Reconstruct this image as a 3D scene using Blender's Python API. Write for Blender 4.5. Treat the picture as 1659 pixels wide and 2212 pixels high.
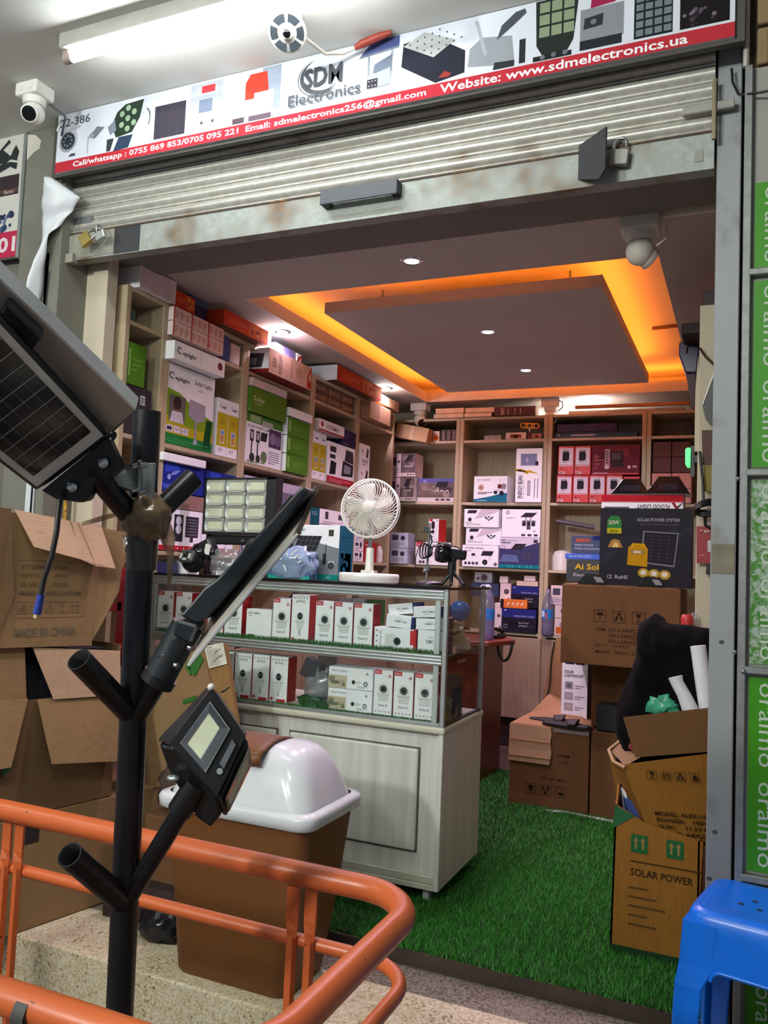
import bpy, math, random
from mathutils import Vector, Matrix, noise
for o in list(bpy.data.objects): bpy.data.objects.remove(o)
random.seed(7)
PI = math.pi
SC = bpy.context.scene
COL = SC.collection

# ------------------------------------------------------------------ camera, world, exposure, lamps
FPX, W, H = 1783.0, 1659, 2212
cam = bpy.data.cameras.new('camera'); camo = bpy.data.objects.new('camera', cam); COL.objects.link(camo)
cam.sensor_fit = 'VERTICAL'; cam.sensor_height = 36.0; cam.lens = 36.0 * FPX / H
cam.clip_start = 0.02; cam.clip_end = 60
YAW, PIT, ROL = math.radians(23.75), math.radians(3.87), math.radians(-2.45)
fw = Vector((-math.sin(YAW)*math.cos(PIT), math.cos(YAW)*math.cos(PIT), math.sin(PIT)))
rt = Vector((math.cos(YAW), math.sin(YAW), 0)); dn = fw.cross(rt)
cr = math.cos(ROL)*rt + math.sin(ROL)*dn; cd = -math.sin(ROL)*rt + math.cos(ROL)*dn
EYE = Vector((0, 0, 1.25))
M = Matrix((cr, -cd, -fw)).transposed().to_4x4(); M.translation = EYE
camo.matrix_world = M
SC.camera = camo
SC.view_settings.view_transform = 'Standard'; SC.view_settings.look = 'None'
SC.view_settings.gamma = 1.0; SC.view_settings.use_curve_mapping = False
SC.view_settings.exposure = 0.2
wd = bpy.data.worlds.new('dusk'); SC.world = wd; wd.use_nodes = True
bg = wd.node_tree.nodes['Background']; bg.inputs[0].default_value = (0.75, 0.85, 1.0, 1); bg.inputs[1].default_value = 0.20

def lamp(name, typ, loc, power, col, size=0.1, size_y=None, rot=(0, 0, 0), spot=None, blend=0.5):
    l = bpy.data.lights.new(name, typ); l.energy = power; l.color = col
    if typ == 'AREA':
        l.size = size
        if size_y: l.shape = 'RECTANGLE'; l.size_y = size_y
        else: l.shape = 'DISK'
    else: l.shadow_soft_size = size
    if typ == 'SPOT': l.spot_size = spot; l.spot_blend = blend
    o = bpy.data.objects.new(name, l); COL.objects.link(o); o.location = loc; o.rotation_euler = rot
    return o
# added fill lights for assumed arcade lamps out of view, brightening the shop front
for lx, ly, lp in ((-.8, .4, 36), (-1.2, -1.2, 70), (-3.5, .5, 22), (-2.4, -2.2, 300)):
    lamp('arcade_fill_light', 'POINT', (lx, ly, 2.86), lp, (0.95, 1.0, .96), .15)

def at(px, py, d):            # point seen at a photo pixel, d metres ahead of the lens
    return EYE + (cr*((px-W/2)/FPX) + cd*((py-H/2)/FPX) + fw) * d

# ------------------------------------------------------------------ materials
def lin(h):
    h = h.lstrip('#'); out = []
    for i in (0, 2, 4):
        c = int(h[i:i+2], 16)/255
        out.append(c/12.92 if c <= .04045 else ((c+.055)/1.055)**2.4)
    return tuple(out)
MATS = {}
def newmat(name):
    m = bpy.data.materials.new(name); m.use_nodes = True
    nt = m.node_tree; b = nt.nodes['Principled BSDF']
    return m, nt, b
def N(nt, t, **k):
    n = nt.nodes.new(t)
    for a, v in k.items(): setattr(n, a, v)
    return n
def coords(nt, sc=(1, 1, 1), world=False):
    mp = N(nt, 'ShaderNodeMapping'); mp.inputs['Scale'].default_value = sc
    if world:
        g = N(nt, 'ShaderNodeNewGeometry'); nt.links.new(g.outputs['Position'], mp.inputs[0])
    else:
        g = N(nt, 'ShaderNodeTexCoord'); nt.links.new(g.outputs['Object'], mp.inputs[0])
    return mp.outputs[0]
def ramp(nt, fac, stops):
    r = N(nt, 'ShaderNodeValToRGB'); e = r.color_ramp.elements
    while len(e) < len(stops): e.new(0.5)
    for i, (p, c) in enumerate(stops):
        e[i].position = p; e[i].color = (*c, 1) if len(c) == 3 else c
    nt.links.new(fac, r.inputs[0]); return r.outputs[0]
def ntex(nt, vec, scale, detail=3, rough=.5):
    n = N(nt, 'ShaderNodeTexNoise'); n.inputs['Scale'].default_value = scale
    n.inputs['Detail'].default_value = detail; n.inputs['Roughness'].default_value = rough
    nt.links.new(vec, n.inputs['Vector']); return n.outputs['Fac']
def bump(nt, b, h, s, d=.002):
    bp = N(nt, 'ShaderNodeBump'); bp.inputs['Strength'].default_value = s; bp.inputs['Distance'].default_value = d
    nt.links.new(h, bp.inputs['Height']); nt.links.new(bp.outputs[0], b.inputs['Normal'])
def sc3(c, k): return tuple(min(1, x*k) for x in c)
def flat(name, hx, rough=.5, metal=0., var=.1, scale=14., bmp=0.):
    if name in MATS: return MATS[name]
    m, nt, b = newmat(name); c = lin(hx); v = coords(nt)
    f = ntex(nt, v, scale)
    nt.links.new(ramp(nt, f, [(.3, sc3(c, 1-var)), (.7, sc3(c, 1+var))]), b.inputs['Base Color'])
    b.inputs['Roughness'].default_value = rough; b.inputs['Metallic'].default_value = metal
    if bmp: bump(nt, b, f, bmp)
    MATS[name] = m; return m
def ink(hx, rough=.8):
    m = flat('ink_'+hx.lstrip('#'), hx, rough, var=.03); m.node_tree.nodes['Principled BSDF'].inputs['Specular IOR Level'].default_value = .15
    return m
def card(name, hx, axis=0):
    m, nt, b = newmat(name); c = lin(hx)
    sc = [30, 30, 30]; sc[axis] = 2
    f = ntex(nt, coords(nt, (3, 3, 3)), 2.5, 5, .65)
    g = ntex(nt, coords(nt, tuple(sc)), 6, 2)
    mx = N(nt, 'ShaderNodeMath', operation='ADD'); nt.links.new(f, mx.inputs[0]); nt.links.new(g, mx.inputs[1])
    nt.links.new(ramp(nt, mx.outputs[0], [(.75, sc3(c, .92)), (1.0, c), (1.25, sc3(c, 1.06))]), b.inputs['Base Color'])
    b.inputs['Roughness'].default_value = .82; b.inputs['Specular IOR Level'].default_value = .25
    bump(nt, b, f, .25, .004); MATS[name] = m; return m
def wood(name, c1, c2, rough=.45, axis=2, scale=1.):
    m, nt, b = newmat(name)
    sc = [38*scale, 38*scale, 38*scale]; sc[axis] = 1.6*scale
    f = ntex(nt, coords(nt, tuple(sc), True), 1.0, 6, .6)
    nt.links.new(ramp(nt, f, [(.32, lin(c1)), (.68, lin(c2))]), b.inputs['Base Color'])
    b.inputs['Roughness'].default_value = rough; bump(nt, b, f, .08, .001); MATS[name] = m; return m
def plaster(name, hx, var=.06, dirt=None, scale=3.):
    m, nt, b = newmat(name); c = lin(hx); v = coords(nt, (1, 1, 1), True)
    f = ntex(nt, v, scale, 6, .6); g = ntex(nt, v, 160, 2)
    st = [(.3, sc3(c, 1-var*1.5)), (.65, sc3(c, 1+var))]
    if dirt: st = [(.28, lin(dirt)), (.46, sc3(c, .95)), (.7, c)]
    nt.links.new(ramp(nt, f, st), b.inputs['Base Color']); b.inputs['Roughness'].default_value = .85
    bump(nt, b, g, .15, .002); MATS[name] = m; return m
def galv(name, hx, rust=0., rough=.42, axis=None, metal=.55):
    m, nt, b = newmat(name); c = lin(hx); v = coords(nt, (1, 1, 1), True)
    f = ntex(nt, v, 5, 8, .65); g = ntex(nt, v, 40, 4, .6)
    base = ramp(nt, g, [(.3, sc3(c, .82)), (.7, sc3(c, 1.1))])
    if rust:
        fac = ramp(nt, f, [(.62-rust*.2, (0, 0, 0)), (.80-rust*.2, (1, 1, 1))])
        rc = ramp(nt, g, [(.3, lin('#3a2415')), (.7, lin('#8a6a45'))])
        mx = N(nt, 'ShaderNodeMix', data_type='RGBA')
        nt.links.new(fac, mx.inputs[0]); nt.links.new(base, mx.inputs[6]); nt.links.new(rc, mx.inputs[7]); base = mx.outputs[2]
    nt.links.new(base, b.inputs['Base Color']); b.inputs['Roughness'].default_value = rough
    b.inputs['Metallic'].default_value = metal; bump(nt, b, g, .1, .001); MATS[name] = m; return m
def granite(name, stops, scale=90):
    m, nt, b = newmat(name); v = coords(nt, (1, 1, 1), True)
    vo = N(nt, 'ShaderNodeTexVoronoi'); vo.inputs['Scale'].default_value = scale; nt.links.new(v, vo.inputs['Vector'])
    bw = N(nt, 'ShaderNodeRGBToBW'); nt.links.new(vo.outputs['Color'], bw.inputs[0])
    f = ntex(nt, v, 7, 5)
    ad = N(nt, 'ShaderNodeMath', operation='ADD'); nt.links.new(bw.outputs[0], ad.inputs[0])
    mu = N(nt, 'ShaderNodeMath', operation='MULTIPLY'); mu.inputs[1].default_value = .5; nt.links.new(f, mu.inputs[0]); nt.links.new(mu.outputs[0], ad.inputs[1])
    nt.links.new(ramp(nt, ad.outputs[0], [(p, lin(c)) for p, c in stops]), b.inputs['Base Color'])
    b.inputs['Roughness'].default_value = .7; MATS[name] = m; return m
def worn(name, paint, wear, amount=.6, rough=.4, scale=20., stretch=(1, 1, 1), soft=.03, metal=0.):
    m, nt, b = newmat(name); v = coords(nt, stretch, True)
    f = ntex(nt, v, scale, 5, .6)
    nt.links.new(ramp(nt, f, [(amount-soft, sc3(lin(paint), 1)), (amount+soft, lin(wear))]), b.inputs['Base Color'])
    b.inputs['Roughness'].default_value = rough; b.inputs['Metallic'].default_value = metal
    bump(nt, b, f, .1, .001); MATS[name] = m; return m
def clear(name, tint, refl=.08, alpha=.0, rough=.02):
    m = bpy.data.materials.new(name); m.use_nodes = True; nt = m.node_tree
    nt.nodes.remove(nt.nodes['Principled BSDF']); out = nt.nodes['Material Output']
    tr = N(nt, 'ShaderNodeBsdfTransparent'); tr.inputs[0].default_value = (*tint, 1)
    gl = N(nt, 'ShaderNodeBsdfGlossy'); gl.inputs['Roughness'].default_value = rough
    fr = N(nt, 'ShaderNodeLayerWeight'); fr.inputs[0].default_value = .25
    ma = N(nt, 'ShaderNodeMath', operation='MULTIPLY_ADD'); ma.inputs[1].default_value = .5; ma.inputs[2].default_value = refl
    nt.links.new(fr.outputs['Fresnel'], ma.inputs[0])
    mx = N(nt, 'ShaderNodeMixShader'); nt.links.new(ma.outputs[0], mx.inputs[0]); nt.links.new(tr.outputs[0], mx.inputs[1]); nt.links.new(gl.outputs[0], mx.inputs[2])
    last = mx.outputs[0]
    if alpha:
        df = N(nt, 'ShaderNodeBsdfDiffuse'); df.inputs[0].default_value = (*tint, 1)
        m2 = N(nt, 'ShaderNodeMixShader'); m2.inputs[0].default_value = alpha
        nt.links.new(last, m2.inputs[1]); nt.links.new(df.outputs[0], m2.inputs[2]); last = m2.outputs[0]
    nt.links.new(last, out.inputs[0]); MATS[name] = m; return m
def glow(name, rgb, s):
    m = bpy.data.materials.new(name); m.use_nodes = True; nt = m.node_tree
    b = nt.nodes['Principled BSDF']; b.inputs['Base Color'].default_value = (*rgb, 1)
    b.inputs['Emission Color'].default_value = (*rgb, 1); b.inputs['Emission Strength'].default_value = s
    MATS[name] = m; return m
def grassmat(name, c1, c2):
    m, nt, b = newmat(name); g = N(nt, 'ShaderNodeNewGeometry')
    nt.links.new(ramp(nt, g.outputs['Random Per Island'], [(0, lin(c1)), (1, lin(c2))]), b.inputs['Base Color'])
    b.inputs['Roughness'].default_value = .55; MATS[name] = m; return m

white = flat('white_board', '#f1f1f3', .5, var=.03)
wplas = flat('white_plastic', '#e4e3da', .35, var=.04)
wgloss = flat('white_gloss_plastic', '#d2d5d8', .18, var=.02)
cplas = flat('cream_plastic', '#d8cfc2', .45, var=.05)
blackp = flat('black_plastic', '#121315', .38, var=.2)
blackm = flat('black_painted_steel', '#15161a', .32, .25, var=.3, bmp=.05)
greyp = flat('grey_plastic', '#5a5d62', .45)
chrome = flat('chrome', '#c9ccd0', .14, 1., var=.04)
alu = flat('brushed_aluminium', '#b4bcb9', .34, .8, var=.05)
steel = flat('bare_steel', '#83878a', .45, .8, var=.15)
brass = flat('brass', '#b9a561', .32, .9)
kraft = card('kraft_cardboard', '#8f6c4a', 2)
kraftd = card('dark_kraft_cardboard', '#664629', 2)
kraftl = card('pale_kraft_cardboard', '#ad8c69', 0)
kraftin = card('kraft_inside', '#86664a', 0)
shelfw = wood('shelf_laminate', '#ab9878', '#bba98a', .45, 2)
shelfh = wood('shelf_board_laminate', '#b3a284', '#c4b598', .45, 0)
greyoak = wood('grey_oak_laminate', '#bcbdb3', '#d9dad0', .5, 2, .8)
greyedge = wood('grey_oak_edge', '#bab9a6', '#cdcbb8', .5, 0, .8)
redwood = wood('red_brown_veneer', '#5e2414', '#7d371f', .35, 2)
doorw = wood('cabinet_door_laminate', '#8d7860', '#a08b70', .5, 2)
brownp = flat('brown_plastic', '#6a3f17', .55, var=.06)
bluep = flat('blue_plastic', '#0067d6', .3, var=.05)
orange = worn('chipped_orange_paint', '#bd5a2c', '#4a2a18', .69, .36, 48, (1, 1, 1.8), .012)
glassm = clear('pane_glass', (.97, .99, .98), .02)
film = clear('clear_film', (.93, .95, .97), .10, .10, .18)
bluefilm = clear('blue_plastic_film', (.45, .60, .80), .10, .45, .2)
petm = clear('bottle_plastic', (.74, .72, .90), .07, .12)
tapem = clear('brown_packing_tape', (.45, .33, .22), .06, .55, .25)

# ------------------------------------------------------------------ mesh building (world coordinates)
class B:
    def __init__(s): s.v = []; s.f = []; s.fm = []; s.ms = []; s.sm = []
    def mi(s, m):
        if m not in s.ms: s.ms.append(m)
        return s.ms.index(m)
    def add(s, vs, fs, m, smooth=False):
        k = len(s.v); s.v += [Vector(p) for p in vs]; i = s.mi(m)
        for f in fs: s.f.append([k+a for a in f]); s.fm.append(i); s.sm.append(smooth)
        return s
    def obox(s, c, X, Y, Z, m):      # centre and three half vectors
        c = Vector(c); X = Vector(X); Y = Vector(Y); Z = Vector(Z)
        vs = [c+X*a+Y*b+Z*d for d in (-1, 1) for b in (-1, 1) for a in (-1, 1)]
        fs = [(0, 2, 3, 1), (4, 5, 7, 6), (0, 1, 5, 4), (2, 6, 7, 3), (0, 4, 6, 2), (1, 3, 7, 5)]
        if X.cross(Y).dot(Z) < 0: fs = [f[::-1] for f in fs]
        if not isinstance(m, (tuple, list)): return s.add(vs, fs, m)
        for f, mm in zip(fs, m): s.add([vs[i] for i in f], [(0, 1, 2, 3)], mm)   # bottom, top, front(-Y), back, left, right
        return s
    def box(s, x0, x1, y0, y1, z0, z1, m):
        return s.obox(((x0+x1)/2, (y0+y1)/2, (z0+z1)/2), ((x1-x0)/2, 0, 0), (0, (y1-y0)/2, 0), (0, 0, (z1-z0)/2), m)
    def loft(s, rings, m, smooth=True, cap0=True, cap1=True, closed=False):
        n = len(rings[0]); vs = [p for r in rings for p in r]; fs = []
        R = len(rings)
        for i in range(R if closed else R-1):
            a, b2 = i*n, ((i+1) % R)*n
            for j in range(n):
                k = (j+1) % n; fs.append((a+j, a+k, b2+k, b2+j))
        s.add(vs, fs, m, smooth)
        if not closed:
            if cap0: s.add(rings[0], [tuple(range(n))[::-1]], m)
            if cap1: s.add(rings[-1], [tuple(range(n))], m)
        return s
    def tube(s, path, r, m, n=10, closed=False, cap0=True, cap1=True):
        path = [Vector(p) for p in path]; rings = []; L = len(path)
        rs = r if isinstance(r, (list, tuple)) else [r]*L
        up = None
        for i, p in enumerate(path):
            if closed: t = path[(i+1) % L]-path[i-1]
            else: t = path[min(i+1, L-1)]-path[max(i-1, 0)]
            t.normalize()
            if up is None:
                up = Vector((0, 0, 1)) if abs(t.z) < .9 else Vector((1, 0, 0))
            u = (up - t*up.dot(t)).normalized(); w = t.cross(u); up = u
            rings.append([p + (u*math.cos(2*PI*j/n) + w*math.sin(2*PI*j/n))*rs[i] for j in range(n)])
        return s.loft(rings, m, True, cap0, cap1, closed)
    def cyl(s, a, b2, r, m, n=16, r2=None, cap0=True, cap1=True):
        return s.tube([a, b2], [r, r if r2 is None else r2], m, n, False, cap0, cap1)
    def lathe(s, prof, c, m, n=24, ax=(0, 0, 1), cap0=True, cap1=True):
        ax = Vector(ax).normalized(); u = ax.orthogonal().normalized(); w = ax.cross(u); c = Vector(c)
        return s.loft([[c+ax*h+(u*math.cos(2*PI*j/n)+w*math.sin(2*PI*j/n))*max(r, 1e-4) for j in range(n)] for r, h in prof], m, True, cap0, cap1)
    def ball(s, c, r, m, n=20, k=12, sx=1, sy=1, sz=1):
        c = Vector(c)
        return s.loft([[c+Vector((math.cos(2*PI*j/n)*math.sin(PI*i/k)*r*sx, math.sin(2*PI*j/n)*math.sin(PI*i/k)*r*sy, -math.cos(PI*i/k)*r*sz)) for j in range(n)] for i in [.02]+list(range(1, k))+[k-.02]], m)
    def prism(s, pts, t, m):          # closed outline in 3-D, thickness vector t
        t = Vector(t); a = [Vector(p) for p in pts]; b2 = [p+t for p in a]; n = len(a)
        s.add(a+b2, [tuple(range(n))[::-1], tuple(range(n, 2*n))] + [(i, (i+1) % n, n+(i+1) % n, n+i) for i in range(n)], m); return s
    def grid(s, fn, nu, nv, m, smooth=True):
        vs = [fn(i/nu, j/nv) for j in range(nv+1) for i in range(nu+1)]
        fs = [(j*(nu+1)+i, j*(nu+1)+i+1, (j+1)*(nu+1)+i+1, (j+1)*(nu+1)+i) for j in range(nv) for i in range(nu)]
        return s.add(vs, fs, m, smooth)

def rootmat(o):
    while o.parent: o = o.parent
    return Matrix.Translation(o.location) @ o.rotation_euler.to_matrix().to_4x4()
def ob(name, b, parent=None, label=None, bev=0, local=False, solid=0, kind=None, seg=1):
    me = bpy.data.meshes.new(name); V = b.v
    if parent is not None and not local:
        Mi = rootmat(parent).inverted(); V = [Mi @ p for p in V]
    me.from_pydata([tuple(p) for p in V], [], b.f)
    for m in b.ms: me.materials.append(m)
    me.polygons.foreach_set('material_index', b.fm); me.polygons.foreach_set('use_smooth', b.sm); me.update()
    o = bpy.data.objects.new(name, me); COL.objects.link(o)
    if parent is not None: o.parent = parent
    if label: o['label'] = label
    if kind: o['kind'] = kind
    if solid:
        sm = o.modifiers.new('thickness', 'SOLIDIFY'); sm.thickness = solid; sm.offset = 0
    if bev:
        bm = o.modifiers.new('bevel', 'BEVEL'); bm.width = bev; bm.segments = seg; bm.limit_method = 'ANGLE'; bm.angle_limit = .6
    return o
def thing(name, label, cat, loc=(0, 0, 0), rz=0, group=None):
    o = bpy.data.objects.new(name, None); o.empty_display_size = .05; COL.objects.link(o)
    o.location = loc; o.rotation_euler = (0, 0, rz); o['label'] = label; o['category'] = cat
    if group: o['group'] = group
    return o
def solo(name, b, label, cat, group=None, loc=None, **k):   # a thing that is one mesh
    if loc is None:
        xs = [p.x for p in b.v]; ys = [p.y for p in b.v]; loc = Vector(((min(xs)+max(xs))/2, (min(ys)+max(ys))/2, min(p.z for p in b.v)))
    loc = Vector(loc); b.v = [p-loc for p in b.v]
    o = ob(name, b, **k); o.location = loc; o['label'] = label; o['category'] = cat
    if group: o['group'] = group
    return o
def struct(name, b, parent=None, **k):
    o = ob(name, b, parent, **k)
    if parent is None: o['kind'] = 'structure'
    return o
def dup(root, loc, rz=None, label=None, group=None):
    r = root.copy(); COL.objects.link(r); r.location = loc
    if rz is not None: r.rotation_euler = (0, 0, rz)
    if label: r['label'] = label
    if group: r['group'] = group
    for ch in list(root.children):
        c = ch.copy(); COL.objects.link(c); c.parent = r
        for g in list(ch.children):
            d = g.copy(); COL.objects.link(d); d.parent = c
    return r

# ------------------------------------------------------------------ flat print (lettering and pictures) on a face
TXT = {}
def glyphs(s, bold=.0):
    k = (s, bold)
    if k not in TXT:
        cu = bpy.data.curves.new('t', 'FONT'); cu.body = s; cu.resolution_u = 2; cu.offset = bold
        o = bpy.data.objects.new('t', cu); me = o.to_mesh()
        vs = [(v.co.x, v.co.y) for v in me.vertices]; fs = [tuple(p.vertices) for p in me.polygons]
        o.to_mesh_clear(); bpy.data.objects.remove(o); bpy.data.curves.remove(cu)
        if not vs: vs = [(0, 0), (1, 0), (1, 1)]; fs = [(0, 1, 2)]
        x0 = min(v[0] for v in vs); x1 = max(v[0] for v in vs); y0 = min(v[1] for v in vs); y1 = max(v[1] for v in vs)
        TXT[k] = ([((x-x0)/(x1-x0), (y-y0)/(y1-y0)) for x, y in vs], fs)
    return TXT[k]
class P:
    """flat print on a face: o lower-left corner, U and Wv the face's edges, coordinates 0..1"""
    def __init__(s, b, o, U, Wv, flip=False, e=.0004):
        s.b = b; s.o = Vector(o); s.U = Vector(U); s.W = Vector(Wv); s.n = s.U.cross(s.W).normalized(); s.k = 1; s.flip = flip; s.e = e; s.used = []
        s.uw = s.U.length; s.vh = s.W.length
    def pt(s, u, v):
        if s.flip: u, v = 1-u, 1-v
        return s.o + s.U*u + s.W*v + s.n*(s.e*s.k)
    def level(s, u0, v0, u1, v1):               # one thin ink layer above whatever is printed below it
        s.k = 1+max([k for a, b_, c_, d, k in s.used if a < u1 and c_ > u0 and b_ < v1 and d > v0], default=0)
        s.used.append((u0, v0, u1, v1, s.k))
    def poly(s, pts, c):
        s.level(min(p[0] for p in pts), min(p[1] for p in pts), max(p[0] for p in pts), max(p[1] for p in pts))
        s.b.add([s.pt(u, v) for u, v in pts], [tuple(range(len(pts)))], ink(c) if isinstance(c, str) else c)
    def r(s, u0, v0, u1, v1, c): s.poly([(u0, v0), (u1, v0), (u1, v1), (u0, v1)], c)
    def disc(s, u, v, r, c, n=14, sy=1.):       # r as a fraction of the width
        q = s.uw/s.vh
        s.poly([(u+r*math.cos(2*PI*i/n), v+r*q*sy*math.sin(2*PI*i/n)) for i in range(n)], c)
    def t(s, tx, u, v, w, h, c, rot=0, bold=.0):
        vs, fs = glyphs(tx, bold)
        if rot == 90: vs = [(1-y, x) for x, y in vs]
        if rot == 180: vs = [(1-x, 1-y) for x, y in vs]
        if rot == 270: vs = [(y, 1-x) for x, y in vs]
        s.level(u, v, u+w, v+h); s.b.add([s.pt(u+x*w, v+y*h) for x, y in vs], fs, ink(c))
    def lines(s, u, v, w, h, n, c, gap=.5):
        for i in range(n):
            hh = h/n; s.r(u, v+h-(i+1)*hh, u+w*(1 if i < n-1 else .6), v+h-(i+1)*hh+hh*(1-gap), c)

class Carton:
    """a printed box standing with its front to -Y before turning; faces() gives print faces"""
    def __init__(s, name, label, cat, loc, size, rz=0, mats=None, group=None, tilt=None, bev=.0012):
        w, d, h = size; s.w, s.d, s.h = size
        m = mats or {}
        df = m.get('all', white)
        b = B().obox((0, 0, h/2), (w/2, 0, 0), (0, d/2, 0), (0, 0, h/2), (m.get('bottom', df), m.get('top', df), m.get('front', df), m.get('back', df), m.get('left', df), m.get('right', df)))
        # lid seam: thin tuck flap standing a hair proud on the top face
        s.o = ob(name, b)
        s.o.location = loc; s.o.rotation_euler = (tilt[0] if tilt else 0, tilt[1] if tilt else 0, rz); s.o['label'] = label; s.o['category'] = cat
        if group: s.o['group'] = group
        if bev:
            # bevel on split faces needs welded corners
            me = s.o.data
            import bmesh
            bm = bmesh.new(); bm.from_mesh(me); bmesh.ops.remove_doubles(bm, verts=bm.verts, dist=1e-6)
            bmesh.ops.bevel(bm, geom=list(bm.edges), offset=bev, segments=1, affect='EDGES'); bm.to_mesh(me); bm.free()
        s.pb = B()
    def face(s, which='front', flip=False):
        w, d, h = s.w, s.d, s.h
        if which == 'front': return P(s.pb, (-w/2, -d/2, 0), (w, 0, 0), (0, 0, h), flip)
        if which == 'right': return P(s.pb, (w/2, -d/2, 0), (0, d, 0), (0, 0, h), flip)
        if which == 'left': return P(s.pb, (-w/2, d/2, 0), (0, -d, 0), (0, 0, h), flip)
        if which == 'top': return P(s.pb, (-w/2, -d/2, h), (w, 0, 0), (0, d, 0), flip)
    def done(s):
        if s.pb.v: ob('printed_face', s.pb, s.o, local=True)
        return s.o

# ================================================================== THE SETTING
ceilm = plaster('ceiling_paint', '#b9b0a8', .03)
covem = plaster('cove_paint', '#d2c8ba', .02)
wallm = plaster('wall_paint', '#c9bca6', .04)
soffm = plaster('soffit_paint', '#d7d6cd', .05, None, 1.6)
pillm = plaster('pillar_paint', '#7a786c', .10, '#6a675c', 3)
lintm = plaster('lintel_paint', '#77726c', .04)
beige = granite('beige_terrazzo', [(.25, '#5f5444'), (.42, '#b09c7a'), (.7, '#c4b493'), (1.1, '#d3c9b2')], 150)
greyg = granite('grey_terrazzo', [(.3, '#3b342c'), (.6, '#6b6052'), (1.0, '#8d8375')], 170)
slabm = plaster('dark_screed', '#43362b', .2, None, 9)
groundm = plaster('street_concrete', '#574f47', .15, None, 3)
struct('floor_street', B().box(-4.5, 3, -2.5, 2.19, -.5, -.36, groundm))
f = B().box(-4, 1.2, 2.18, 2.475, -.36, -.05, beige); struct('trim_1', f, bev=.006, seg=2)
struct('trim_2', B().box(-4, 1.2, 2.475, 2.63, -.36, -.052, greyg))
struct('floor', B().box(-2.85, .55, 2.63, 6.5, -.36, -.004, slabm))
struct('wall_left', B().box(-2.95, -2.80, 2.62, 6.45, -.1, 2.8, wallm))
struct('wall_back', B().box(-2.95, .5, 6.32, 6.45, -.1, 2.8, wallm))
struct('wall_right', B().box(.27, .42, 2.62, 6.45, -.1, 2.8, wallm))
# ceiling: lowered margin with a lit tray
TX0, TX1, TY0, TY1 = -2.285, -.335, 3.385, 5.93
b = B(); z0, z1 = 2.55, 2.60
b.box(-2.80, .27, 2.93, TY0, z0, z1, ceilm); b.box(-2.80, .27, TY1+.012, 6.32, z0, z1, ceilm)
b.box(-2.80, TX0-.012, TY0, TY1+.012, z0, z1, ceilm); b.box(TX1, .27, TY0, TY1+.012, z0, z1, ceilm)
cl = struct('ceiling', b)
b = B().box(-2.80, .27, 3.1, 6.32, 2.735, 2.76, covem); struct('recess', b, cl)
b = B()                                             # upstand round the tray hiding the strip on the left and the back
b.box(TX0-.012, TX0, TY0, TY1, 2.55, 2.625, covem); b.box(TX0-.012, TX1, TY1, TY1+.012, 2.55, 2.625, covem)
struct('upstand', b, cl)
b = B().box(-2.80, .27, 3.09, 3.10, 2.6, 2.735, covem).box(-2.8, -2.79, 3.1, 6.3, 2.6, 2.735, covem).box(.26, .27, 3.1, 6.3, 2.6, 2.735, covem).box(-2.8, .27, 6.3, 6.31, 2.6, 2.735, covem)
struct('recess_side', b, cl)
b = B().box(-2.012, -.604, 3.698, 5.635, 2.55, 2.607, ceilm)
pn = struct('hung_panel', b, cl)
for hx, hy in ((-1.8, 3.95), (-.8, 3.95), (-1.8, 5.4), (-.8, 5.4)):
    struct('hanger', B().cyl((hx, hy, 2.6), (hx, hy, 2.74), .006, steel, 6), cl)
stripm = glow('warm_strip', (1.0, .24, .02), 50.)
def strip(label, pts):
    b = B()
    for (x0, x1, y0, y1) in pts: b.box(x0, x1, y0, y1, 2.607, 2.612, stripm)
    solo('cove_light', b, label, 'light')
strip('warm led strip hidden on the hung ceiling panel, glowing on all four edges', [(-1.97, -.65, 3.72, 3.732), (-.634, -.622, 3.73, 5.60), (-1.97, -.65, 5.60, 5.612)])
strip('warm led strip behind the left and back edges of the ceiling tray', [(TX0-.06, TX0-.048, TY0+.25, TY1), (TX0, TX1, TY1+.05, TY1+.062)])
# lintel, soffit, pillar
b = B().box(-2.85, .3, 2.62, 2.93, 2.53, 2.61, lintm).box(-2.85, .3, 2.62, 2.68, 2.60, 3.2, lintm); struct('wall_front', b)
struct('ceiling_arcade', B().box(-4.6, 2.8, -2.4, 2.66, 3.05, 3.15, soffm))
b = B().box(-2.845, -2.615, 2.5, 2.75, -.05, 3.05, pillm); pl = struct('wall_pillar', b, bev=.004)
b = B(); b.add([(-2.842, 2.4985, 2.96), (-2.845, 2.4985, 3.04), (-2.80, 2.4985, 3.03), (-2.765, 2.4985, 3.0), (-2.77, 2.4985, 2.965), (-2.80, 2.4985, 2.955), (-2.84, 2.4985, 2.925)], [range(7)], flat('bare_plaster', '#cfcaba', .9))
struct('plaster_patch', b, pl)
struct('trim_3', B().box(-2.67, -2.63, 2.53, 2.62, 0, 2.49, flat('dark_guide', '#2b2a2c', .5)).box(-2.69, -2.672, 2.5, 2.53, 1.0, 2.5, alu))
struct('trim_4', B().box(-2.63, -2.50, 2.66, 2.72, 0, 2.53, wallm))   # inner return beside the guide
# left neighbour: door leaf behind the sign
struct('wall_left_shop', B().box(-4.4, -2.845, 2.56, 2.7, -.05, 3.05, plaster('neighbour_wall', '#6f6a60', .15, '#4a463f', 2.5)))
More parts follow.
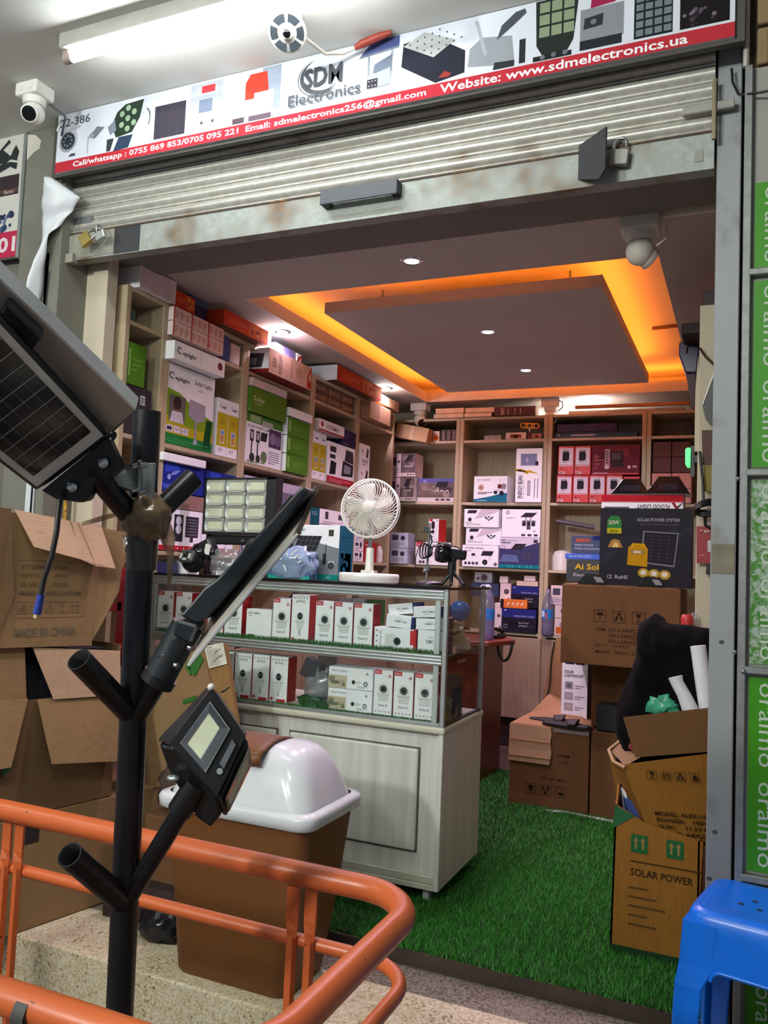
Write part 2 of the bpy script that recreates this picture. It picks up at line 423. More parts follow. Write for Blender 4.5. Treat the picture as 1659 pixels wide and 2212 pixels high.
# right jamb
jm = worn('grey_jamb_paint', '#8f9193', '#6e6c66', .66, .45, 9, (1, 1, .6), .1)
b = B().box(-.093, -.026, 2.56, 2.68, -.06, 3.05, jm)
jb = struct('trim_5', b, bev=.003)
struct('sticker', B().box(-.0905, -.030, 2.558, 2.5605, 1.275, 1.36, worn('old_brown_tape', '#7f7764', '#655c49', .5, .6, 18, (1, 1, 1), .2)), jb)
b = B()
for sx, sz in ((-.06, 1.08), (-.07, .55), (-.083, .42), (-.085, .34)): b.ball((sx, 2.56, sz), .006, flat('dark_smear', '#4a4743', .8), 8, 6, 1.2, .15, 1)
struct('stain', b, jb, kind='stuff')
struct('trim_6', B().box(-.026, -.014, 2.585, 2.68, -.06, 3.05, flat('black_gap', '#0c0c0e', .8)))
fr = galv('grey_frame', '#8c8d8b', .0, .5)
b = B().box(-.018, .003, 2.49, 2.56, -.05, 2.74, fr); gf = struct('door_1', b, bev=.002)
grn = worn('green_sticker', '#3a8a00', '#a8b0a6', .80, .4, 26, (1, 1, 1), .02)
grw = worn('worn_green_sticker', '#3a7a12', '#a3ada2', .52, .45, 60, (1, 1, 1), .09)
panelm = plaster('grey_door_panel', '#98968e', .05)
b = B().box(.003, .9, 2.515, 2.56, -.05, 2.74, panelm); struct('panel', b, gf)
for zz in (2.118, 1.548, 1.004, .45):
    b = B().box(-.004, .9, 2.488, 2.52, zz, zz+.02, fr); struct('rail', b, gf, bev=.003)
lm = []
b = B(); b2 = B()
for (za, zb, mt) in ((2.138, 2.40, grn), (1.568, 2.112, grn), (1.024, 1.545, grw), (.47, 1.0, grn), (-.04, .445, grn)):
    b.box(.0125, .16, 2.511, 2.5155, za+.006, zb-.006, mt)
    n = max(1, round((zb-za)/.26))
    for i in range(n):
        hgt = (zb-za)/n
        pr = P(b2, (.032, 2.5105, za+i*hgt+.02), (.052, 0, 0), (0, 0, hgt-.04))
        pr.t('oraimo', .12, 0, .76, 1, '#b9c4b4', 270, .0)
struct('green_sticker', b, gf); struct('sticker_lettering', b2, gf)
struct('door_bolt', B().ball((-.022, 2.49, 1.54), .006, steel, 8, 6).ball((-.024, 2.49, 1.06), .006, steel, 8, 6).ball((-.002, 2.487, 1.01), .007, steel, 8, 6), gf)
# stone cladding above the green door: separate blocks
st = plaster('tan_stone', '#8c7752', .12, None, 8)
b = B().box(-.018, .9, 2.54, 2.6, 2.74, 3.05, flat('dark_mortar', '#463b2c', .9)); wr = struct('wall_right_shop', b)
for (x0, x1, za, zb) in ((.012, .045, 2.752, 2.862), (.05, .2, 2.75, 2.858), (.012, .12, 2.874, 2.975), (.126, .3, 2.868, 2.96), (.012, .2, 2.985, 3.045)):
    struct('stone_block', B().box(x0, x1, 2.515, 2.55, za, zb, st), wr, bev=.007, seg=2)
struct('trim_7', B().tube([(-.016, 2.5, 2.74), (-.016, 2.5, 3.05)], .009, galv('pale_pipe', '#b9b4a8', 0, .5), 8))
b = B().tube([(-.055, 2.535, 2.765), (-.052, 2.53, 2.72), (-.035, 2.525, 2.675), (-.01, 2.49, 2.652), (.03, 2.48, 2.645), (.2, 2.48, 2.65)], .0035, blackp, 6)
solo('cable', b, 'thin black cable sagging from the signboard corner to the stone blocks', 'cable')

# grass rug: pile of blades on the screed
gm = grassmat('grass_blades', '#1d5213', '#3f9a30')
struct('floor_rug', B().box(-2.45, -.02, 2.645, 5.2, -.004, .004, flat('rug_backing', '#1c3a12', .9)))
b = B(); rnd = random.Random(3)
def blades(n, x0, x1, y0, y1, z, h, w):
    for _ in range(n):
        x = rnd.uniform(x0, x1); y = rnd.uniform(y0, y1); a = rnd.uniform(0, 2*PI); hh = h*rnd.uniform(.55, 1.1)
        l = rnd.uniform(.2, .9)*hh; a2 = rnd.uniform(0, 2*PI)
        dx, dy = math.cos(a)*w/2, math.sin(a)*w/2; k = len(b.v)
        b.v += [Vector((x-dx, y-dy, z)), Vector((x+dx, y+dy, z)), Vector((x+math.cos(a2)*l, y+math.sin(a2)*l, z+hh))]
        b.f.append([k, k+1, k+2])
blades(52000, -1.2, -.02, 2.625, 3.6, .0, .026, .0035)
blades(22000, -2.4, -1.2, 2.63, 3.3, .0, .026, .0035)
blades(22000, -1.1, -.1, 3.6, 4.6, .0, .026, .005)
blades(9000, -1.6, -.8, 4.4, 5.2, .0, .026, .006)
blades(9000, -1.6, -1.1, 3.45, 4.4, .0, .026, .005)
b.ms = [gm]; b.fm = [0]*len(b.f); b.sm = [False]*len(b.f)
solo('grass_pile', b, 'green artificial grass pile covering the shop floor', 'grass rug', loc=(-1.2, 3.6, 0), kind='stuff')

# ------------------------------------------------------------------ ceiling lamps
bulbm = glow('downlight_lens', (.80, .93, 1.0), 14.)
def downlight(x, y, z, label, power=130, glare=0):
    t = thing('ceiling_downlight', label, 'light', (x, y, z))
    ob('trim_ring', B().lathe([(.031, .0), (.037, -.007), (.046, -.004), (.048, .0)], (x, y, z), chrome, 28, cap0=False, cap1=False), t)
    ob('lens', B().lathe([(.0305, -.004), (.020, -.0055), (.0, -.006)], (x, y, z), bulbm, 24, cap0=False), t)
    lamp('downlight_beam', 'SPOT', (x, y, z-.012), power, (1.0, .70, .97), .03, spot=math.radians(150), blend=.9)
    if glare: lamp('downlight_glare', 'POINT', (x, y, z-.03), glare, (.86, .93, 1.0), .025)
downlight(-1.307, 3.15, 2.55, 'ceiling downlight nearest the shop front, outside the glowing tray', 80)
downlight(-1.292, 4.229, 2.55, 'ceiling downlight in the middle of the hung panel, first of two', 90)
downlight(-1.30, 5.108, 2.55, 'ceiling downlight at the far end of the hung panel', 70)
downlight(-2.40, 3.93, 2.55, 'downlight behind the boxes above the left shelves, nearer the street', 45, 2.5)
downlight(-2.40, 5.40, 2.55, 'downlight above the left shelves near the far corner', 45, 2.5)
downlight(-1.30, 6.10, 2.55, 'downlight over the back shelves behind the middle camera', 14, 2.5)
downlight(-1.05, 6.12, 2.55, 'downlight over the back shelves right of the middle camera', 14, 2.5)

# fluorescent fitting on the soffit
tubem = glow('fluorescent_tube', (.90, .97, 1.0), 42.)
t = thing('fluorescent_lamp', 'lit white fluorescent tube under the soffit above the signboard', 'light', (-1.57, 2.06, 3.05))
ob('housing', B().box(-2.20, -.95, 2.03, 2.10, 2.998, 3.05, flat('lamp_housing', '#a8a69e', .5)), t, bev=.004)
ob('tube', B().cyl((-2.165, 2.065, 2.972), (-.985, 2.065, 2.972), .0145, tubem, 16), t)
for x in (-2.185, -.965):
    ob('end_cap', B().cyl((x-.012, 2.065, 2.972), (x+.02, 2.065, 2.972), .0165, flat('lamp_cap', '#a5928a', .5), 14).box(x-.012, x+.012, 2.05, 2.08, 2.972, 3.0, flat('lamp_cap', '#a5928a', .5)), t)
# soffit fisheye camera
t = thing('ceiling_camera', 'round white ceiling camera with a black ring of sensors beside the tube lamp', 'camera', (-1.39, 2.22, 3.05))
c = Vector((-1.392, 2.215, 2.984)); ax = Vector((.25, -.62, -.74)).normalized()
ob('mount', B().cyl((-1.39, 2.23, 3.05), (-1.392, 2.222, 3.0), .038, wplas, 16), t)
ob('body', B().lathe([(.03, -.03), (.052, -.026), (.062, -.004), (.064, .004), (.060, .010), (.0, .011)], c, wplas, 32, ax), t)
b = B(); u = ax.orthogonal().normalized(); w = ax.cross(u)
for k in range(6):
    a0 = 2*PI*k/6+.12; a1 = a0+2*PI/6-.24; pts = []
    for i in range(7):
        a = a0+(a1-a0)*i/6; pts.append(c+ax*.0125+(u*math.cos(a)+w*math.sin(a))*.056)
    for i in range(7):
        a = a1+(a0-a1)*i/6; pts.append(c+ax*.0125+(u*math.cos(a)+w*math.sin(a))*.032)
    b.prism(pts, ax*.0015, flat('smoked_window', '#3a4046', .2))
ob('sensor_window', b, t)
ob('lens', B().lathe([(.024, .011), (.024, .018), (.012, .024)], c, wplas, 20, ax).lathe([(.013, .0235), (.010, .027), (.0, .029)], c, flat('lens_black', '#0d0f12', .1), 18, ax, cap0=False), t)
b = B().tube([(-1.36, 2.26, 2.99), (-1.33, 2.36, 2.985), (-1.28, 2.40, 3.0), (-1.22, 2.41, 3.02)], .006, cplas, 7)
solo('cable', b, 'white cable from the round ceiling camera to the red taped joint', 'cable')
b = B().tube([(-1.24, 2.405, 3.012), (-1.21, 2.405, 3.022), (-1.15, 2.41, 3.036), (-1.11, 2.415, 3.044)], [.009, .014, .013, .008], flat('red_tape', '#9c3b2a', .5), 9)
solo('cable_joint', b, 'red taped cable joint under the soffit above the sign logo', 'cable joint')
def turret(x, y, z, label, s=1., body=wplas, look=(.25, -.9, -.35), hang=False):
    t = thing('dome_camera', label, 'camera', (x, y, z))
    ob('junction_box', B().box(x-.058*s, x+.058*s, y-.05*s, y+.05*s, z-.055*s, z, body), t, bev=.008*s, seg=2)
    for dx in (-.025, .025): ob('plug', B().cyl((x+dx*s, y-.05*s, z-.027*s), (x+dx*s, y-.0525*s, z-.027*s), .014*s, body, 14), t)
    ob('collar', B().lathe([(.046*s, -.055*s), (.044*s, -.075*s), (.040*s, -.082*s)], (x, y, z), body, 22), t)
    c = Vector((x, y, z-.112*s)); L = Vector(look).normalized()
    ob('dome', B().ball(c, .044*s, body, 24, 14), t)
    ob('lens_barrel', B().lathe([(.034*s, .026*s), (.036*s, .044*s), (.030*s, .047*s)], c, body, 22, L), t)
    ob('lens', B().lathe([(.029*s, .0472*s), (.018*s, .0495*s), (0, .050*s)], c, flat('lens_black', '#0d0f12', .12), 20, L, cap0=False), t)
    return t
turret(-2.54, 2.25, 3.05, 'white dome camera under the soffit left of the signboard', .95, look=(.35, -.8, -.5))
b = B().tube([(-2.51, 2.29, 3.0), (-2.49, 2.36, 2.98), (-2.6, 2.45, 2.96), (-2.64, 2.49, 2.95)], .005, greyp, 6)
solo('cable', b, 'grey cable from the left dome camera down to the pillar', 'cable')
turret(-.36, 3.0, 2.55, 'white dome camera on the ceiling at the shop front, right of the tray', 1.15, cplas, (.75, .6, -.5))
b = B().tube([(-.30, 2.97, 2.50), (-.27, 2.96, 2.49), (-.268, 2.955, 2.44), (-.30, 2.96, 2.42)], .004, cplas, 6)
solo('cable', b, 'cable looping beside the dome camera at the shop front', 'cable')
solo('conduit', B().box(-.29, .2, 2.985, 3.005, 2.535, 2.55, cplas), 'slim cable conduit right of the front ceiling camera', 'conduit')
turret(-2.36, 5.99, 2.55, 'white camera in the far left ceiling corner above stacked cartons', 1.15, cplas, (.6, -.7, -.6))
turret(-1.33, 6.03, 2.55, 'white camera on the ceiling over the middle of the back shelves', 1.2, cplas, (.1, -.9, -.4))
b = B().tube([(-1.27, 5.98, 2.53), (-1.235, 5.95, 2.51), (-1.235, 5.95, 2.47), (-1.27, 5.97, 2.45)], .004, blackp, 6)
solo('cable', b, 'black cable looping beside the middle back camera', 'cable')
b = B().tube([(-.52, 5.0, 2.728), (-.2, 4.95, 2.728)], .012, flat('dark_batten', '#6d4a2b', .6), 6)
struct('cove_batten', b, cl)

# ------------------------------------------------------------------ signboard
sg = thing('signboard', 'long white and red shop signboard with product pictures above the shutter', 'sign', (-1.33, 2.44, 2.803))
b = B().box(-2.611, -.046, 2.44, 2.452, 2.803, 3.048, flat('sign_vinyl', '#d3d6df', .6, var=.02)); ob('board', b, sg)
b = B().box(-2.64, -.02, 2.452, 2.475, 2.792, 3.05, flat('sign_frame', '#4a4640', .6)); ob('frame', b, sg)
sp = B()
X0, Z0, SW, SH = -2.611, 2.803, 2.565, .245
pr = P(sp, (X0, 2.44, Z0), (SW, 0, 0), (0, 0, SH))
def sx(x): return (x-X0)/SW
def sz(z): return (z-Z0)/SH
def dk_(c):                       # printed greys are a good step darker than the vinyl
    v = [int(c[i:i+2], 16) for i in (1, 3, 5)]
    return '#%02x%02x%02x' % tuple(int(x*(.80 if min(v) > 120 else .95)) for x in v)
def srect(x0, z0, x1, z1, c): pr.r(sx(x0), sz(z0), sx(x1), sz(z1), dk_(c))
def spoly(pts, c): pr.poly([(sx(x), sz(z)) for x, z in pts], dk_(c))
def sdisc(x, z, r, c, n=14): pr.disc(sx(x), sz(z), r/SW, dk_(c), n)
def stext(t, x0, z0, x1, z1, c, bold=.0): pr.t(t, sx(x0), sz(z0), sx(x1)-sx(x0), sz(z1)-sz(z0), c, 0, bold)
def clipz(z): return min(z, 3.046)
srect(X0, 2.803, -.046, 2.847, '#c2323e')
stext('Call/whatsapp : 0755 869 853/0705 095 221', -2.515, 2.808, -1.722, 2.838, '#f2f0f2', .018)
stext('Email: sdmelectronics256@gmail.com', -1.690, 2.807, -.986, 2.838, '#f2f0f2', .018)
stext('Website: www.sdmelectronics.ua', -.938, 2.810, -.172, 2.840, '#f2f0f2', .018)
stext('C2-386', -2.612, 2.992, -2.440, 3.028, '#5b6066', .02)
# round camera
sdisc(-2.553, 2.925, .043, '#b9bfc8'); sdisc(-2.551, 2.93, .036, '#3b434c')
for k in range(8): sdisc(-2.551+.021*math.cos(k*PI/4), 2.93+.021*math.sin(k*PI/4), .004, '#dfe6ee', 8)
spoly([(-2.545, 2.862), (-2.53, 2.874), (-2.508, 2.872), (-2.508, 2.862)], '#414851')
# small street lamp
srect(-2.447, 2.86, -2.441, 2.93, '#c8ced6'); spoly([(-2.44, 2.93), (-2.40, 2.965), (-2.36, 2.955), (-2.41, 2.915)], '#8d96a1'); spoly([(-2.445, 2.925), (-2.43, 2.945), (-2.41, 2.93), (-2.42, 2.918)], '#b4bcc6')
# big seven-eye lamp with panel
spoly([(-2.30, 2.90), (-2.325, 2.955), (-2.30, 3.005), (-2.26, 3.03), (-2.17, 3.035), (-2.185, 2.965), (-2.22, 2.91)], '#2c3a2e')
for dx, dz in ((0, 0), (.03, .022), (.03, -.022), (-.03, .022), (-.03, -.022), (0, .042), (0, -.042)): sdisc(-2.245+dx, 2.97+dz, .0125, '#b8d2b0', 10)
spoly([(-2.31, 2.845), (-2.285, 2.90), (-2.215, 2.90), (-2.235, 2.85)], '#33435c'); spoly([(-2.345, 2.85), (-2.345, 2.90), (-2.31, 2.90), (-2.325, 2.85)], '#3a3f46'); spoly([(-2.345, 2.95), (-2.31, 2.975), (-2.30, 2.93), (-2.33, 2.915)], '#97a3b3')
# brown solar panel and coil
srect(-2.112, 2.858, -1.966, 2.99, '#413a46')
for k in range(1, 4): srect(-2.112+.0365*k, 2.858, -2.1105+.0365*k, 2.99, '#5c5563')
for k in range(1, 10): srect(-2.112, 2.858+.0132*k, -1.966, 2.8588+.0132*k, '#57505d')
for k in range(9):
    a = -.9+k*.25; spoly([(-2.155+.022*math.cos(a), 2.955+.04*math.sin(a)), (-2.155+.022*math.cos(a+.25), 2.955+.04*math.sin(a+.25)), (-2.155+.018*math.cos(a+.25), 2.955+.034*math.sin(a+.25)), (-2.155+.018*math.cos(a), 2.955+.034*math.sin(a))], '#474b52')
# motion sensor box
srect(-1.945, 2.865, -1.80, 3.04, '#d3d7e2'); srect(-1.92, 2.99, -1.825, 3.035, '#dfe3ec'); srect(-1.895, 3.0, -1.835, 3.028, '#cc3f45'); srect(-1.905, 2.925, -1.845, 2.975, '#8f9ab4'); sdisc(-1.89, 2.885, .006, '#50555e'); sdisc(-1.84, 2.885, .006, '#50555e')
# red siren on white base
srect(-1.63, 2.88, -1.55, 3.045, '#b8c2d4'); spoly([(-1.70, 2.93), (-1.70, 3.0), (-1.68, 3.03), (-1.61, 3.03), (-1.60, 2.96), (-1.61, 2.93)], '#d8402f'); srect(-1.745, 2.87, -1.60, 2.935, '#d6dbe6'); srect(-1.66, 2.865, -1.575, 2.955, '#eef0f4'); srect(-1.75, 2.852, -1.70, 2.872, '#5b4a52'); srect(-1.68, 2.852, -1.585, 2.87, '#6b5862')
# logo
def arc(cx, cz, rx, rz, a0, a1, t0, t1, c, n=18, tilt=0.):
    for i in range(n):
        q = []
        for a, tt in ((a0+(a1-a0)*i/n, i/n), (a0+(a1-a0)*(i+1)/n, (i+1)/n)):
            k = math.sin(PI*tt); th = t0+(t1-t0)*k
            q.append(((cx+rx*math.cos(a), cz+rz*math.sin(a)), (cx+(rx-th)*math.cos(a), cz+(rz-th)*math.sin(a))))
        spoly([q[0][0], q[1][0], q[1][1], q[0][1]], c)
arc(-1.385, 2.965, .085, .068, 2.0, 5.6, .001, .016, '#56595d'); arc(-1.385, 2.962, .094, .074, 2.3, 5.3, .001, .004, '#74787c')
stext('SDM', -1.452, 2.925, -1.300, 2.998, '#4c4f53', .03)
stext('Electronics', -1.511, 2.868, -1.226, 2.909, '#54575c', .015)
# panel camera
spoly([(-1.235, 3.0), (-1.19, 3.046), (-1.09, 3.046), (-1.09, 3.01)], '#4b5584'); spoly([(-1.24, 2.992), (-1.235, 3.0), (-1.09, 3.01), (-1.09, 3.003)], '#8f98a8')
srect(-1.205, 2.925, -1.198, 2.995, '#aab2be'); srect(-1.12, 2.91, -1.113, 3.0, '#c5ccd8'); spoly([(-1.185, 2.93), (-1.18, 2.96), (-1.115, 2.985), (-1.115, 2.925)], '#8590a3'); spoly([(-1.20, 2.875), (-1.19, 2.925), (-1.12, 2.94), (-1.12, 2.88)], '#cdd3de'); srect(-1.205, 2.878, -1.165, 2.91, '#3f3a44')
for i in range(3):
    for j in range(2): sdisc(-1.197+.012*i, 2.886+.016*j, .003, '#c9c4cc', 6)
# black flood lamp with dotted plate
spoly([(-1.08, 2.93), (-1.075, 3.01), (-.98, 3.02), (-.855, 2.94), (-.855, 2.865), (-.955, 2.85)], '#2a2a36'); spoly([(-1.075, 3.0), (-1.0, 3.035), (-.89, 2.985), (-.965, 2.94)], '#d9dbd6')
for i in range(5):
    for j in range(4): sdisc(-1.05+.026*i+.0255*j, 3.0+.008*i-.0145*j, .0032, '#3b3f44', 6)
spoly([(-.945, 2.865), (-.925, 2.885), (-.90, 2.872), (-.91, 2.862)], '#a33b35')
# white camera with antenna
spoly([(-.845, 2.88), (-.84, 2.94), (-.80, 2.97), (-.70, 2.955), (-.69, 2.87), (-.72, 2.862)], '#b9bfc6'); spoly([(-.75, 2.95), (-.735, 2.995), (-.69, 3.03), (-.66, 3.035), (-.655, 3.02), (-.70, 2.985)], '#4e535b'); spoly([(-.76, 2.852), (-.755, 2.876), (-.69, 2.872), (-.69, 2.852)], '#34373d'); spoly([(-.825, 3.03), (-.815, 3.03), (-.78, 2.91), (-.79, 2.905)], '#d5dae2'); srect(-.675, 2.856, -.655, 2.935, '#2f3238')
# street lamp with green cells
spoly([(-.62, 2.90), (-.625, 3.046), (-.49, 3.046), (-.505, 2.90), (-.53, 2.855), (-.595, 2.855)], '#2a2f2c')
for i in range(3):
    for j in range(3): srect(-.612+.038*i, 2.925+.04*j, -.580+.038*i, 2.958+.04*j, '#a9bb96')
srect(-.63, 2.85, -.51, 2.866, '#23262a'); sdisc(-.60, 2.86, .008, '#6e747c'); sdisc(-.565, 2.862, .008, '#6e747c'); sdisc(-.53, 2.862, .008, '#6e747c')
# second camera
srect(-.485, 2.88, -.355, 2.985, '#a9adb6'); spoly([(-.455, 2.985), (-.45, 3.046), (-.385, 3.046), (-.38, 2.99)], '#a02a52'); spoly([(-.475, 2.92), (-.472, 2.955), (-.415, 2.962), (-.418, 2.925)], '#33363c'); sdisc(-.445, 2.94, .009, '#8d929a'); srect(-.485, 2.855, -.36, 2.885, '#2b2d33')
# grid lamp, flowers picture
srect(-.325, 2.855, -.215, 3.046, '#1d2430')
for i in range(4):
    for j in range(7): srect(-.319+.0265*i, 2.862+.0265*j, -.298+.0265*i, 2.882+.0265*j, '#8d9a9a')
srect(-.195, 2.855, -.06, 3.046, '#1d181b')
for k in range(14): sdisc(-.185+rnd.uniform(0, .11), 2.862+rnd.uniform(0, .05), rnd.uniform(.004, .009), rnd.choice(['#453b45', '#5c4f5c', '#2f2730', '#7a6f7a']), 7)
ob('sign_print', sp, sg)
b = B(); b.add([(-2.618, 2.438, 2.985), (-2.60, 2.437, 3.02), (-2.595, 2.436, 2.998), (-2.605, 2.4365, 2.975)], [(0, 1, 2, 3)], flat('vinyl_back', '#d9d9d6', .5))
ob('curled_corner', b, sg, solid=.001)

# ------------------------------------------------------------------ roller shutter
sh = thing('roller_shutter', 'rolled up grey metal shutter with rust stains over the shop front', 'shutter', (-1.35, 2.56, 2.479))
slm = galv('galvanised_slat', '#c2beb4', .28, .36, metal=.4)
XL, XR = -2.62, -.10
for k in range(6):
    zb = 2.592+k*.0515; pts = []
    prof = [(0, 0), (-.006, .002), (-.0065, .008), (-.002, .011)]
    for i in range(9):
        a = PI*(i/8); prof.append((-.002-.013*math.sin(a), .011+.040*(i/8)))
    prof += [(.003, .0515), (.003, 0)]
    pts0 = [Vector((XL, 2.56+y, zb+z)) for y, z in prof]; n = len(prof)
    ob('slat', B().loft([pts0, [p+Vector((XR-XL, 0, 0)) for p in pts0]], slm, True), sh)
rlm = galv('rusty_white_rail', '#9ca09a', .62, .5, metal=.15)
b = B().box(XL, XR, 2.548, 2.556, 2.479, 2.588, rlm).box(XL, XR, 2.548, 2.60, 2.474, 2.479, rlm)
ob('bottom_rail', b, sh)
ob('rust_line', B().box(XL, XR, 2.544, 2.566, 2.585, 2.592, galv('dark_rust', '#4c3d33', .6, .7, metal=.1)), sh)
ob('pressed_rib', B().box(-1.37, -1.10, 2.5465, 2.549, 2.485, 2.500, flat('rib_grey', '#8f8f84', .6)), sh)
dk = flat('dark_steel_plate', '#37363a', .5, .2)
ob('lock_opening', B().box(-2.372, -2.243, 2.5455, 2.549, 2.478, 2.592, dk), sh)
ob('lock_plate', B().box(-2.60, -2.375, 2.546, 2.5485, 2.482, 2.585, flat('lock_plate_paint', '#908d80', .5)), sh)
hb = ob('pull_handle', B().box(-1.405, -1.105, 2.505, 2.511, 2.527, 2.581, flat('handle_grey', '#4a4d54', .45)), sh, bev=.004)
ob('handle_arm', B().box(-1.40, -1.375, 2.511, 2.548, 2.528, 2.55, dk), sh); ob('handle_arm', B().box(-1.135, -1.105, 2.511, 2.548, 2.535, 2.578, dk), sh)
ob('hasp_tab', B().prism([(-.50, 2.546, 2.50), (-.50, 2.546, 2.612), (-.40, 2.44, 2.60), (-.40, 2.44, 2.47), (-.42, 2.46, 2.452)], (.004, .004, 0), dk), sh)
ob('bracket', B().box(-.50, -.37, 2.545, 2.548, 2.585, 2.613, dk), sh)
ob('slide_bolt', B().box(-.19, -.045, 2.525, 2.545, 2.642, 2.668, flat('bolt_paint', '#96938b', .5)), sh, bev=.003)
ob('bolt_rod', B().tube([(-.099, 2.528, 2.735), (-.101, 2.522, 2.72), (-.1, 2.522, 2.55)], .007, galv('rusty_rod', '#8f8066', .5, .6, metal=.1), 8), sh)
ob('end_tab', B().box(-.155, -.13, 2.5455, 2.5485, 2.50, 2.535, flat('lock_plate_paint', '#908d80', .5)), sh)
ob('end_lug', B().box(-2.618, -2.575, 2.53, 2.56, 2.462, 2.50, flat('lock_plate_paint', '#908d80', .5)), sh)
ob('end_clip', B().box(-2.60, -2.50, 2.545, 2.56, 2.625, 2.655, steel), sh)
def padlock(loc, rot, label, mat=steel, s=1.):
    t = thing('padlock', label, 'padlock', loc); Rm = Matrix.Rotation(rot, 4, 'Y')
    def L(x, y, z): return Vector(loc)+(Rm @ Vector((x*s, y*s, z*s)))
    b = B().obox(L(0, 0, -.022), Rm @ Vector((.026*s, 0, 0)), Vector((0, .009*s, 0)), Rm @ Vector((0, 0, .022*s)), mat)
    ob('body', b, t, bev=.003)
    ob('shackle', B().tube([L(-.016, 0, 0)]+[L(-.016*math.cos(PI*i/8), 0, .016+.016*math.sin(PI*i/8)) for i in range(9)]+[L(.016, 0, 0)], .0042*s, chrome, 8), t)
    return t
padlock((-.37, 2.525, 2.565), .12, 'steel padlock hanging from the shutter rail at its right end', flat('padlock_grey', '#8c8984', .4, .6), 1.15)
padlock((-2.46, 2.50, 2.545), 1.05, 'brass padlock on the shutter rail at its left end', brass, 1.1)
padlock((-2.405, 2.495, 2.555), -.35, 'small chrome padlock beside the brass one on the shutter rail', alu, .85)

# torn banner strip at the left jamb
bm = flat('white_banner', '#d8dade', .45, var=.06, scale=9, bmp=.3)
def ban(u, v):
    L = [(-2.692, 2.79), (-2.70, 2.70), (-2.715, 2.61), (-2.735, 2.45), (-2.745, 2.30), (-2.75, 2.2)]
    Rr = [(-2.64, 2.80), (-2.52, 2.715), (-2.575, 2.645), (-2.635, 2.56), (-2.675, 2.41), (-2.715, 2.2)]
    k = v*5; i = min(int(k), 4); f = k-i
    a = Vector(L[i]).lerp(Vector(L[i+1]), f); c = Vector(Rr[i]).lerp(Vector(Rr[i+1]), f); p = a.lerp(c, u)
    return Vector((p.x, 2.485-.03*math.sin(u*3)-.02*math.sin(v*9+u*2)+.012*noise.noise(Vector((u*3, v*9, 1))), p.y))
b = B().grid(ban, 10, 40, bm)
o = solo('torn_banner', b, 'torn white banner strip hanging twisted down the left jamb', 'banner', solid=.0012)
b = B().grid(lambda u, v: Vector((-2.70+.04*u-.02*v, 2.50+.01*math.sin(u*4), 2.42-.42*v)), 4, 10, flat('navy_print', '#23263f', .5))
solo('banner_back', b, 'dark blue reverse of the torn banner behind the white strip', 'banner', solid=.0012)
# hanging strips below the big lamp
b = B().box(-2.70, -2.655, 2.492, 2.497, 1.28, 2.15, bm).box(-2.67, -2.66, 2.49, 2.50, 1.2, 2.0, blackp)
solo('hanging_strip', b, 'pale sheet hanging on the pillar behind the tilted solar lamp', 'sheet')
b = B().box(-2.60, -2.585, 2.60, 2.604, 1.0, 1.75, flat('patterned_cloth', '#b98a2c', .8, var=.6, scale=60))
solo('cloth_strip', b, 'narrow orange patterned cloth behind the open cartons', 'cloth')

# left neighbour's sign
ns = thing('neighbour_sign', 'white and red sign of the neighbouring shop at the left edge', 'sign', (-3.1, 2.5, 2.5))
ob('panel', B().box(-3.6, -2.862, 2.50, 2.52, 2.508, 3.062, flat('neighbour_vinyl', '#c9c6bd', .4, var=.03)), ns)
ob('edge_strip', B().box(-2.862, -2.846, 2.495, 2.53, 2.50, 3.07, alu), ns)
nb = B(); pr = P(nb, (-3.4, 2.4995, 2.508), (.538, 0, 0), (0, 0, .554))
pr.r(0, 0, 1, .205, '#b32c4a'); pr.t('701', .68, .04, .30, .125, '#d9c9cc', 0, .03)
pr.r(.6, .50, .97, .66, '#3a2f33'); pr.r(.6, .52, .97, .55, '#5a4038'); pr.t('Extra', .82, .512, .1, .03, '#c9bdb8')
for k in range(16): pr.disc(.75+rnd.uniform(0, .18), .22+rnd.uniform(0, .17), rnd.uniform(.012, .03), rnd.choice(['#31405c', '#4a5a78', '#5f6f8c', '#28324a']), 8)
# brushed script: stroke outlines
for pts in ([(.62, .74), (.70, .78), (.80, .76), (.86, .79), (.93, .77), (.95, .84), (.91, .90), (.88, .86), (.86, .82), (.78, .84), (.70, .83), (.62, .80)],
            [(.68, .84), (.76, .90), (.83, .955), (.85, .93), (.77, .88), (.84, .83), (.80, .80)],
            [(.58, .70), (.66, .72), (.76, .70), (.86, .73), (.93, .70), (.94, .75), (.86, .77), (.70, .76), (.58, .76)]):
    pr.poly(pts, '#2e3133')
ob('sign_print', nb, ns)

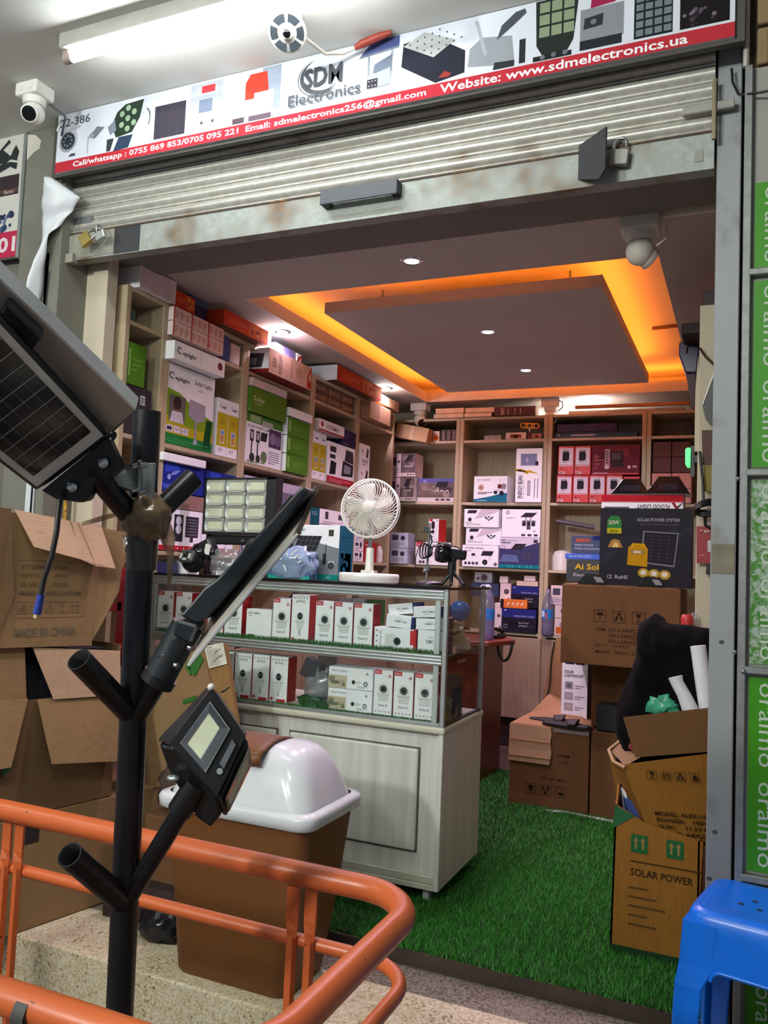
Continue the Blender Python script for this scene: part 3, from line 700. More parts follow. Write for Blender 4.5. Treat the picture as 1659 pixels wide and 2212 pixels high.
# ================================================================== SHELF UNITS
def shelf_unit(label, x0, x1, y0, y1, front, tops, doors=2):
    """front: '+x' or '-y'; boards' top faces at the heights in tops"""
    t = thing('shelf_unit', label, 'shelf', ((x0+x1)/2, (y0+y1)/2, 0), 0, 'open shelf units along the walls')
    th = .03; top = tops[0]
    if front == '+x':
        for a, c in ((y0, y0+th), (y1-th, y1)): ob('side_panel', B().box(x0, x1, a, c, 0, top, shelfw), t, bev=.002)
        for z in tops: ob('shelf', B().box(x0, x1-.002, y0+th, y1-th, z-.02, z, shelfw if z != top else shelfh), t, bev=.002)
        ob('back_panel', B().box(x0, x0+.008, y0+th, y1-th, .06, top-.02, shelfw), t)
        ob('plinth', B().box(x0, x1-.03, y0+th, y1-th, 0, .09, shelfw), t)
        n = doors; w = (y1-y0)/n
        for i in range(n):
            d = ob('door', B().box(x1, x1+.016, y0+i*w+.003, y0+(i+1)*w-.003, .10, tops[-1]-.025, doorw), t, bev=.002)
    else:
        for a, c in ((x0, x0+th), (x1-th, x1)): ob('side_panel', B().box(a, c, y0, y1, 0, top, shelfw), t, bev=.002)
        for z in tops: ob('shelf', B().box(x0+th, x1-th, y0+.002, y1, z-.02, z, shelfh), t, bev=.002)
        ob('back_panel', B().box(x0+th, x1-th, y1-.008, y1, .06, top-.02, shelfw), t)
        ob('plinth', B().box(x0+th, x1-th, y0+.04, y1, 0, .20, flat('dark_plinth', '#2b1d14', .6)), t)
        n = doors; w = (x1-x0)/n
        for i in range(n):
            ob('door', B().box(x0+i*w+.003, x0+(i+1)*w-.003, y0-.016, y0, .21, tops[-1]-.03, doorw), t, bev=.002)
    return t
LT = (2.432, 2.283, 1.785, 1.285, .815)
LX = -2.47
ys = [2.75, 3.03, 3.695, 4.445, 5.10, 5.75]
nm = ['narrow open ended shelf unit nearest the street on the left wall', 'left wall shelf unit with the green and white solar light boxes', 'left wall shelf unit with the green stacks and the two-lamp box', 'left wall shelf unit with the brown boxes near its top', 'left wall shelf unit in the far left corner']
for i in range(5): shelf_unit(nm[i], -2.79, LX, ys[i]+.001, ys[i+1]-.001, '+x', LT, 1 if i == 0 else 2)
b = B()
for yy, zz in ((0, 0),):
    b.ball((-2.72, 2.749, 2.21), .005, blackp, 8, 6, 1, .3, 1).ball((-2.53, 2.749, 2.22), .005, blackp, 8, 6, 1, .3, 1)
solo('screw_cap', b, 'two dark screw caps on the end panel of the left shelves', 'screw cap')
BT = (2.42, 2.245, 1.772, 1.285, .82)
BY = 5.95
xs = [-2.62, -2.012, -1.335, -.642, -.16]
nm = ['back wall shelf unit in the left corner', 'back wall shelf unit with camera boxes, left of the middle camera', 'back wall shelf unit with the red boxes', 'back wall shelf unit at the right end']
for i in range(4): shelf_unit(nm[i], xs[i]+.001, xs[i+1]-.001, BY, 6.30, '-y', BT, 2)

# ================================================================== BOXED GOODS
def Lb(name, label, y0, y1, z0, z1, design=None, x=LX-.004, d=.22, mats=None, group=None, cat='box', tw=0, **k):
    c = Carton(name, label, cat, (x-d/2, (y0+y1)/2, z0), (y1-y0-.002, d, z1-z0-.001), PI/2+tw, mats, group)
    if design: design(c, **k)
    return c.done()
def Kb(name, label, x0, x1, z0, z1, design=None, y=BY+.008, d=.2, mats=None, group=None, cat='box', tw=0, **k):
    c = Carton(name, label, cat, ((x0+x1)/2, y+d/2, z0), (x1-x0-.002, d, z1-z0-.001), tw, mats, group)
    if design: design(c, **k)
    return c.done()
grnb = flat('green_print', '#4f8a22', .5); dgrn = flat('dark_green_print', '#1d6a2c', .5); redb = flat('red_print', '#c02a2a', .5)
dred = flat('dark_red_print', '#7c1c1e', .5); blub = flat('blue_print', '#1f3f92', .45); navy = flat('navy_print_face', '#1d2450', .45)
brnb = flat('brown_print', '#6b4630', .6); pink = flat('pale_pink_board', '#d9c4c2', .55); teal = flat('teal_print', '#136a74', .5)
orgb = flat('orange_print', '#d8471c', .45); ylwb = flat('yellow_print', '#c9b018', .5); greyb = flat('grey_print', '#9a9ca2', .5)
darkb = flat('black_print', '#17171c', .45)

def scene(p, u0, v0, u1, v1, cols, seed=1, n=14):       # small printed photograph made of patches
    r = random.Random(seed); p.r(u0, v0, u1, v1, cols[0])
    for i in range(n):
        w = (u1-u0)*r.uniform(.12, .4); h = (v1-v0)*r.uniform(.10, .35)
        a = r.uniform(u0, u1-w); c = r.uniform(v0, v1-h); p.r(a, c, a+w, c+h, r.choice(cols[1:]))
def panel_pic(p, u0, v0, u1, v1, sk=.15, c='#2b2530', g='#4c4652'):   # slanted solar panel picture
    w = u1-u0; p.poly([(u0, v0), (u1-sk*w, v0), (u1, v1), (u0+sk*w, v1)], c)
    for i in range(1, 5):
        f = i/5; a = u0+(1-sk)*w*f; p.poly([(a, v0), (a+.006, v0), (a+sk*w+.006, v1), (a+sk*w, v1)], g)
    for i in range(1, 3):
        f = i/3; v = v0+(v1-v0)*f; p.poly([(u0+sk*w*f, v), (u1-sk*w*(1-f), v), (u1-sk*w*(1-f), v+.006), (u0+sk*w*f, v+.006)], g)
def domecam(p, u, v, r, c='#e4e6e8', d='#17191d'):
    p.r(u-r, v, u+r, v+2.2*r, c); p.disc(u, v, r*1.05, d); p.disc(u, v-.1*r, r*.4, '#5d6068', 8)
def bullets(p, u, v, s):                                 # cluster of camera heads
    for du, dv in ((-1.6, .9), (0, 1.2), (1.6, .9), (-1.0, -.3), (1.0, -.3), (0, -1.5)):
        p.r(u+du*s-.5*s, v+dv*s-.45*s, u+du*s+.5*s, v+dv*s+.45*s, '#6d6a72'); p.disc(u+du*s, v+dv*s, s*.34, '#23232a', 8)

def d_logo(p, u, v, w, h, c='#3b3440', name='eplight'):
    for k in range(10):
        a = .3+k*.5; p.poly([(u+w*.12*(1+math.cos(a)), v+h*.5*(1+.8*math.sin(a))), (u+w*.12*(1+math.cos(a+.5)), v+h*.5*(1+.8*math.sin(a+.5))), (u+w*.12*(1+.7*math.cos(a+.5)), v+h*.5*(1+.55*math.sin(a+.5))), (u+w*.12*(1+.7*math.cos(a)), v+h*.5*(1+.55*math.sin(a)))], c)
    p.t(name, u+w*.3, v, w*.7, h*.62, c, 0, .02)
def d_solar(c):
    p = c.face()
    p.r(0, 0, 1, .13, '#1c7a34')
    p.poly([(0, .13), (1, .13), (1, .42), (.62, .52), (.3, .66), (0, .70)], '#7f9f1d')
    p.poly([(0, .13), (1, .13), (1, .24), (.5, .26), (0, .36)], '#b3a51a')
    p.poly([(.80, .04), (.95, .04), (.98, .42), (.86, .42)], '#0f4a20')
    d_logo(p, .08, .80, .40, .11); p.t('Solar Light', .58, .82, .36, .075, '#4a4450', 0, .01); p.t('60W', .66, .755, .10, .03, '#6a6470')
    p.r(.11, .28, .42, .62, '#6d665e'); p.disc(.26, .47, .075, '#7d5140'); p.disc(.26, .53, .08, '#3a2a26'); p.poly([(.13, .28), (.40, .28), (.36, .42), (.17, .42)], '#cfcad2')
    p.poly([(.48, .42), (.50, .63), (.82, .60), (.82, .40), (.66, .34)], '#a49aa6'); p.r(.62, .12, .66, .36, '#9b93a0'); p.poly([(.60, .05), (.70, .06), (.68, .12), (.62, .12)], '#b7afb8')
    for i, tx in enumerate(('', 'SMD', 'LED')):
        p.r(.07+.15*i, .15, .20+.15*i, .235, '#d9cfd8')
        if tx: p.t(tx, .09+.15*i, .18, .09, .03, '#77707c')
        else: p.r(.09, .17, .18, .215, '#3b3640')
    p.lines(.06, .03, .86, .06, 2, '#4d9c5c', .6)
def d_bulb(c, dim=False):
    p = c.face(); p.r(0, .17, 1, .74, '#b7a619'); p.r(0, .74, 1, .76, '#cfc7a0')
    p.r(.3, .22, .72, .46, '#d8cdbb'); p.poly([(.38, .24), (.62, .24), (.66, .36), (.34, .36)], '#c2873a'); p.r(.36, .37, .66, .44, '#6f90c0'); p.lines(.25, .55, .5, .10, 3, '#9a8c1d', .5)
    d_logo(p, .2, .82, .6, .1); p.t('E27', .2, .08, .4, .05, '#56505a')
def d_long(c):
    p = c.face(); d_logo(p, .05, .28, .36, .5, '#51485a'); p.disc(.90, .55, .05, '#7d3038'); p.r(.50, .1, .515, .95, '#d8d8e0')
    p = c.face('left'); p.r(.15, .1, .8, .85, '#c4c7cc'); d_logo(p, .25, .3, .5, .3)
def d_cell(c, n=3, col='#b07a70', top=True):
    p = c.face()
    p.r(0, 0, 1, 1, '#e0bdb2')
    for i in range(n): p.lines(.08+.30*i, .2, .2, .6, 4, col, .5)
    p.r(.0, 0, .07, 1, '#c4382a')
def d_power(c):
    p = c.face(); p.r(0, 0, 1, 1, '#c8411b'); scene(p, .55, .1, .80, .95, ('#d07030', '#b9482a', '#e28a48', '#a2372a'), 3, 8); p.r(.82, .2, .97, .8, '#d9772e')
    p.lines(.1, .3, .4, .4, 3, '#e2743f', .6)
def d_floodc(c):
    p = c.face(); p.t('FLOOD LIGHT', .22, .12, .07, .76, '#3a3236', 90, .01); p.t('50W', .08, .3, .09, .4, '#4a4246', 90); p.t('LED LIGHTING', .50, .12, .03, .76, '#3a3236', 90)
    p.lines(.62, .3, .16, .4, 5, '#b98f7c', .5); p.poly([(.90, .05), (1, .05), (1, .95), (.97, .95), (.90, .55)], '#c4342a'); p.poly([(.93, .5), (.98, .8), (.98, .3)], '#e7d6cf')
    q = c.face('left'); q.r(0, 0, 1, .16, '#8c2224'); q.poly([(.25, .25), (.85, .22), (.9, .78), (.35, .82)], '#4c4a50'); q.poly([(.36, .35), (.72, .33), (.75, .6), (.4, .62)], '#8b8d92')
def d_lstack(c):
    p = c.face(); p.r(0, 0, 1, 1, '#507f1d'); p.r(.04, .2, .14, .85, '#86ad5a'); p.lines(.25, .35, .5, .35, 3, '#6a9838', .6)
def d_greenbig(c):
    p = c.face(); p.r(0, 0, 1, 1, '#5c7f22'); p.t('Solar', .08, .45, .3, .22, '#c9d2b0', 0, .01); p.t('60W', .12, .3, .2, .1, '#a9b88a')
def d_twolamp(c):
    p = c.face(); p.r(.0, .82, 1, 1, '#4b7a2a'); p.r(.1, .84, .38, .98, '#8fae72'); p.r(.42, .8, .72, .92, '#a9b0a2'); p.t('SOLAR STREET LAMP', .03, .72, .62, .05, '#3c3840', 0, .01)
    for u in (.16, .32): p.r(u-.05, .45, u+.05, .68, '#33302f'); p.r(u-.03, .50, u+.03, .64, '#b5b0b2'); p.r(u-.015, .14, u+.015, .46, '#2d2a2c')
    panel_pic(p, .38, .5, .58, .68); p.disc(.18, .12, .07, '#3a3a34'); p.disc(.34, .12, .06, '#3a3a34'); p.r(.62, .42, .97, .80, '#51395a'); p.disc(.73, .6, .09, '#8b7894'); p.disc(.87, .58, .08, '#7a6784')
    p.disc(.5, .18, .09, '#6d7f5a'); p.lines(.62, .08, .32, .28, 6, '#8e8590', .6); p.lines(.04, .02, .5, .05, 2, '#6d8a4a', .5)
def d_brown(c):
    p = c.face()
    for i in range(4): p.disc(.2+.17*i, .5, .07, '#a8876c', 8)
    p.r(.02, .1, .09, .9, '#a98d78')
def d_redw(c):
    p = c.face(); p.r(0, 0, 1, .14, '#a52a2a'); p.disc(.12, .58, .05, '#a4302c'); p.poly([(.25, .35), (.75, .28), (.85, .6), (.5, .78), (.3, .7)], '#cfc6c4'); p.poly([(.45, .4), (.7, .35), (.66, .62)], '#77686a')
def d_bluepic(c):
    p = c.face(); scene(p, 0, 0, 1, 1, ('#2c2447', '#3a3160', '#4a3b66', '#241d3a'), 4, 10); p.t('Smart Solar', .1, .08, .4, .08, '#b7a9bd')
def d_floodpic(c):
    p = c.face(); p.r(0, 0, 1, .16, '#b02333'); p.lines(.08, .03, .8, .09, 2, '#d27f86', .5)
    p.r(.08, .76, .30, .90, '#3a3238'); p.r(.08, .60, .28, .70, '#3a3238'); p.poly([(.08, .2), (.30, .22), (.32, .52), (.12, .55)], '#1e1d23'); p.poly([(.52, .22), (.95, .26), (.97, .56), (.56, .62)], '#26262c'); p.poly([(.60, .30), (.86, .32), (.87, .5), (.62, .53)], '#8f939c'); p.poly([(.62, .62), (.97, .58), (.93, .9), (.66, .92)], '#3a3a44')
def d_icon(c, k=2):
    p = c.face()
    for i in range(k):
        v = .06+i*.48; p.disc(.25, v+.30, .07, '#4a4450', 10); p.disc(.25, v+.30, .04, '#d9d3da', 8); p.poly([(.6, v+.2), (.8, v+.16), (.86, v+.36), (.7, v+.4)], '#453f4a'); p.t('AURS', .2, v+.06, .6, .07, '#3c3640', 0, .02); p.lines(.2, v, .6, .04, 2, '#8d8692', .5)
def d_blue(c):
    p = c.face(); scene(p, 0, 0, 1, 1, ('#1d2a86', '#2437a8', '#17206a', '#3048b8'), 9, 7); p.poly([(.2, .55), (.35, .62), (.45, .8), (.3, .72)], '#7f8fd6'); p.disc(.2, .5, .04, '#9aa8e0', 8); p.lines(.1, .1, .5, .15, 2, '#5c6cc8', .5)
def d_white4(c):
    p = c.face(); p.r(0, 0, 1, .12, '#c0262e')
    for i in range(4): p.disc(.3+.14*i, .06, .018, '#e8c3c5', 6)
    p.r(.06, .72, .24, .86, '#343038'); p.r(.06, .58, .22, .67, '#343038')
    p.r(.32, .22, .54, .88, '#26242b'); p.disc(.43, .73, .07, '#c2c0c8'); p.disc(.43, .52, .07, '#c2c0c8'); p.r(.60, .34, .92, .86, '#2e2c34')
    for i in range(6): p.r(.63, .39+.075*i, .89, .425+.075*i, '#6a6872')
    p.r(.72, .22, .8, .34, '#3a3840')
def d_tealw(c):
    p = c.face(); p.r(0, 0, .22, 1, '#0e5560'); p.t('5G', .04, .5, .12, .25, '#8fc0c4'); p.r(.36, .35, .44, .85, '#3d3c48'); p.r(.70, .4, .84, .75, '#55525e'); p.lines(.3, .08, .5, .12, 2, '#8a8792', .5)
def d_purple(c):
    p = c.face(); p.t('XZOX', .06, .65, .3, .16, '#4a4456', 0, .02); p.lines(.1, .2, .4, .3, 3, '#7d7688', .5); p.r(.6, .2, .85, .75, '#6f6a7c')
def d_stackw(c):
    p = c.face(); p.r(.1, .5, .45, .85, '#4a4658'); p.lines(.1, .1, .7, .3, 4, '#9a94a4', .5); p.disc(.7, .65, .13, '#3d3a46')
# --- left bay by the street
Lb('product_box', 'green box on the narrow end shelf, standing on black boxes', 2.785, 2.90, 2.005, 2.19, d_lstack, mats={'all': dgrn}, group='boxes on the narrow end shelf')
for i, (a, z, w) in enumerate(((2.785, 1.787, 'lower'), (2.785, 1.895, 'upper'))):
    def d_b(c):
        p = c.face(); p.r(.55, .3, .75, .7, '#b7b7b4'); p.lines(.57, .35, .15, .3, 3, '#55555a', .5)
    Lb('product_box', '%s of two black boxes with white labels on the narrow end shelf' % w, 2.785, 2.955, z, z+.107, d_b, mats={'all': darkb}, group='boxes on the narrow end shelf')
Lb('product_box', 'grey green packet in the top compartment of the narrow end shelf', 2.80, 2.88, 2.285, 2.36, None, mats={'all': flat('grey_teal_print', '#4f6a66', .5)}, d=.1, x=-2.53)
# --- second bay
G = 'boxes on the left shelf unit with solar light boxes'
Lb('solar_light_box', 'large green and white solar light box with a man pictured on it', 3.035, 3.43, 1.788, 2.165, d_solar, d=.2, group=G)
for i in range(2): Lb('bulb_box', '%s of two white and yellow bulb boxes beside the large solar light box' % ('left', 'right')[i], 3.465+.097*i, 3.56+.097*i, 1.787, 2.085, d_bulb, d=.1, group=G)
Lb('long_box', 'long white lamp box lying on top of the large solar light box', 3.025, 3.43, 2.171, 2.258, d_long, x=-2.42, d=.25, group=G)
for r in range(2):
    for k in range(3): Lb('packet_box', 'pink and white packet box, %s row, %s from the left, above the long white box' % (('lower', 'upper')[r], ('first', 'second', 'third')[k]), 3.03+.135*k, 3.163+.135*k, 2.286+.069*r, 2.353+.069*r, d_cell, x=-2.44, d=.2, mats={'all': pink}, group='pink packet boxes under the top board')
Lb('packet_box', 'glossy blue packet standing right of the pink packet boxes', 3.45, 3.53, 2.286, 2.42, None, mats={'all': blub}, d=.15)
Lb('packet_box', 'small cream box right of the blue packet, left wall unit', 3.55, 3.635, 2.286, 2.39, None, mats={'all': pink}, d=.15)
# on the top board
for k in range(3): Lb('white_box', 'white box on top of the left shelves, %s from the street' % ('first', 'second', 'third')[k], 2.80+.085*k, 2.883+.085*k, 2.434, 2.54, None, mats={'all': white, 'front': pink}, x=-2.45, d=.2, group='boxes on top of the left shelves')
Lb('power_box', 'small orange lit box with dark stripes on top, after the three white boxes', 3.06, 3.21, 2.434, 2.51, d_power, x=-2.46, d=.2, mats={'all': orgb}, group='boxes on top of the left shelves')
Lb('lid_box', 'open blue box with a raised flap on top of the left shelves', 3.215, 3.36, 2.434, 2.545, None, x=-2.50, d=.2, mats={'all': navy, 'top': white}, group='boxes on top of the left shelves')
Lb('long_box', 'long orange box overhanging the top edge of the left shelves, nearer the street', 3.38, 3.80, 2.434, 2.515, d_power, x=-2.41, d=.28, mats={'all': orgb, 'bottom': brnb}, group='boxes on top of the left shelves')
Lb('white_box', 'white box behind the end of the long orange box on top', 3.81, 3.93, 2.434, 2.535, None, x=-2.47, d=.2, group='boxes on top of the left shelves')
for k in range(3): Lb('packet_box', 'small violet packet on top of the left shelves, %s of three' % ('first', 'second', 'third')[k], 3.945+.075*k, 4.015+.075*k, 2.434, 2.50, None, x=-2.45, d=.12, mats={'all': flat('violet_print', '#6f6aa6', .5)}, group='boxes on top of the left shelves')
def d_tag(c):
    p = c.face(); p.poly([(0, 0), (1, .0), (1, 1), (.2, .6)], '#c8342c'); p.poly([(.3, .2), (.8, .2), (.8, .7)], '#efe6e4')
Lb('packet_box', 'small white packet with a red pennant mark on top of the left shelves', 4.19, 4.25, 2.434, 2.50, d_tag, x=-2.45, d=.1, group='boxes on top of the left shelves')
Lb('long_box', 'long orange and white box overhanging the top of the left shelves, nearer the corner', 4.62, 5.32, 2.434, 2.535, d_power, x=-2.40, d=.3, mats={'all': orgb, 'left': white, 'top': white, 'bottom': brnb}, group='boxes on top of the left shelves')
# --- third bay
G = 'boxes on the left shelf unit with the green stacks'
Lb('flood_light_box', 'salmon coloured flood light carton with vertical lettering, overhanging its shelf', 3.79, 4.27, 2.286, 2.425, d_floodc, x=-2.39, d=.3, mats={'all': flat('salmon_board', '#d8b49c', .6), 'left': white, 'bottom': dred}, group=G)
Lb('white_box', 'flat pinkish white box lying on the dark green box', 3.73, 4.10, 2.204, 2.25, None, x=-2.45, d=.2, mats={'all': pink}, group=G)
Lb('product_box', 'dark green box with pale lettering above the two-lamp box', 3.73, 4.11, 2.065, 2.202, d_greenbig, x=-2.455, d=.2, mats={'all': grnb}, group=G)
Lb('street_lamp_box', 'white box picturing two street lamps, third left shelf unit', 3.73, 4.11, 1.787, 2.062, d_twolamp, d=.2, group=G)
for k in range(3): Lb('product_box', 'light green box in the stack right of the two-lamp box, %s from the bottom' % ('first', 'second', 'third')[k], 4.125, 4.39, 1.787+.107*k, 1.892+.107*k, d_lstack, x=-2.45, d=.2, mats={'all': grnb, 'left': white}, group=G)
Lb('white_box', 'white box lying on top of the light green stack', 4.12, 4.40, 2.111, 2.162, None, x=-2.44, d=.2, mats={'all': white, 'right': ylwb}, group=G)
# --- fourth bay
G = 'boxes on the left shelf unit with the brown boxes'
for r in range(2):
    for k in range(3): Lb('brown_box', 'brown dotted box under the top board, %s row, %s from the left' % (('lower', 'upper')[r], ('first', 'second', 'third')[k]), 4.485+.20*k, 4.68+.20*k, 2.286+.062*r, 2.346+.062*r, d_brown, x=-2.49, d=.2, mats={'all': brnb}, group='brown dotted boxes under the top board')
Lb('packet_box', 'shiny white and red packet lying on the yellow bulb boxes', 4.485, 4.84, 2.092, 2.165, d_redw, x=-2.44, d=.18, mats={'all': pink, 'front': white}, group=G)
for i in range(2): Lb('bulb_box', '%s of two yellow bulb boxes under the shiny red and white packet' % ('left', 'right')[i], 4.48+.09*i, 4.568+.09*i, 1.787, 2.09, d_bulb, d=.12, group=G)
Lb('product_box', 'dark violet picture box standing on the flood lamp box', 4.845, 5.06, 2.055, 2.16, d_bluepic, x=-2.46, d=.2, mats={'all': navy}, group=G)
Lb('flood_lamp_box', 'white and red box picturing black flood lamps, fourth left shelf unit', 4.665, 5.062, 1.787, 2.052, d_floodpic, x=-2.465, d=.18, group=G)
Lb('product_box', 'white box with two round marks in the corner left shelf unit', 5.135, 5.30, 1.787, 2.11, d_icon, x=-2.46, d=.2, group='boxes in the far left corner unit')
# --- fifth bay: bare cartons
def d_tape(c):
    p = c.face(); p.r(.45, 0, .55, 1, '#c3a183')
for lab, y0, y1, z0, z1, x in (('big plain carton in the far left corner, lower', 5.14, 5.50, 2.286, 2.405, -2.40), ('plain carton on top in the far left corner', 5.34, 5.62, 2.434, 2.50, -2.42), ('small plain carton on top, beside the corner camera', 5.63, 5.72, 2.434, 2.51, -2.43)):
    Lb('carton', lab, y0, y1, z0, z1, d_tape, x=x, d=.3, mats={'all': kraftl}, group='plain cartons in the far left corner')
# --- lower shelves, left wall
G = 'boxes on the middle shelf behind the counter'
for i in range(2): Lb('blue_box', 'glossy blue box on the middle left shelf, %s' % ('left one, large', 'right one, partly behind the lamp')[i], 3.04+.36*i, 3.38+.30*i, 1.565, 1.70, d_blue, d=.2, mats={'all': blub}, group=G)
Lb('white_box', 'white flat box lying on the left glossy blue box', 3.03, 3.36, 1.702, 1.74, None, d=.22, x=-2.45, group=G)
Lb('tray_box', 'pinkish tray of goods under the blue boxes on the left wall', 3.06, 3.60, 1.488, 1.56, None, d=.2, mats={'all': flat('dusty_pink', '#8d6a62', .6)}, group=G)
for k in range(2): Lb('street_lamp_box', 'white and red lamp box on the middle left shelf, %s of two' % ('first', 'second')[k], 3.065+.325*k, 3.385+.285*k, 1.29, 1.486, d_white4, d=.2, group=G)
Lb('product_box', 'pale violet lamp box behind the grid flood light', 3.74, 4.41, 1.50, 1.72, d_purple, d=.2, mats={'all': flat('pale_violet', '#b9aec4', .5)}, group=G)
Lb('product_box', 'second pale violet box, under the first behind the grid flood light', 3.74, 4.41, 1.288, 1.498, d_purple, d=.2, mats={'all': flat('pale_violet', '#b9aec4', .5)}, group=G)
Lb('camera_box', 'teal and white camera box left of the fan head, upper one', 4.49, 5.04, 1.515, 1.61, d_tealw, d=.2, group=G)
Lb('camera_box', 'teal and white camera box left of the fan head, middle one', 4.49, 5.04, 1.41, 1.512, d_tealw, d=.2, group=G)
Lb('camera_box', 'white camera box under the teal and white ones left of the fan pole', 4.49, 5.04, 1.288, 1.408, d_stackw, d=.2, group=G)
for k in range(3): Lb('product_box', 'white picture box beside the fan pole, %s of the stack' % ('bottom', 'middle', 'top')[k], 5.135, 5.29, 1.288+.072*k, 1.358+.072*k, d_stackw, d=.2, group=G)
def d_red(c):
    p = c.face(); p.r(0, 0, 1, 1, '#a8282a'); p.poly([(.3, .2), (.7, .3), (.6, .7), (.4, .6)], '#d9b4a4'); p.t('BEAN', .1, .8, .5, .1, '#e0c4c4')
Lb('product_box', 'red picture box behind the fan pole', 5.30, 5.52, 1.288, 1.43, d_red, d=.18, mats={'all': redb}, group=G)
# --- bottom left shelf, seen under the middle one
Lb('dark_box', 'dark blue box on the low left shelf beside the pole', 3.06, 3.22, 1.10, 1.235, None, d=.2, mats={'all': navy})
Lb('small_box', 'small white box on the low left shelf beside the black dome camera', 3.24, 3.34, 1.16, 1.245, d_stackw, d=.15, x=-2.44)
# bottle with a red cap
def bottle(loc, r, h, label, capm, body, liquid=None, lab=None, cap_r=.014, cat='bottle', name='water_bottle', ring=False):
    x, y, z = loc; t = thing(name, label, cat, loc)
    pr_ = [(r*.88, 0), (r, h*.03), (r, h*.22), (r*.95, h*.25), (r, h*.28), (r, h*.60), (r*.97, h*.64), (r*.80, h*.76), (r*.5, h*.87), (cap_r*.95, h*.91), (cap_r*.9, h*.94)]
    ob('body', B().lathe([(a, c) for a, c in pr_], loc, body, 24), t)
    if liquid: ob('water', B().lathe([(r*.85, .003), (r*.96, h*.04), (r*.96, h*.35)], loc, liquid, 20), t)
    ob('cap', B().lathe([(cap_r, h*.92), (cap_r*1.02, h*.985), (cap_r*.9, h)], loc, capm, 18), t)
    if lab:
        b = B().lathe([(r*1.01, h*.36), (r*1.012, h*.56)], loc, lab, 28, cap0=False, cap1=False); ob('label_band', b, t)
    return t
bottle((-2.50, 5.62, 1.287), .028, .135, 'small white bottle with a red cap on the shelf behind the fan pole', redb, wplas, cap_r=.013, name='bottle')

# --- back wall, top board
for lab, x0, x1, z0, z1 in (('flat pale box on top of the back shelves at the left, lower', -2.23, -1.985, 2.422, 2.455), ('flat pale box on top of the back shelves at the left, upper', -2.215, -1.985, 2.457, 2.497), ('second pair of flat pale boxes on top of the back shelves, lower', -1.98, -1.765, 2.422, 2.452), ('second pair of flat pale boxes on top of the back shelves, upper', -1.972, -1.745, 2.455, 2.492)):
    Kb('flat_box', lab, x0, x1, z0, z1, None, y=5.94, d=.3, mats={'all': flat('pale_board', '#d3bca6', .6)}, group='boxes on top of the back shelves')
def d_100(c):
    p = c.face(); p.t('100', .16, .12, .09, .4, '#c4b0b4', 90); p.t('PU7', .16, .52, .09, .36, '#c4b0b4', 90)
    for u in (.33, .50, .63): p.r(u, .1, u+.02, .85, '#a58c92')
Kb('flat_box', 'dark maroon box with white lettering on top of the back shelves', -1.745, -1.43, 2.422, 2.49, d_100, y=5.94, d=.22, mats={'all': flat('maroon_print', '#3f1a1e', .5), 'right': white}, group='boxes on top of the back shelves')
b = B().box(-1.14, -.36, 5.93, 5.96, 2.455, 2.475, flat('batten_wood', '#a86a3c', .5))
solo('batten', b, 'long thin wooden batten lying along the top of the right back shelves', 'batten')
Kb('flat_box', 'low stack of pale sheets under the batten on the back shelves', -1.2, -.4, 2.422, 2.452, None, y=6.0, d=.2, mats={'all': flat('pale_board', '#d3bca6', .6)})
# bay 0
c = Carton('carton', 'plain slanting carton pushed in the top left of the back shelves', 'box', (-2.385, 5.96, 2.247), (.27, .2, .11), 0, {'all': kraftl}, None, (0, .20)); d_tape(c); c.done()
def d_or(c):
    p = c.face(); p.r(.1, .1, .9, .5, '#c8622a'); p.disc(.5, .65, .2, '#b08a92')
Kb('product_box', 'small orange and pink packet in the top left of the back shelves', -2.235, -2.18, 2.247, 2.325, d_or, d=.1, mats={'all': pink})
for k in range(3):
    def d_bk(c):
        p = c.face(); p.t('SOLAR', .3, .1, .4, .75, '#b9a8a8', 90)
    Kb('dark_box', 'dark upright box with white lettering, %s of three in the top left back shelf' % ('first', 'second', 'third')[k], -2.168+.042*k, -2.128+.042*k, 2.247, 2.335, d_bk, d=.12, mats={'all': flat('maroon_print', '#3f1a1e', .5)}, group='dark upright boxes')
def d_photo(c, s=3):
    p = c.face(); p.r(0, 0, 1, .16, '#c9bcb4'); scene(p, 0, .16, 1, 1, ('#5a4a4c', '#7a655c', '#8b7a74', '#42363c', '#6a5858'), s, 12); p.poly([(.25, .62), (.6, .65), (.85, .95), (.5, .92)], '#2a2228')
    for u in (.3, .5, .7): p.disc(u, .42, .07, '#cfc6c4', 8); p.disc(u, .40, .045, '#26222a', 8)
    for i in range(3): p.r(.45+.18*i, .05, .57+.18*i, .12, '#57484c')
def d_side(c):
    p = c.face('right'); p.r(.2, .1, .9, .55, '#5a3d38')
G = 'camera boxes in the left corner of the back shelves'
Kb('camera_box', 'camera box with a brown photo, upper one in the left corner of the back shelves', -2.47, -2.345, 1.965, 2.145, d_photo, y=5.90, d=.16, mats={'right': pink}, group=G)
Kb('camera_box', 'camera box with a brown photo, lower left one in the corner', -2.47, -2.352, 1.774, 1.962, d_photo, y=5.90, d=.16, group=G, s=5)
def d_photo2(c):
    p = c.face(); p.r(0, 0, 1, .18, '#d2c8c4'); p.r(0, .82, 1, 1, '#5c5a94'); scene(p, 0, .18, 1, .82, ('#6a5a58', '#8a766c', '#9a8880', '#4a3e42', '#77665f'), 8, 16); p.disc(.2, .86, .04, '#b6b2d2', 10); p.disc(.2, .86, .025, '#5c5a94', 8); panel_pic(p, .5, .62, .85, .86)
    for u in (.55, .68, .82): p.disc(u, .42, .05, '#cfc6c4', 8); p.disc(u, .40, .03, '#26222a', 8)
    for i in range(3): p.r(.5+.15*i, .05, .61+.15*i, .14, '#57484c')
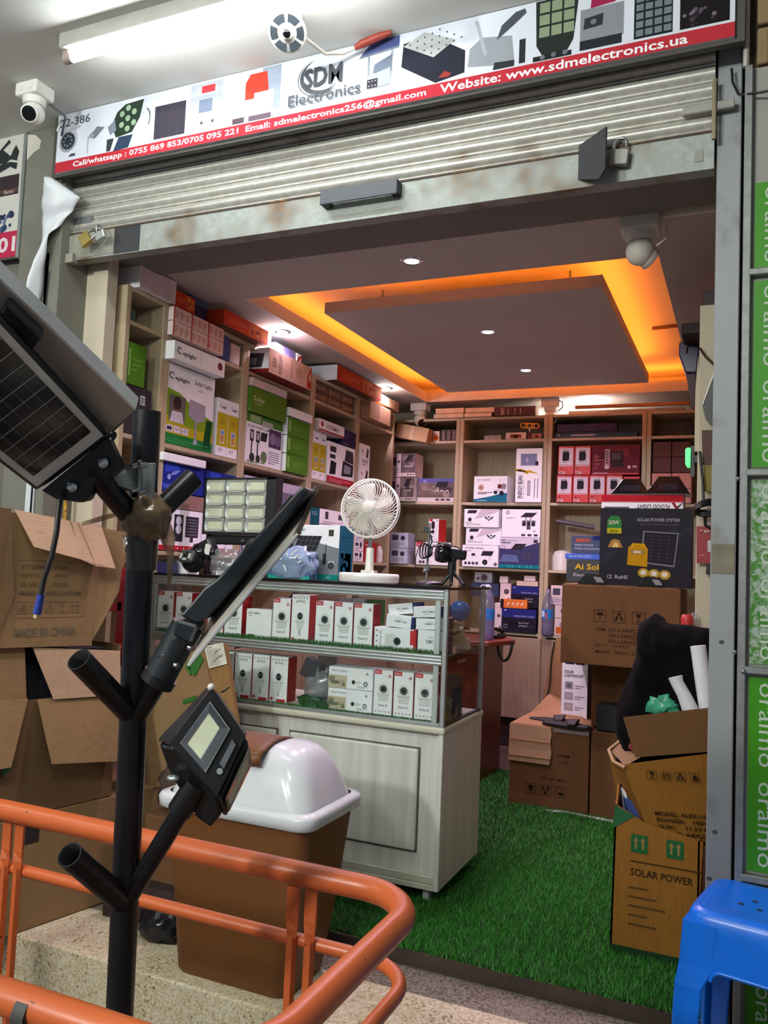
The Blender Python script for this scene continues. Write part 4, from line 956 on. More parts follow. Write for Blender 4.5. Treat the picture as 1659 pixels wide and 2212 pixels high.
Kb('camera_box', 'wide camera box with a landscape photo and violet strip, back shelves', -2.345, -2.046, 1.774, 1.957, d_photo2, group=G)
for k in range(2): Kb('product_box', 'narrow pinkish white box at the far left of the back shelves, %s' % ('lower', 'upper')[k], -2.56, -2.475, 1.774+.19*k, 1.96+.19*k, d_stackw, y=5.93, d=.1, mats={'all': pink}, group=G)
# bay 1 upper
b = B()
b = B().lathe([(.05, 0), (.052, .02), (.045, .04)], (-1.77, 6.02, 2.247), film, 12)
Kb('packet', 'bag of clear plastic fittings on the top back shelf', -1.835, -1.70, 2.247, 2.288, None, y=6.0, d=.1, mats={'all': flat('clear_pack', '#8d8580', .25, var=.4, scale=60)}, cat='packet')
def d_cam1(c):
    p = c.face(); p.poly([(.2, .2), (.25, .75), (.75, .7), (.8, .25)], '#8a3a2c'); p.disc(.5, .35, .10, '#33201e'); p.r(.3, .05, .9, .15, '#b08a7e')
Kb('camera_box', 'pale box with a red camera picture on the top back shelf', -1.655, -1.50, 2.247, 2.297, d_cam1, d=.12, mats={'all': pink})
Kb('camera_box', 'second small box with a red camera picture, under the yellow bar lamp', -1.455, -1.385, 2.247, 2.285, d_cam1, d=.1, mats={'all': flat('pinkish_brown', '#a87a68', .6)})
t = thing('bar_lamp', 'yellow bar shaped lamp with three round openings on a short post, top back shelf', 'lamp', (-1.475, 5.97, 2.247))
yel = flat('yellow_plastic', '#d9921c', .4)
b = B().obox((-1.475, 5.97, 2.345), (.052, 0, -.004), (0, .012, 0), (.001, 0, .021), yel); b.cyl((-1.527, 5.958, 2.349), (-1.527, 5.982, 2.349), .0212, yel, 16).cyl((-1.423, 5.958, 2.341), (-1.423, 5.982, 2.341), .0212, yel, 16); ob('bar', b, t)
b = B()
for dx, r in ((-.05, .015), (0, .012), (.05, .015), (-.025, .005), (.025, .005)): b.cyl((-1.475+dx, 5.9575, 2.345-dx*.08), (-1.475+dx, 5.96, 2.345-dx*.08), r, darkb, 14)
ob('opening', b, t)
ob('post', B().cyl((-1.475, 5.97, 2.247), (-1.475, 5.97, 2.30), .010, dred, 10).cyl((-1.475, 5.97, 2.30), (-1.475, 5.97, 2.325), .006, chrome, 10), t)
# bay 1 mid
def d_wifi(c):
    p = c.face(); p.poly([(0, 0), (1, 0), (1, .36), (.75, .30), (.45, .2), (0, .10)], '#1f6a86'); p.t('WIFI CAMERA', .08, .82, .42, .07, '#6a5f6a'); p.disc(.22, .56, .09, '#c2a08a', 12); p.t('4K', .16, .52, .12, .08, '#5a4048'); p.lines(.12, .3, .45, .1, 2, '#6a5560', .4)
    p.r(.79, .62, .80, .9, '#5a3a40'); p.r(.90, .62, .91, .9, '#8a8086'); p.r(.72, .52, .84, .68, '#6a2a2e'); p.r(.84, .5, .97, .70, '#8d868c'); p.disc(.66, .38, .06, '#20222c'); p.disc(.84, .34, .07, '#20222c'); p.r(.60, .42, .95, .48, '#c9c4c9'); p.lines(.1, .04, .5, .06, 1, '#9fc3d0', .5)
Kb('camera_box', 'white and blue wifi camera box with two dome cameras, middle back shelf', -1.878, -1.617, 1.774, 1.968, d_wifi, y=5.93, d=.2, tw=-.04)
def d_bean(c):
    p = c.face(); p.r(.18, .68, .80, .90, '#7f86a8'); p.r(.74, .68, .86, .76, '#2c2c3c'); p.r(.38, .74, .46, .83, '#aeb2c8'); p.poly([(0, .58), (.18, .62), (.48, .58), (.5, .60), (.9, .52), (.5, .55), (.45, .52), (0, .63)], '#c9a31c')
    p.t('ENERGY BEAN', .10, .07, .17, .42, '#2c2833', 90, .02); p.t('Energy Storage System', .29, .07, .05, .36, '#57505e', 90); p.r(.46, .12, .58, .40, '#8d8898'); p.r(.48, .14, .56, .38, '#b4b0be'); p.lines(.72, .08, .05, .40, 1, '#7a7484', .1); p.lines(.84, .08, .05, .40, 1, '#7a7484', .1)
Kb('tall_box', 'tall white box with a yellow lightning bolt and vertical lettering', -1.562, -1.366, 1.774, 2.172, d_bean, y=5.93, d=.18)
# bay 1, third level
def d_smart(c, s=1):
    p = c.face(); panel_pic(p, .08, .76, .38, .94); domecam(p, .17, .42, .05); bullets(p, .72, .50, .06); p.poly([(.3, .45), (.5, 1), (1, 1), (1, .9), (.55, .6)], '#cfc3cf'); bullets(p, .72, .50, .06); p.t('Wireless smart Camera', .06, .12, .42, .09, '#4a4050', 0, .01); p.lines(.06, .25, .3, .05, 1, '#7d737f', .4)
def d_ai(c):
    p = c.face(); p.t('Ai Solar Camera', .08, .82, .52, .10, '#57465a', 0, .015); p.r(.26, .5, .36, .62, '#3c2a38'); panel_pic(p, .52, .52, .88, .74)
    for i in range(4): p.disc(.10+.105*i, .16, .042, '#4c3e4c', 10)
    domecam(p, .64, .22, .07, '#ece8ec'); p.r(.74, .3, .80, .5, '#e0dbe0'); p.disc(.93, .14, .05, '#6b606e', 8); p.lines(.08, .72, .3, .04, 1, '#8a7f8c', .4)
def d_panelcam(c):
    p = c.face(); p.disc(.15, .88, .05, '#77707c', 10); p.disc(.15, .88, .03, '#dfd8e0', 8); panel_pic(p, .48, .72, .92, .88, .3); p.r(.62, .60, .64, .74, '#55505c'); p.r(.74, .60, .76, .74, '#55505c')
    for du in (-.12, 0, .12): p.r(.70+du-.05, .40, .70+du+.05, .60, '#4e4a56'); p.disc(.70+du, .48, .035, '#1f1e26', 8)
    p.r(.65, .28, .75, .42, '#4e4a56'); p.poly([(.82, .22), (.86, .26), (.88, .2)], '#5a5460'); p.lines(.1, .66, .3, .05, 2, '#a79fa9', .4)
    for i in range(3): p.r(.52+.16*i, .04, .62+.16*i, .12, '#4a434f')
def d_hd(c):
    p = c.face(); p.r(0, .12, 1, 1, '#d7cfda'); p.poly([(0, .12), (1, .12), (1, .86), (.5, .66), (.2, .62), (0, .64)], '#3c3d64'); p.poly([(0, .2), (.5, .2), (.45, .42), (.1, .45)], '#5a6a96'); p.r(0, 0, 1, .12, '#137b84'); p.t('HD', .04, .86, .12, .08, '#2e3a5a', 0, .02); p.r(.04, .81, .28, .84, '#2e4a66'); p.t('Outdoor & Solar', .19, .88, .3, .05, '#6b6474'); p.r(.85, .84, .95, .94, '#332c38'); panel_pic(p, .28, .60, .68, .80, .3)
    bullets(p, .70, .42, .065); p.disc(.10, .68, .05, '#8a8494', 10); p.disc(.10, .68, .035, '#d7cfda', 8)
    for u in (.24, .34, .52, .70, .80): p.disc(u, .06, .018, '#7fb9c0', 6)
G = 'camera boxes on the third level of the back shelves'
Kb('camera_box', 'white smart camera box at the top of the left stack of three, back shelves', -1.945, -1.675, 1.583, 1.72, d_smart, y=5.92, group=G)
Kb('camera_box', 'white smart camera box in the middle of the left stack of three, back shelves', -1.93, -1.655, 1.452, 1.581, d_smart, y=5.93, group=G)
Kb('camera_box', 'white solar camera box at the bottom of the left stack of three, back shelves', -1.951, -1.672, 1.288, 1.45, d_ai, y=5.925, group=G)
Kb('camera_box', 'white camera box with a solar panel drawing, upper right on the third back level', -1.655, -1.366, 1.516, 1.722, d_panelcam, y=5.93, group=G)
Kb('camera_box', 'camera box with a blue night photo and teal strip on the back shelves', -1.665, -1.366, 1.288, 1.514, d_hd, y=5.925, group=G)
# bay 0, third level
def d_rw(c):
    p = c.face(); p.r(.06, .90, .40, 1, '#c22a36'); p.r(.30, .62, .62, .84, '#2a2228'); p.disc(.46, .64, .16, '#2a2228'); p.disc(.46, .82, .16, '#2a2228'); p.disc(.46, .44, .15, '#2f262c'); p.disc(.85, .93, .05, '#4a4048', 8); p.lines(.15, .2, .6, .06, 1, '#6a5c62', .4)
    for i in range(4): p.disc(.2+.2*i, .1, .035, '#6b5a60', 6)
Kb('camera_box', 'narrow white and red camera box standing on the wide one, back shelves', -2.226, -2.128, 1.466, 1.64, d_rw, y=5.93, d=.1, mats={'right': redb}, tw=-.28)
def d_homew(c):
    p = c.face(); p.r(.02, .80, .26, 1, '#c22a36'); p.t('GALA', .05, .84, .18, .1, '#e9cfd2', 0, .02); p.t('iHome S8', .48, .80, .36, .12, '#8a5a66', 0, .02); p.disc(.15, .12, .04, '#4a3e46', 8); p.disc(.24, .12, .04, '#4a3e46', 8); p.lines(.3, .4, .4, .2, 2, '#b79aa2', .5)
Kb('camera_box', 'wide white camera box with a red tag behind the tripod, back shelves', -2.332, -2.045, 1.288, 1.462, d_homew, y=5.93, d=.16, mats={'right': dred})
for k in range(2): Kb('product_box', 'pale blue and white box at the far left of the third back level, %s' % ('lower', 'upper')[k], -2.545, -2.395, 1.288+.122*k, 1.408+.122*k, d_stackw, y=5.93, d=.14, mats={'all': flat('pale_blue_board', '#c3c6dc', .5)}, group='pale blue boxes on the back shelves')
# bay 2
Kb('long_packet', 'long clear pack of dark rods on the top back shelf, right of the middle camera', -1.272, -.845, 2.29, 2.348, None, y=5.96, d=.1, mats={'all': flat('violet_pack', '#3a2a4e', .3, var=.5, scale=50)}, cat='packet')
def d_rod(c):
    p = c.face(); p.lines(.2, .3, .5, .4, 1, '#bdb5c8', .3); p.disc(.05, .5, .012, '#c9c4d2', 6)
Kb('long_packet', 'long dark packet with pale lettering under the rods, top back shelf', -1.285, -.705, 2.247, 2.288, d_rod, y=5.955, d=.12, mats={'all': flat('dark_violet_pack', '#1d1628', .3)}, cat='packet')
def d_radio(c):
    p = c.face(); p.r(.06, .30, .93, .93, '#d3c4cc'); p.r(.06, .33, .93, .345, '#b8303a'); p.poly([(.26, .52), (.28, .80), (.66, .80), (.70, .70), (.68, .50), (.32, .48)], '#2b2730'); p.r(.30, .80, .64, .86, '#4a444e'); p.r(.34, .81, .60, .84, '#d3c4cc'); p.r(.30, .42, .55, .46, '#a59aa4'); p.r(.06, .03, .44, .12, '#d7b5b2'); p.lines(.09, .04, .3, .07, 2, '#8a4a4a', .4); p.disc(.2, .21, .05, '#7c1c22', 8); p.lines(.1, .95, .7, .025, 1, '#d69a9a', .3)
G = 'red radio boxes on the back shelves'
od = ('first', 'second', 'third', 'fourth')
for k in range(2): Kb('radio_box', 'upright red radio box in the upper row, %s from the left' % od[k], -1.251+.118*k, -1.136+.118*k, 1.974, 2.182, d_radio, y=5.93, d=.15, mats={'all': redb}, group=G)
for k in range(4): Kb('radio_box', 'upright red radio box in the lower row, %s from the left' % od[k], -1.256+.116*k, -1.143+.116*k, 1.774, 1.97, d_radio, y=5.925, d=.15, mats={'all': redb}, group=G)
Kb('radio_box', 'red box at the right end of the lower row, behind the black pyramids', -.79, -.68, 1.774, 1.96, None, y=5.93, d=.15, mats={'all': redb}, group=G)
def d_wideradio(c):
    p = c.face(); scene(p, 0, .05, 1, 1, ('#6b2a34', '#7a333c', '#5c242e', '#83404a'), 6, 8); p.r(.28, .2, .38, .85, '#b59aa2')
    for i in range(6): p.r(.30, .28+.09*i, .36, .33+.09*i, '#6b2a34')
    p.r(.40, .25, .66, .78, '#3a2a30'); p.r(.42, .5, .62, .72, '#5a444a'); p.disc(.32, .25, .05, '#c9b0b6', 8); p.lines(.05, .2, .12, .5, 4, '#8c4a50', .5); p.r(.76, .2, .82, .3, '#d6bcc2'); p.r(.86, .22, .95, .3, '#b89aa0'); p.lines(.04, .03, .5, .05, 1, '#c59aa2', .3)
Kb('radio_box', 'wide red radio box in the upper row, right of two upright ones', -1.012, -.684, 1.974, 2.186, d_wideradio, y=5.93, d=.15, mats={'all': redb}, group=G)
# bay 3
rnd2 = random.Random(5)
for r in range(2):
    for k in range(2): Kb('dark_red_box', 'dark red box in the right back unit, %s row, %s' % (('lower', 'upper')[r], ('left', 'right')[k]), -.60+.125*k, -.478+.125*k, 1.99+.108*r, 2.096+.108*r, None, y=5.96, d=.2, mats={'all': flat('dark_red_board', '#571f18', .6)}, group='dark red boxes in the right back unit')
for r in range(2):
    for k in range(2): Kb('pink_box', 'pinkish box in the right back unit, %s row, %s' % (('lower', 'upper')[r], ('left', 'right')[k]), -.60+.13*k, -.473+.13*k, 1.774+.105*r, 1.877+.105*r, d_tag if False else None, y=5.93, d=.2, mats={'all': flat('salmon_pink', '#c9847c', .6)}, group='pinkish boxes in the right back unit')
Kb('dark_box', 'black upright box in the top right back compartment', -.40, -.345, 2.247, 2.34, None, y=5.96, d=.1, mats={'all': darkb})
# bay 2 third level, low level
b = B().cyl((-1.27, 6.02, 1.645), (-1.0, 6.06, 1.605), .017, flat('dark_tube', '#5c4f58', .4), 10)
t = solo('tube_lamp', b, 'dark slim tube fixed slanting across the third compartment', 'tube')
b = B().lathe([(.07, 0), (.072, .1), (.05, .14), (.0, .15)], (-1.24, 6.1, 1.287), wplas, 20); solo('white_container', b, 'white rounded container on the third level of the right back unit', 'container')
def d_300(c):
    p = c.face(); p.t('300W', .12, .62, .42, .22, '#d2512c', 0, .03); p.t('ENERGY STORAGE', .10, .42, .52, .11, '#b9bcd6', 0, .01); p.t('MOBILE OUTDOOR POWER', .10, .22, .82, .10, '#b9bcd6', 0, .01); p.r(.6, .75, 1, 1, '#1d2a66')
Kb('power_box', 'dark blue power supply box with orange lettering, on the flat blue box', -.866, -.676, 1.373, 1.470, d_300, y=4.50, d=.2, mats={'all': navy})
def d_bluel(c):
    p = c.face(); p.t('ALL IN ONE LIGHT', .08, .35, .5, .35, '#c6d2f2')
Kb('flat_box', 'flat bright blue box under the power supply box', -.893, -.656, 1.341, 1.372, d_bluel, y=4.48, d=.24, mats={'all': flat('bright_blue', '#2a56c0', .45)})
def d_aisol(c):
    p = c.face(); p.t('Ai Solar', .20, .56, .8, .26, '#d8b022', 0, .02); p.t('Easy install', .18, .22, .75, .17, '#c9c4cc')
Kb('camera_box', 'black solar camera box with yellow lettering left of the solar power box', -.879, -.66, 1.219, 1.340, d_aisol, y=4.45, d=.26, mats={'all': darkb, 'top': navy})
# low level of the back wall
def d_spk(c):
    p = c.face(); p.disc(.55, .5, .2, '#6a5a5e', 14); p.disc(.55, .5, .12, '#4a3e44', 12); p.disc(.2, .4, .08, '#4a3e44', 8)
def d_spk2(c):
    p = c.face(); p.disc(.6, .55, .24, '#3a3038', 14); p.disc(.6, .55, .13, '#6d5e66', 10); p.r(.7, .05, .9, .2, '#3a3038')
def d_smartc(c):
    p = c.face(); p.r(0, .62, 1, 1, '#24286e'); scene(p, 0, 0, 1, .62, ('#1d1a26', '#2a2632', '#15131c'), 3, 6); p.t('WIRELESS SMART CAMERA', .35, .66, .6, .07, '#aab0d8'); p.disc(.12, .25, .06, '#8a8494', 10); p.disc(.12, .25, .045, '#1d1a26', 8); p.t('PRIVATE SET', .5, .38, .3, .06, '#c4c0cc'); p.t('UPGRADE', .5, .26, .25, .06, '#c4c0cc'); p.disc(.1, .93, .03, '#aab0d8', 6)
G = 'boxes on the lowest open level of the back shelves'
Kb('product_box', 'dark violet box behind the bottle, lowest open back level', -1.90, -1.68, 1.07, 1.17, None, y=6.0, d=.15, mats={'all': navy}, group=G)
Kb('speaker_box', 'grey box with a round speaker picture, lowest open back level', -1.872, -1.733, 1.172, 1.25, d_spk, y=6.0, d=.15, mats={'all': greyb}, group=G)
Kb('speaker_box', 'white upright box with a dark round lens, lowest open back level', -1.665, -1.582, 1.04, 1.175, d_spk2, y=5.98, d=.12, mats={'all': pink}, group=G)
Kb('small_box', 'small white box on the upright lens box', -1.672, -1.607, 1.177, 1.226, None, y=5.98, d=.08, mats={'all': pink}, group=G)
Kb('camera_box', 'dark blue smart camera box, upper one on the lowest back level', -1.575, -1.371, 1.005, 1.16, d_smartc, y=5.97, d=.16, mats={'all': navy}, group=G)
Kb('flat_box', 'flat pale box on the upper dark blue camera box', -1.54, -1.38, 1.162, 1.198, None, y=5.97, d=.12, mats={'all': flat('pale_board', '#d3bca6', .6)}, group=G)
Kb('small_box', 'small brownish box on top of the flat pale box, lowest back level', -1.485, -1.40, 1.20, 1.238, None, y=5.97, d=.1, mats={'all': pink}, group=G)
def d_4(c):
    p = c.face(); p.r(0, 0, .12, 1, '#1d1418')
    for i in range(4): p.poly([(.24+.17*i, .35), (.30+.17*i, .35), (.36+.17*i, .65), (.30+.17*i, .65)], '#e9d3c4')
Kb('orange_box', 'orange box with four slanted marks on the lower smart camera box', -1.645, -1.445, .997, 1.062, d_4, y=5.93, d=.14, mats={'all': flat('bright_orange', '#d86a10', .45)}, group=G)
Kb('camera_box', 'dark blue smart camera box at the bottom under the orange box', -1.632, -1.377, .823, .995, d_smartc, y=5.93, d=.18, mats={'all': navy}, group=G)
Kb('speaker_box', 'white box with a black lens behind the water bottle', -1.69, -1.635, .823, 1.03, d_spk2, y=5.94, d=.1, mats={'all': pink}, group=G)
Kb('product_box', 'white product box left of the big printed carton, upper', -1.282, -1.13, 1.041, 1.178, d_stackw, y=5.95, d=.14, mats={'all': pink}, group=G)
Kb('product_box', 'white lens box left of the big printed carton, lower', -1.25, -1.13, .945, 1.039, d_spk2, y=5.95, d=.14, mats={'all': pink}, group=G)
Kb('orange_box', 'orange and white box at the bottom left of the big printed carton', -1.25, -1.13, .823, .943, d_or, y=5.95, d=.14, mats={'all': pink}, group=G)

# ================================================================== DISPLAY COUNTER
CX0, CX1, CY0, CY1 = -2.43, -1.033, 2.99, 3.49
t = thing('display_counter', 'grey wood display counter on castors with a two tier glass case', 'counter', ((CX0+CX1)/2, (CY0+CY1)/2, 0))
ct = t
ob('side_panel', B().box(CX1-.02, CX1, CY0, CY1, .055, .632, greyoak), t, bev=.002); ob('side_panel', B().box(CX0, CX0+.02, CY0, CY1, .055, .632, greyoak), t, bev=.002)
ob('base_board', B().box(CX0+.02, CX1-.02, CY0, CY1, .055, .075, greyedge), t, bev=.002)
ob('front_rail', B().box(CX0+.02, CX1-.02, CY0+.004, CY0+.02, .075, .105, greyedge), t, bev=.003)
ob('top_board', B().box(CX0-.006, CX1+.006, CY0-.008, CY1+.004, .632, .658, greyedge), t, bev=.009, seg=3)
ob('front_panel', B().box(CX0+.02, CX1-.02, CY0+.022, CY0+.035, .075, .632, greyoak), t)
for x0, x1 in ((-1.70, -1.135), (-2.33, -1.765)):
    ob('raised_panel', B().box(x0, x1, CY0+.008, CY0+.024, .185, .565, greyoak), t, bev=.007, seg=2)
    ob('panel_groove', B().box(x0-.006, x1+.006, CY0+.0195, CY0+.0235, .179, .571, flat('groove', '#55554a', .7)), t)
def caster(x, y):
    w = ob('castor', B().cyl((x-.012, y-.006, .026), (x+.012, y-.006, .026), .026, flat('castor_wheel', '#b9b9b5', .4), 18), t)
    ob('fork', B().box(x-.017, x-.013, y-.02, y+.014, .016, .052, steel).box(x+.013, x+.017, y-.02, y+.014, .016, .052, steel).box(x-.022, x+.022, y-.025, y+.025, .050, .055, steel).cyl((x-.019, y-.006, .026), (x+.019, y-.006, .026), .006, chrome, 8), w)
for x in (CX0+.05, CX1-.055):
    for y in (CY0+.055, CY1-.06): caster(x, y)
# aluminium frame and glass
ob('aluminium_rail', B().box(CX0, CX1-.018, CY0, CY0+.022, .658, .672, alu), t, bev=.002)
def ribrail(z0, z1):
    b = B().box(CX0, CX1-.018, CY0, CY0+.022, z0, z1, alu)
    n = 3; hgt = (z1-z0)/n
    for i in range(n):
        zc = z0+hgt*(i+.5); r = hgt*.46
        b.cyl((CX0, CY0, zc), (CX1-.018, CY0, zc), r*.8, alu, 10)
    ob('aluminium_rail', b, t)
ribrail(1.136, 1.174); ribrail(.889, .927)
for x in (CX1-.018, CX0):
    ob('aluminium_post', B().box(x, x+.018, CY0-.001, CY0+.018, .658, 1.176, alu), t, bev=.002)
    ob('aluminium_post', B().box(x, x+.018, CY1-.018, CY1, .658, 1.176, alu), t, bev=.002)
for z0, z1 in ((.672, .888), (.93, 1.135)): ob('door_stile', B().box(CX1-.052, CX1-.030, CY0+.002, CY0+.010, z0, z1, flat('pale_stile', '#a9b3af', .4, .3)), t, bev=.002)
ob('glass_top', B().box(CX0-.012, CX1+.012, CY0-.014, CY1+.012, 1.177, 1.185, clear('dark_glass', (.8, .82, .8), .12)), t)
ob('glass_edge', B().box(CX0-.013, CX1+.013, CY0-.0165, CY0-.014, 1.176, 1.186, flat('black_glass_edge', '#0e1012', .15)).box(CX1+.012, CX1+.0145, CY0-.0165, CY1+.012, 1.176, 1.186, flat('black_glass_edge', '#0e1012', .15)), t)
ob('glass_side', B().box(CX1-.004, CX1-.0005, CY0+.018, CY1-.018, .66, 1.176, glassm), t); ob('glass_side', B().box(CX0+.0005, CX0+.004, CY0+.018, CY1-.018, .66, 1.176, glassm), t)
ob('glass_front', B().box(CX0+.018, CX1-.018, CY0+.004, CY0+.007, .672, .889, glassm), t); ob('glass_front', B().box(CX0+.018, CX1-.018, CY0+.004, CY0+.007, .927, 1.136, glassm), t)
ob('glass_shelf', B().box(CX0+.018, CX1-.006, CY0+.022, CY1-.02, .918, .925, clear('shelf_glass', (.75, .85, .8), .1)), t)
ob('rear_lip', B().box(CX1-.02, CX1-.003, CY0+.02, CY1-.02, .658, .664, flat('dark_gasket', '#2a241d', .6)), t)
# turf strips in the case
def turf(name, x0, x1, y0, y1, z, n, h):
    b = B(); r = random.Random(int(z*100))
    for _ in range(n):
        x = r.uniform(x0, x1); y = r.uniform(y0, y1); a = r.uniform(0, PI); hh = h*r.uniform(.5, 1.1); w = .0022; k = len(b.v)
        dx, dy = math.cos(a)*w, math.sin(a)*w*.5
        b.v += [Vector((x-dx, y-dy, z)), Vector((x+dx, y+dy, z)), Vector((x+r.uniform(-.6, .6)*hh, y+r.uniform(-.1, .1)*hh, z+hh))]; b.f.append([k, k+1, k+2])
    b.ms = [grassmat('turf_strip', '#17471a', '#2f7a33') if 'turf_strip' not in MATS else MATS['turf_strip']]; b.fm = [0]*len(b.f); b.sm = [False]*len(b.f)
    ob(name, b, ct, kind='stuff')
turf('turf_strip', CX0+.02, CX1-.02, CY0+.010, CY0+.026, .925, 3800, .022)
turf('turf_strip', CX0+.02, CX1-.02, CY0+.010, CY0+.026, .672, 1600, .008)
turf('turf_tuft', -1.66, -1.54, CY0+.010, CY0+.024, .672, 350, .04)

# --- boxes in the case
def camshape(p, u, v, s):       # white pan camera with dark lens ring, s = half width share
    q = p.uw/p.vh
    p.poly([(u-s, v-1.15*s*q), (u-.85*s, v-1.75*s*q), (u+.85*s, v-1.75*s*q), (u+s, v-1.15*s*q), (u+s, v-.55*s*q), (u-s, v-.55*s*q)], '#d2d5d2')
    p.poly([(u-s, v-.5*s*q), (u+s, v-.5*s*q), (u+s, v+.6*s*q), (u+.7*s, v+1.25*s*q), (u, v+1.5*s*q), (u-.7*s, v+1.25*s*q), (u-s, v+.6*s*q)], '#dfe2df')
    p.r(u-1.15*s, v-.62*s*q, u+1.15*s, v-.55*s*q, '#6d7471'); p.r(u-1.15*s, v-.62*s*q, u-1.08*s, v-.25*s*q, '#8d9390'); p.r(u+1.08*s, v-.62*s*q, u+1.15*s, v-.25*s*q, '#8d9390')
    p.disc(u+.0*s, v+.35*s*q, s*.72, '#a9aeab', 18); p.disc(u, v+.35*s*q, s*.62, '#2c3331', 18)
    for k in range(8): p.disc(u+s*.42*math.cos(k*PI/4), v+.35*s*q+s*.42*q*math.sin(k*PI/4), s*.07, '#8d9895', 6)
    p.disc(u, v+.35*s*q, s*.2, '#121515', 10)
def bulbcam(p, u, v, s):
    q = p.uw/p.vh
    p.poly([(u-.5*s, v-2.2*s*q), (u+.5*s, v-2.2*s*q), (u+.9*s, v-.7*s*q), (u-.9*s, v-.7*s*q)], '#d4d8d6'); p.r(u-.28*s, v-3.2*s*q, u+.28*s, v-2.2*s*q, '#b5bab7'); p.r(u-1.1*s, v-.72*s*q, u+1.1*s, v-.55*s*q, '#a3aaa7')
    p.disc(u, v+.25*s*q, s*.95, '#d9dcda', 18); p.disc(u, v+.45*s*q, s*.55, '#20262a', 16, 1.25); p.disc(u, v+.5*s*q, s*.26, '#5a6468', 10)
def d_home(c):
    p = c.face(); p.r(.03, .905, .40, 1, '#c23236'); p.t('GALA', .08, .93, .27, .045, '#e6cdcd', 0, .02); p.disc(.84, .87, .075, '#b5383c', 10); p.disc(.84, .87, .04, '#e0cfcf', 8)
    camshape(p, .52, .53, .29); p.t('iHome S5', .26, .185, .50, .06, '#4a514e', 0, .012)
    for k in range(5): p.disc(.14+.18*k, .075, .045, '#8a5a58', 8); p.disc(.14+.18*k, .075, .025, '#d9dcd8', 6)
    c.face('right').r(0, 0, 1, 1, '#b3282c'); q = c.face('right'); q.t('GALA', .25, .7, .5, .1, '#d98a8a')
def d_bulbhome(c):
    p = c.face(); bulbcam(p, .5, .50, .26)
    p.t('iHome 05', .24, .825, .50, .055, '#59605d', 180, .01)
    for k in range(5): p.disc(.14+.18*k, .925, .045, '#7c7573', 8); p.disc(.14+.18*k, .925, .022, '#d9dcd8', 6)
    p = c.face(); p.r(.42, .0, .92, .07, '#c23236'); p.disc(.14, .07, .08, '#b5383c', 10)
def d_wific(c):
    p = c.face(); p.t('WIFI CAMERA', .07, .83, .48, .07, '#5a625f', 0, .01); p.lines(.07, .77, .3, .03, 1, '#9aa29f', .3); p.poly([(.06, .04), (.38, .04), (.38, .10), (.33, .15), (.12, .15), (.06, .10)], '#3f6b45')
    for u in (.55, .74, .90): p.poly([(u-.06, .03), (u, .12), (u+.06, .03), (u+.04, .03), (u, .09), (u-.04, .03)], '#4b5450')
def d_wline(c, flip=False):
    p = c.face(); p.t('WIFI CAMERA', .30, .42, .45, .17, '#4d5552', 180 if flip else 0, .01); p.lines(.38, .28 if not flip else .68, .32, .05, 1, '#a3aba8', .3); p.r(.9, 0, 1, 1, '#223068')
    p = c.face('right'); p.r(0, 0, 1, 1, '#232a5a'); p.lines(.2, .45, .5, .1, 1, '#a7aed2', .3)
def d_smartcam(c):
    p = c.face(); p.r(0, .02, .42, .62, '#c9bba0'); scene(p, .0, .05, .40, .58, ('#c6b89f', '#b3a284', '#8f8468', '#d8cfba', '#6d7358'), 12, 10); p.t('Smart Camera', .08, .78, .34, .09, '#5d6562', 0, .01); p.disc(.58, .34, .07, '#e6e8e6', 14); p.disc(.57, .34, .04, '#1d2224', 12); p.poly([(.63, .27), (.75, .30), (.75, .38), (.63, .42)], '#cfd3d0'); p.disc(.84, .3, .05, '#6a7270', 12); p.disc(.84, .3, .025, '#d9dcd9', 8); p.poly([(.84, .72), (.87, .86), (.90, .72), (.88, .72), (.87, .78), (.86, .72)], '#4a5250'); p.lines(.66, .08, .25, .12, 2, '#9ba29f', .5)
G1 = 'camera boxes on the top tier of the glass case'; G2 = 'camera boxes on the bottom tier of the glass case'
Yc = 3.022; hm = {'all': white, 'right': redb, 'left': white}
def Cb(name, label, x0, x1, z0, z1, design, d=.075, y=Yc, mats=None, group=None, tw=0, tilt=None, **k):
    c = Carton(name, label, 'box', ((x0+x1)/2, y+d/2, z0), (x1-x0-.003, d, z1-z0), tw, mats, group, tilt)
    if design: design(c, **k)
    return c.done()
ordn = ('first', 'second', 'third', 'fourth', 'fifth', 'sixth', 'seventh', 'eighth')
for i, (x0, x1) in enumerate(((-2.425, -2.335), (-2.325, -2.237), (-2.150, -2.065), (-2.062, -1.972), (-1.822, -1.735), (-1.618, -1.533), (-1.530, -1.446), (-1.443, -1.357))):
    Cb('camera_box', 'upright white and red camera box on the top glass tier, %s from the left' % ordn[i], x0, x1, .927, 1.103, d_home, mats=hm, group=G1)
for i, (x0, x1) in enumerate(((-1.342, -1.260), (-1.257, -1.172), (-1.169, -1.084))):
    Cb('camera_box', 'upright white camera box right on the bottom glass tier, %s of three' % ordn[i], x0, x1, .674, .848, d_home, mats=hm, group=G2)
for i, (x0, x1) in enumerate(((-2.085, -2.0), (-1.997, -1.910), (-1.907, -1.823), (-1.820, -1.733))):
    Cb('camera_box', 'upside down bulb camera box on the bottom glass tier, %s from the left' % ordn[i], x0, x1, .674, .862, d_bulbhome, mats=hm, group=G2)
Cb('camera_box', 'tallest upside down bulb camera box, the only one on the top glass tier', -1.732, -1.646, .927, 1.125, d_bulbhome, mats=hm, group=G1)
Cb('camera_box', 'plain white wifi camera box with a green strip on the top glass tier', -1.952, -1.825, .927, 1.052, d_wific, group=G1)
Cb('small_box', 'blue box top behind the plain white wifi camera box', -1.90, -1.80, .93, 1.10, None, y=3.16, mats={'all': blub, 'top': white})
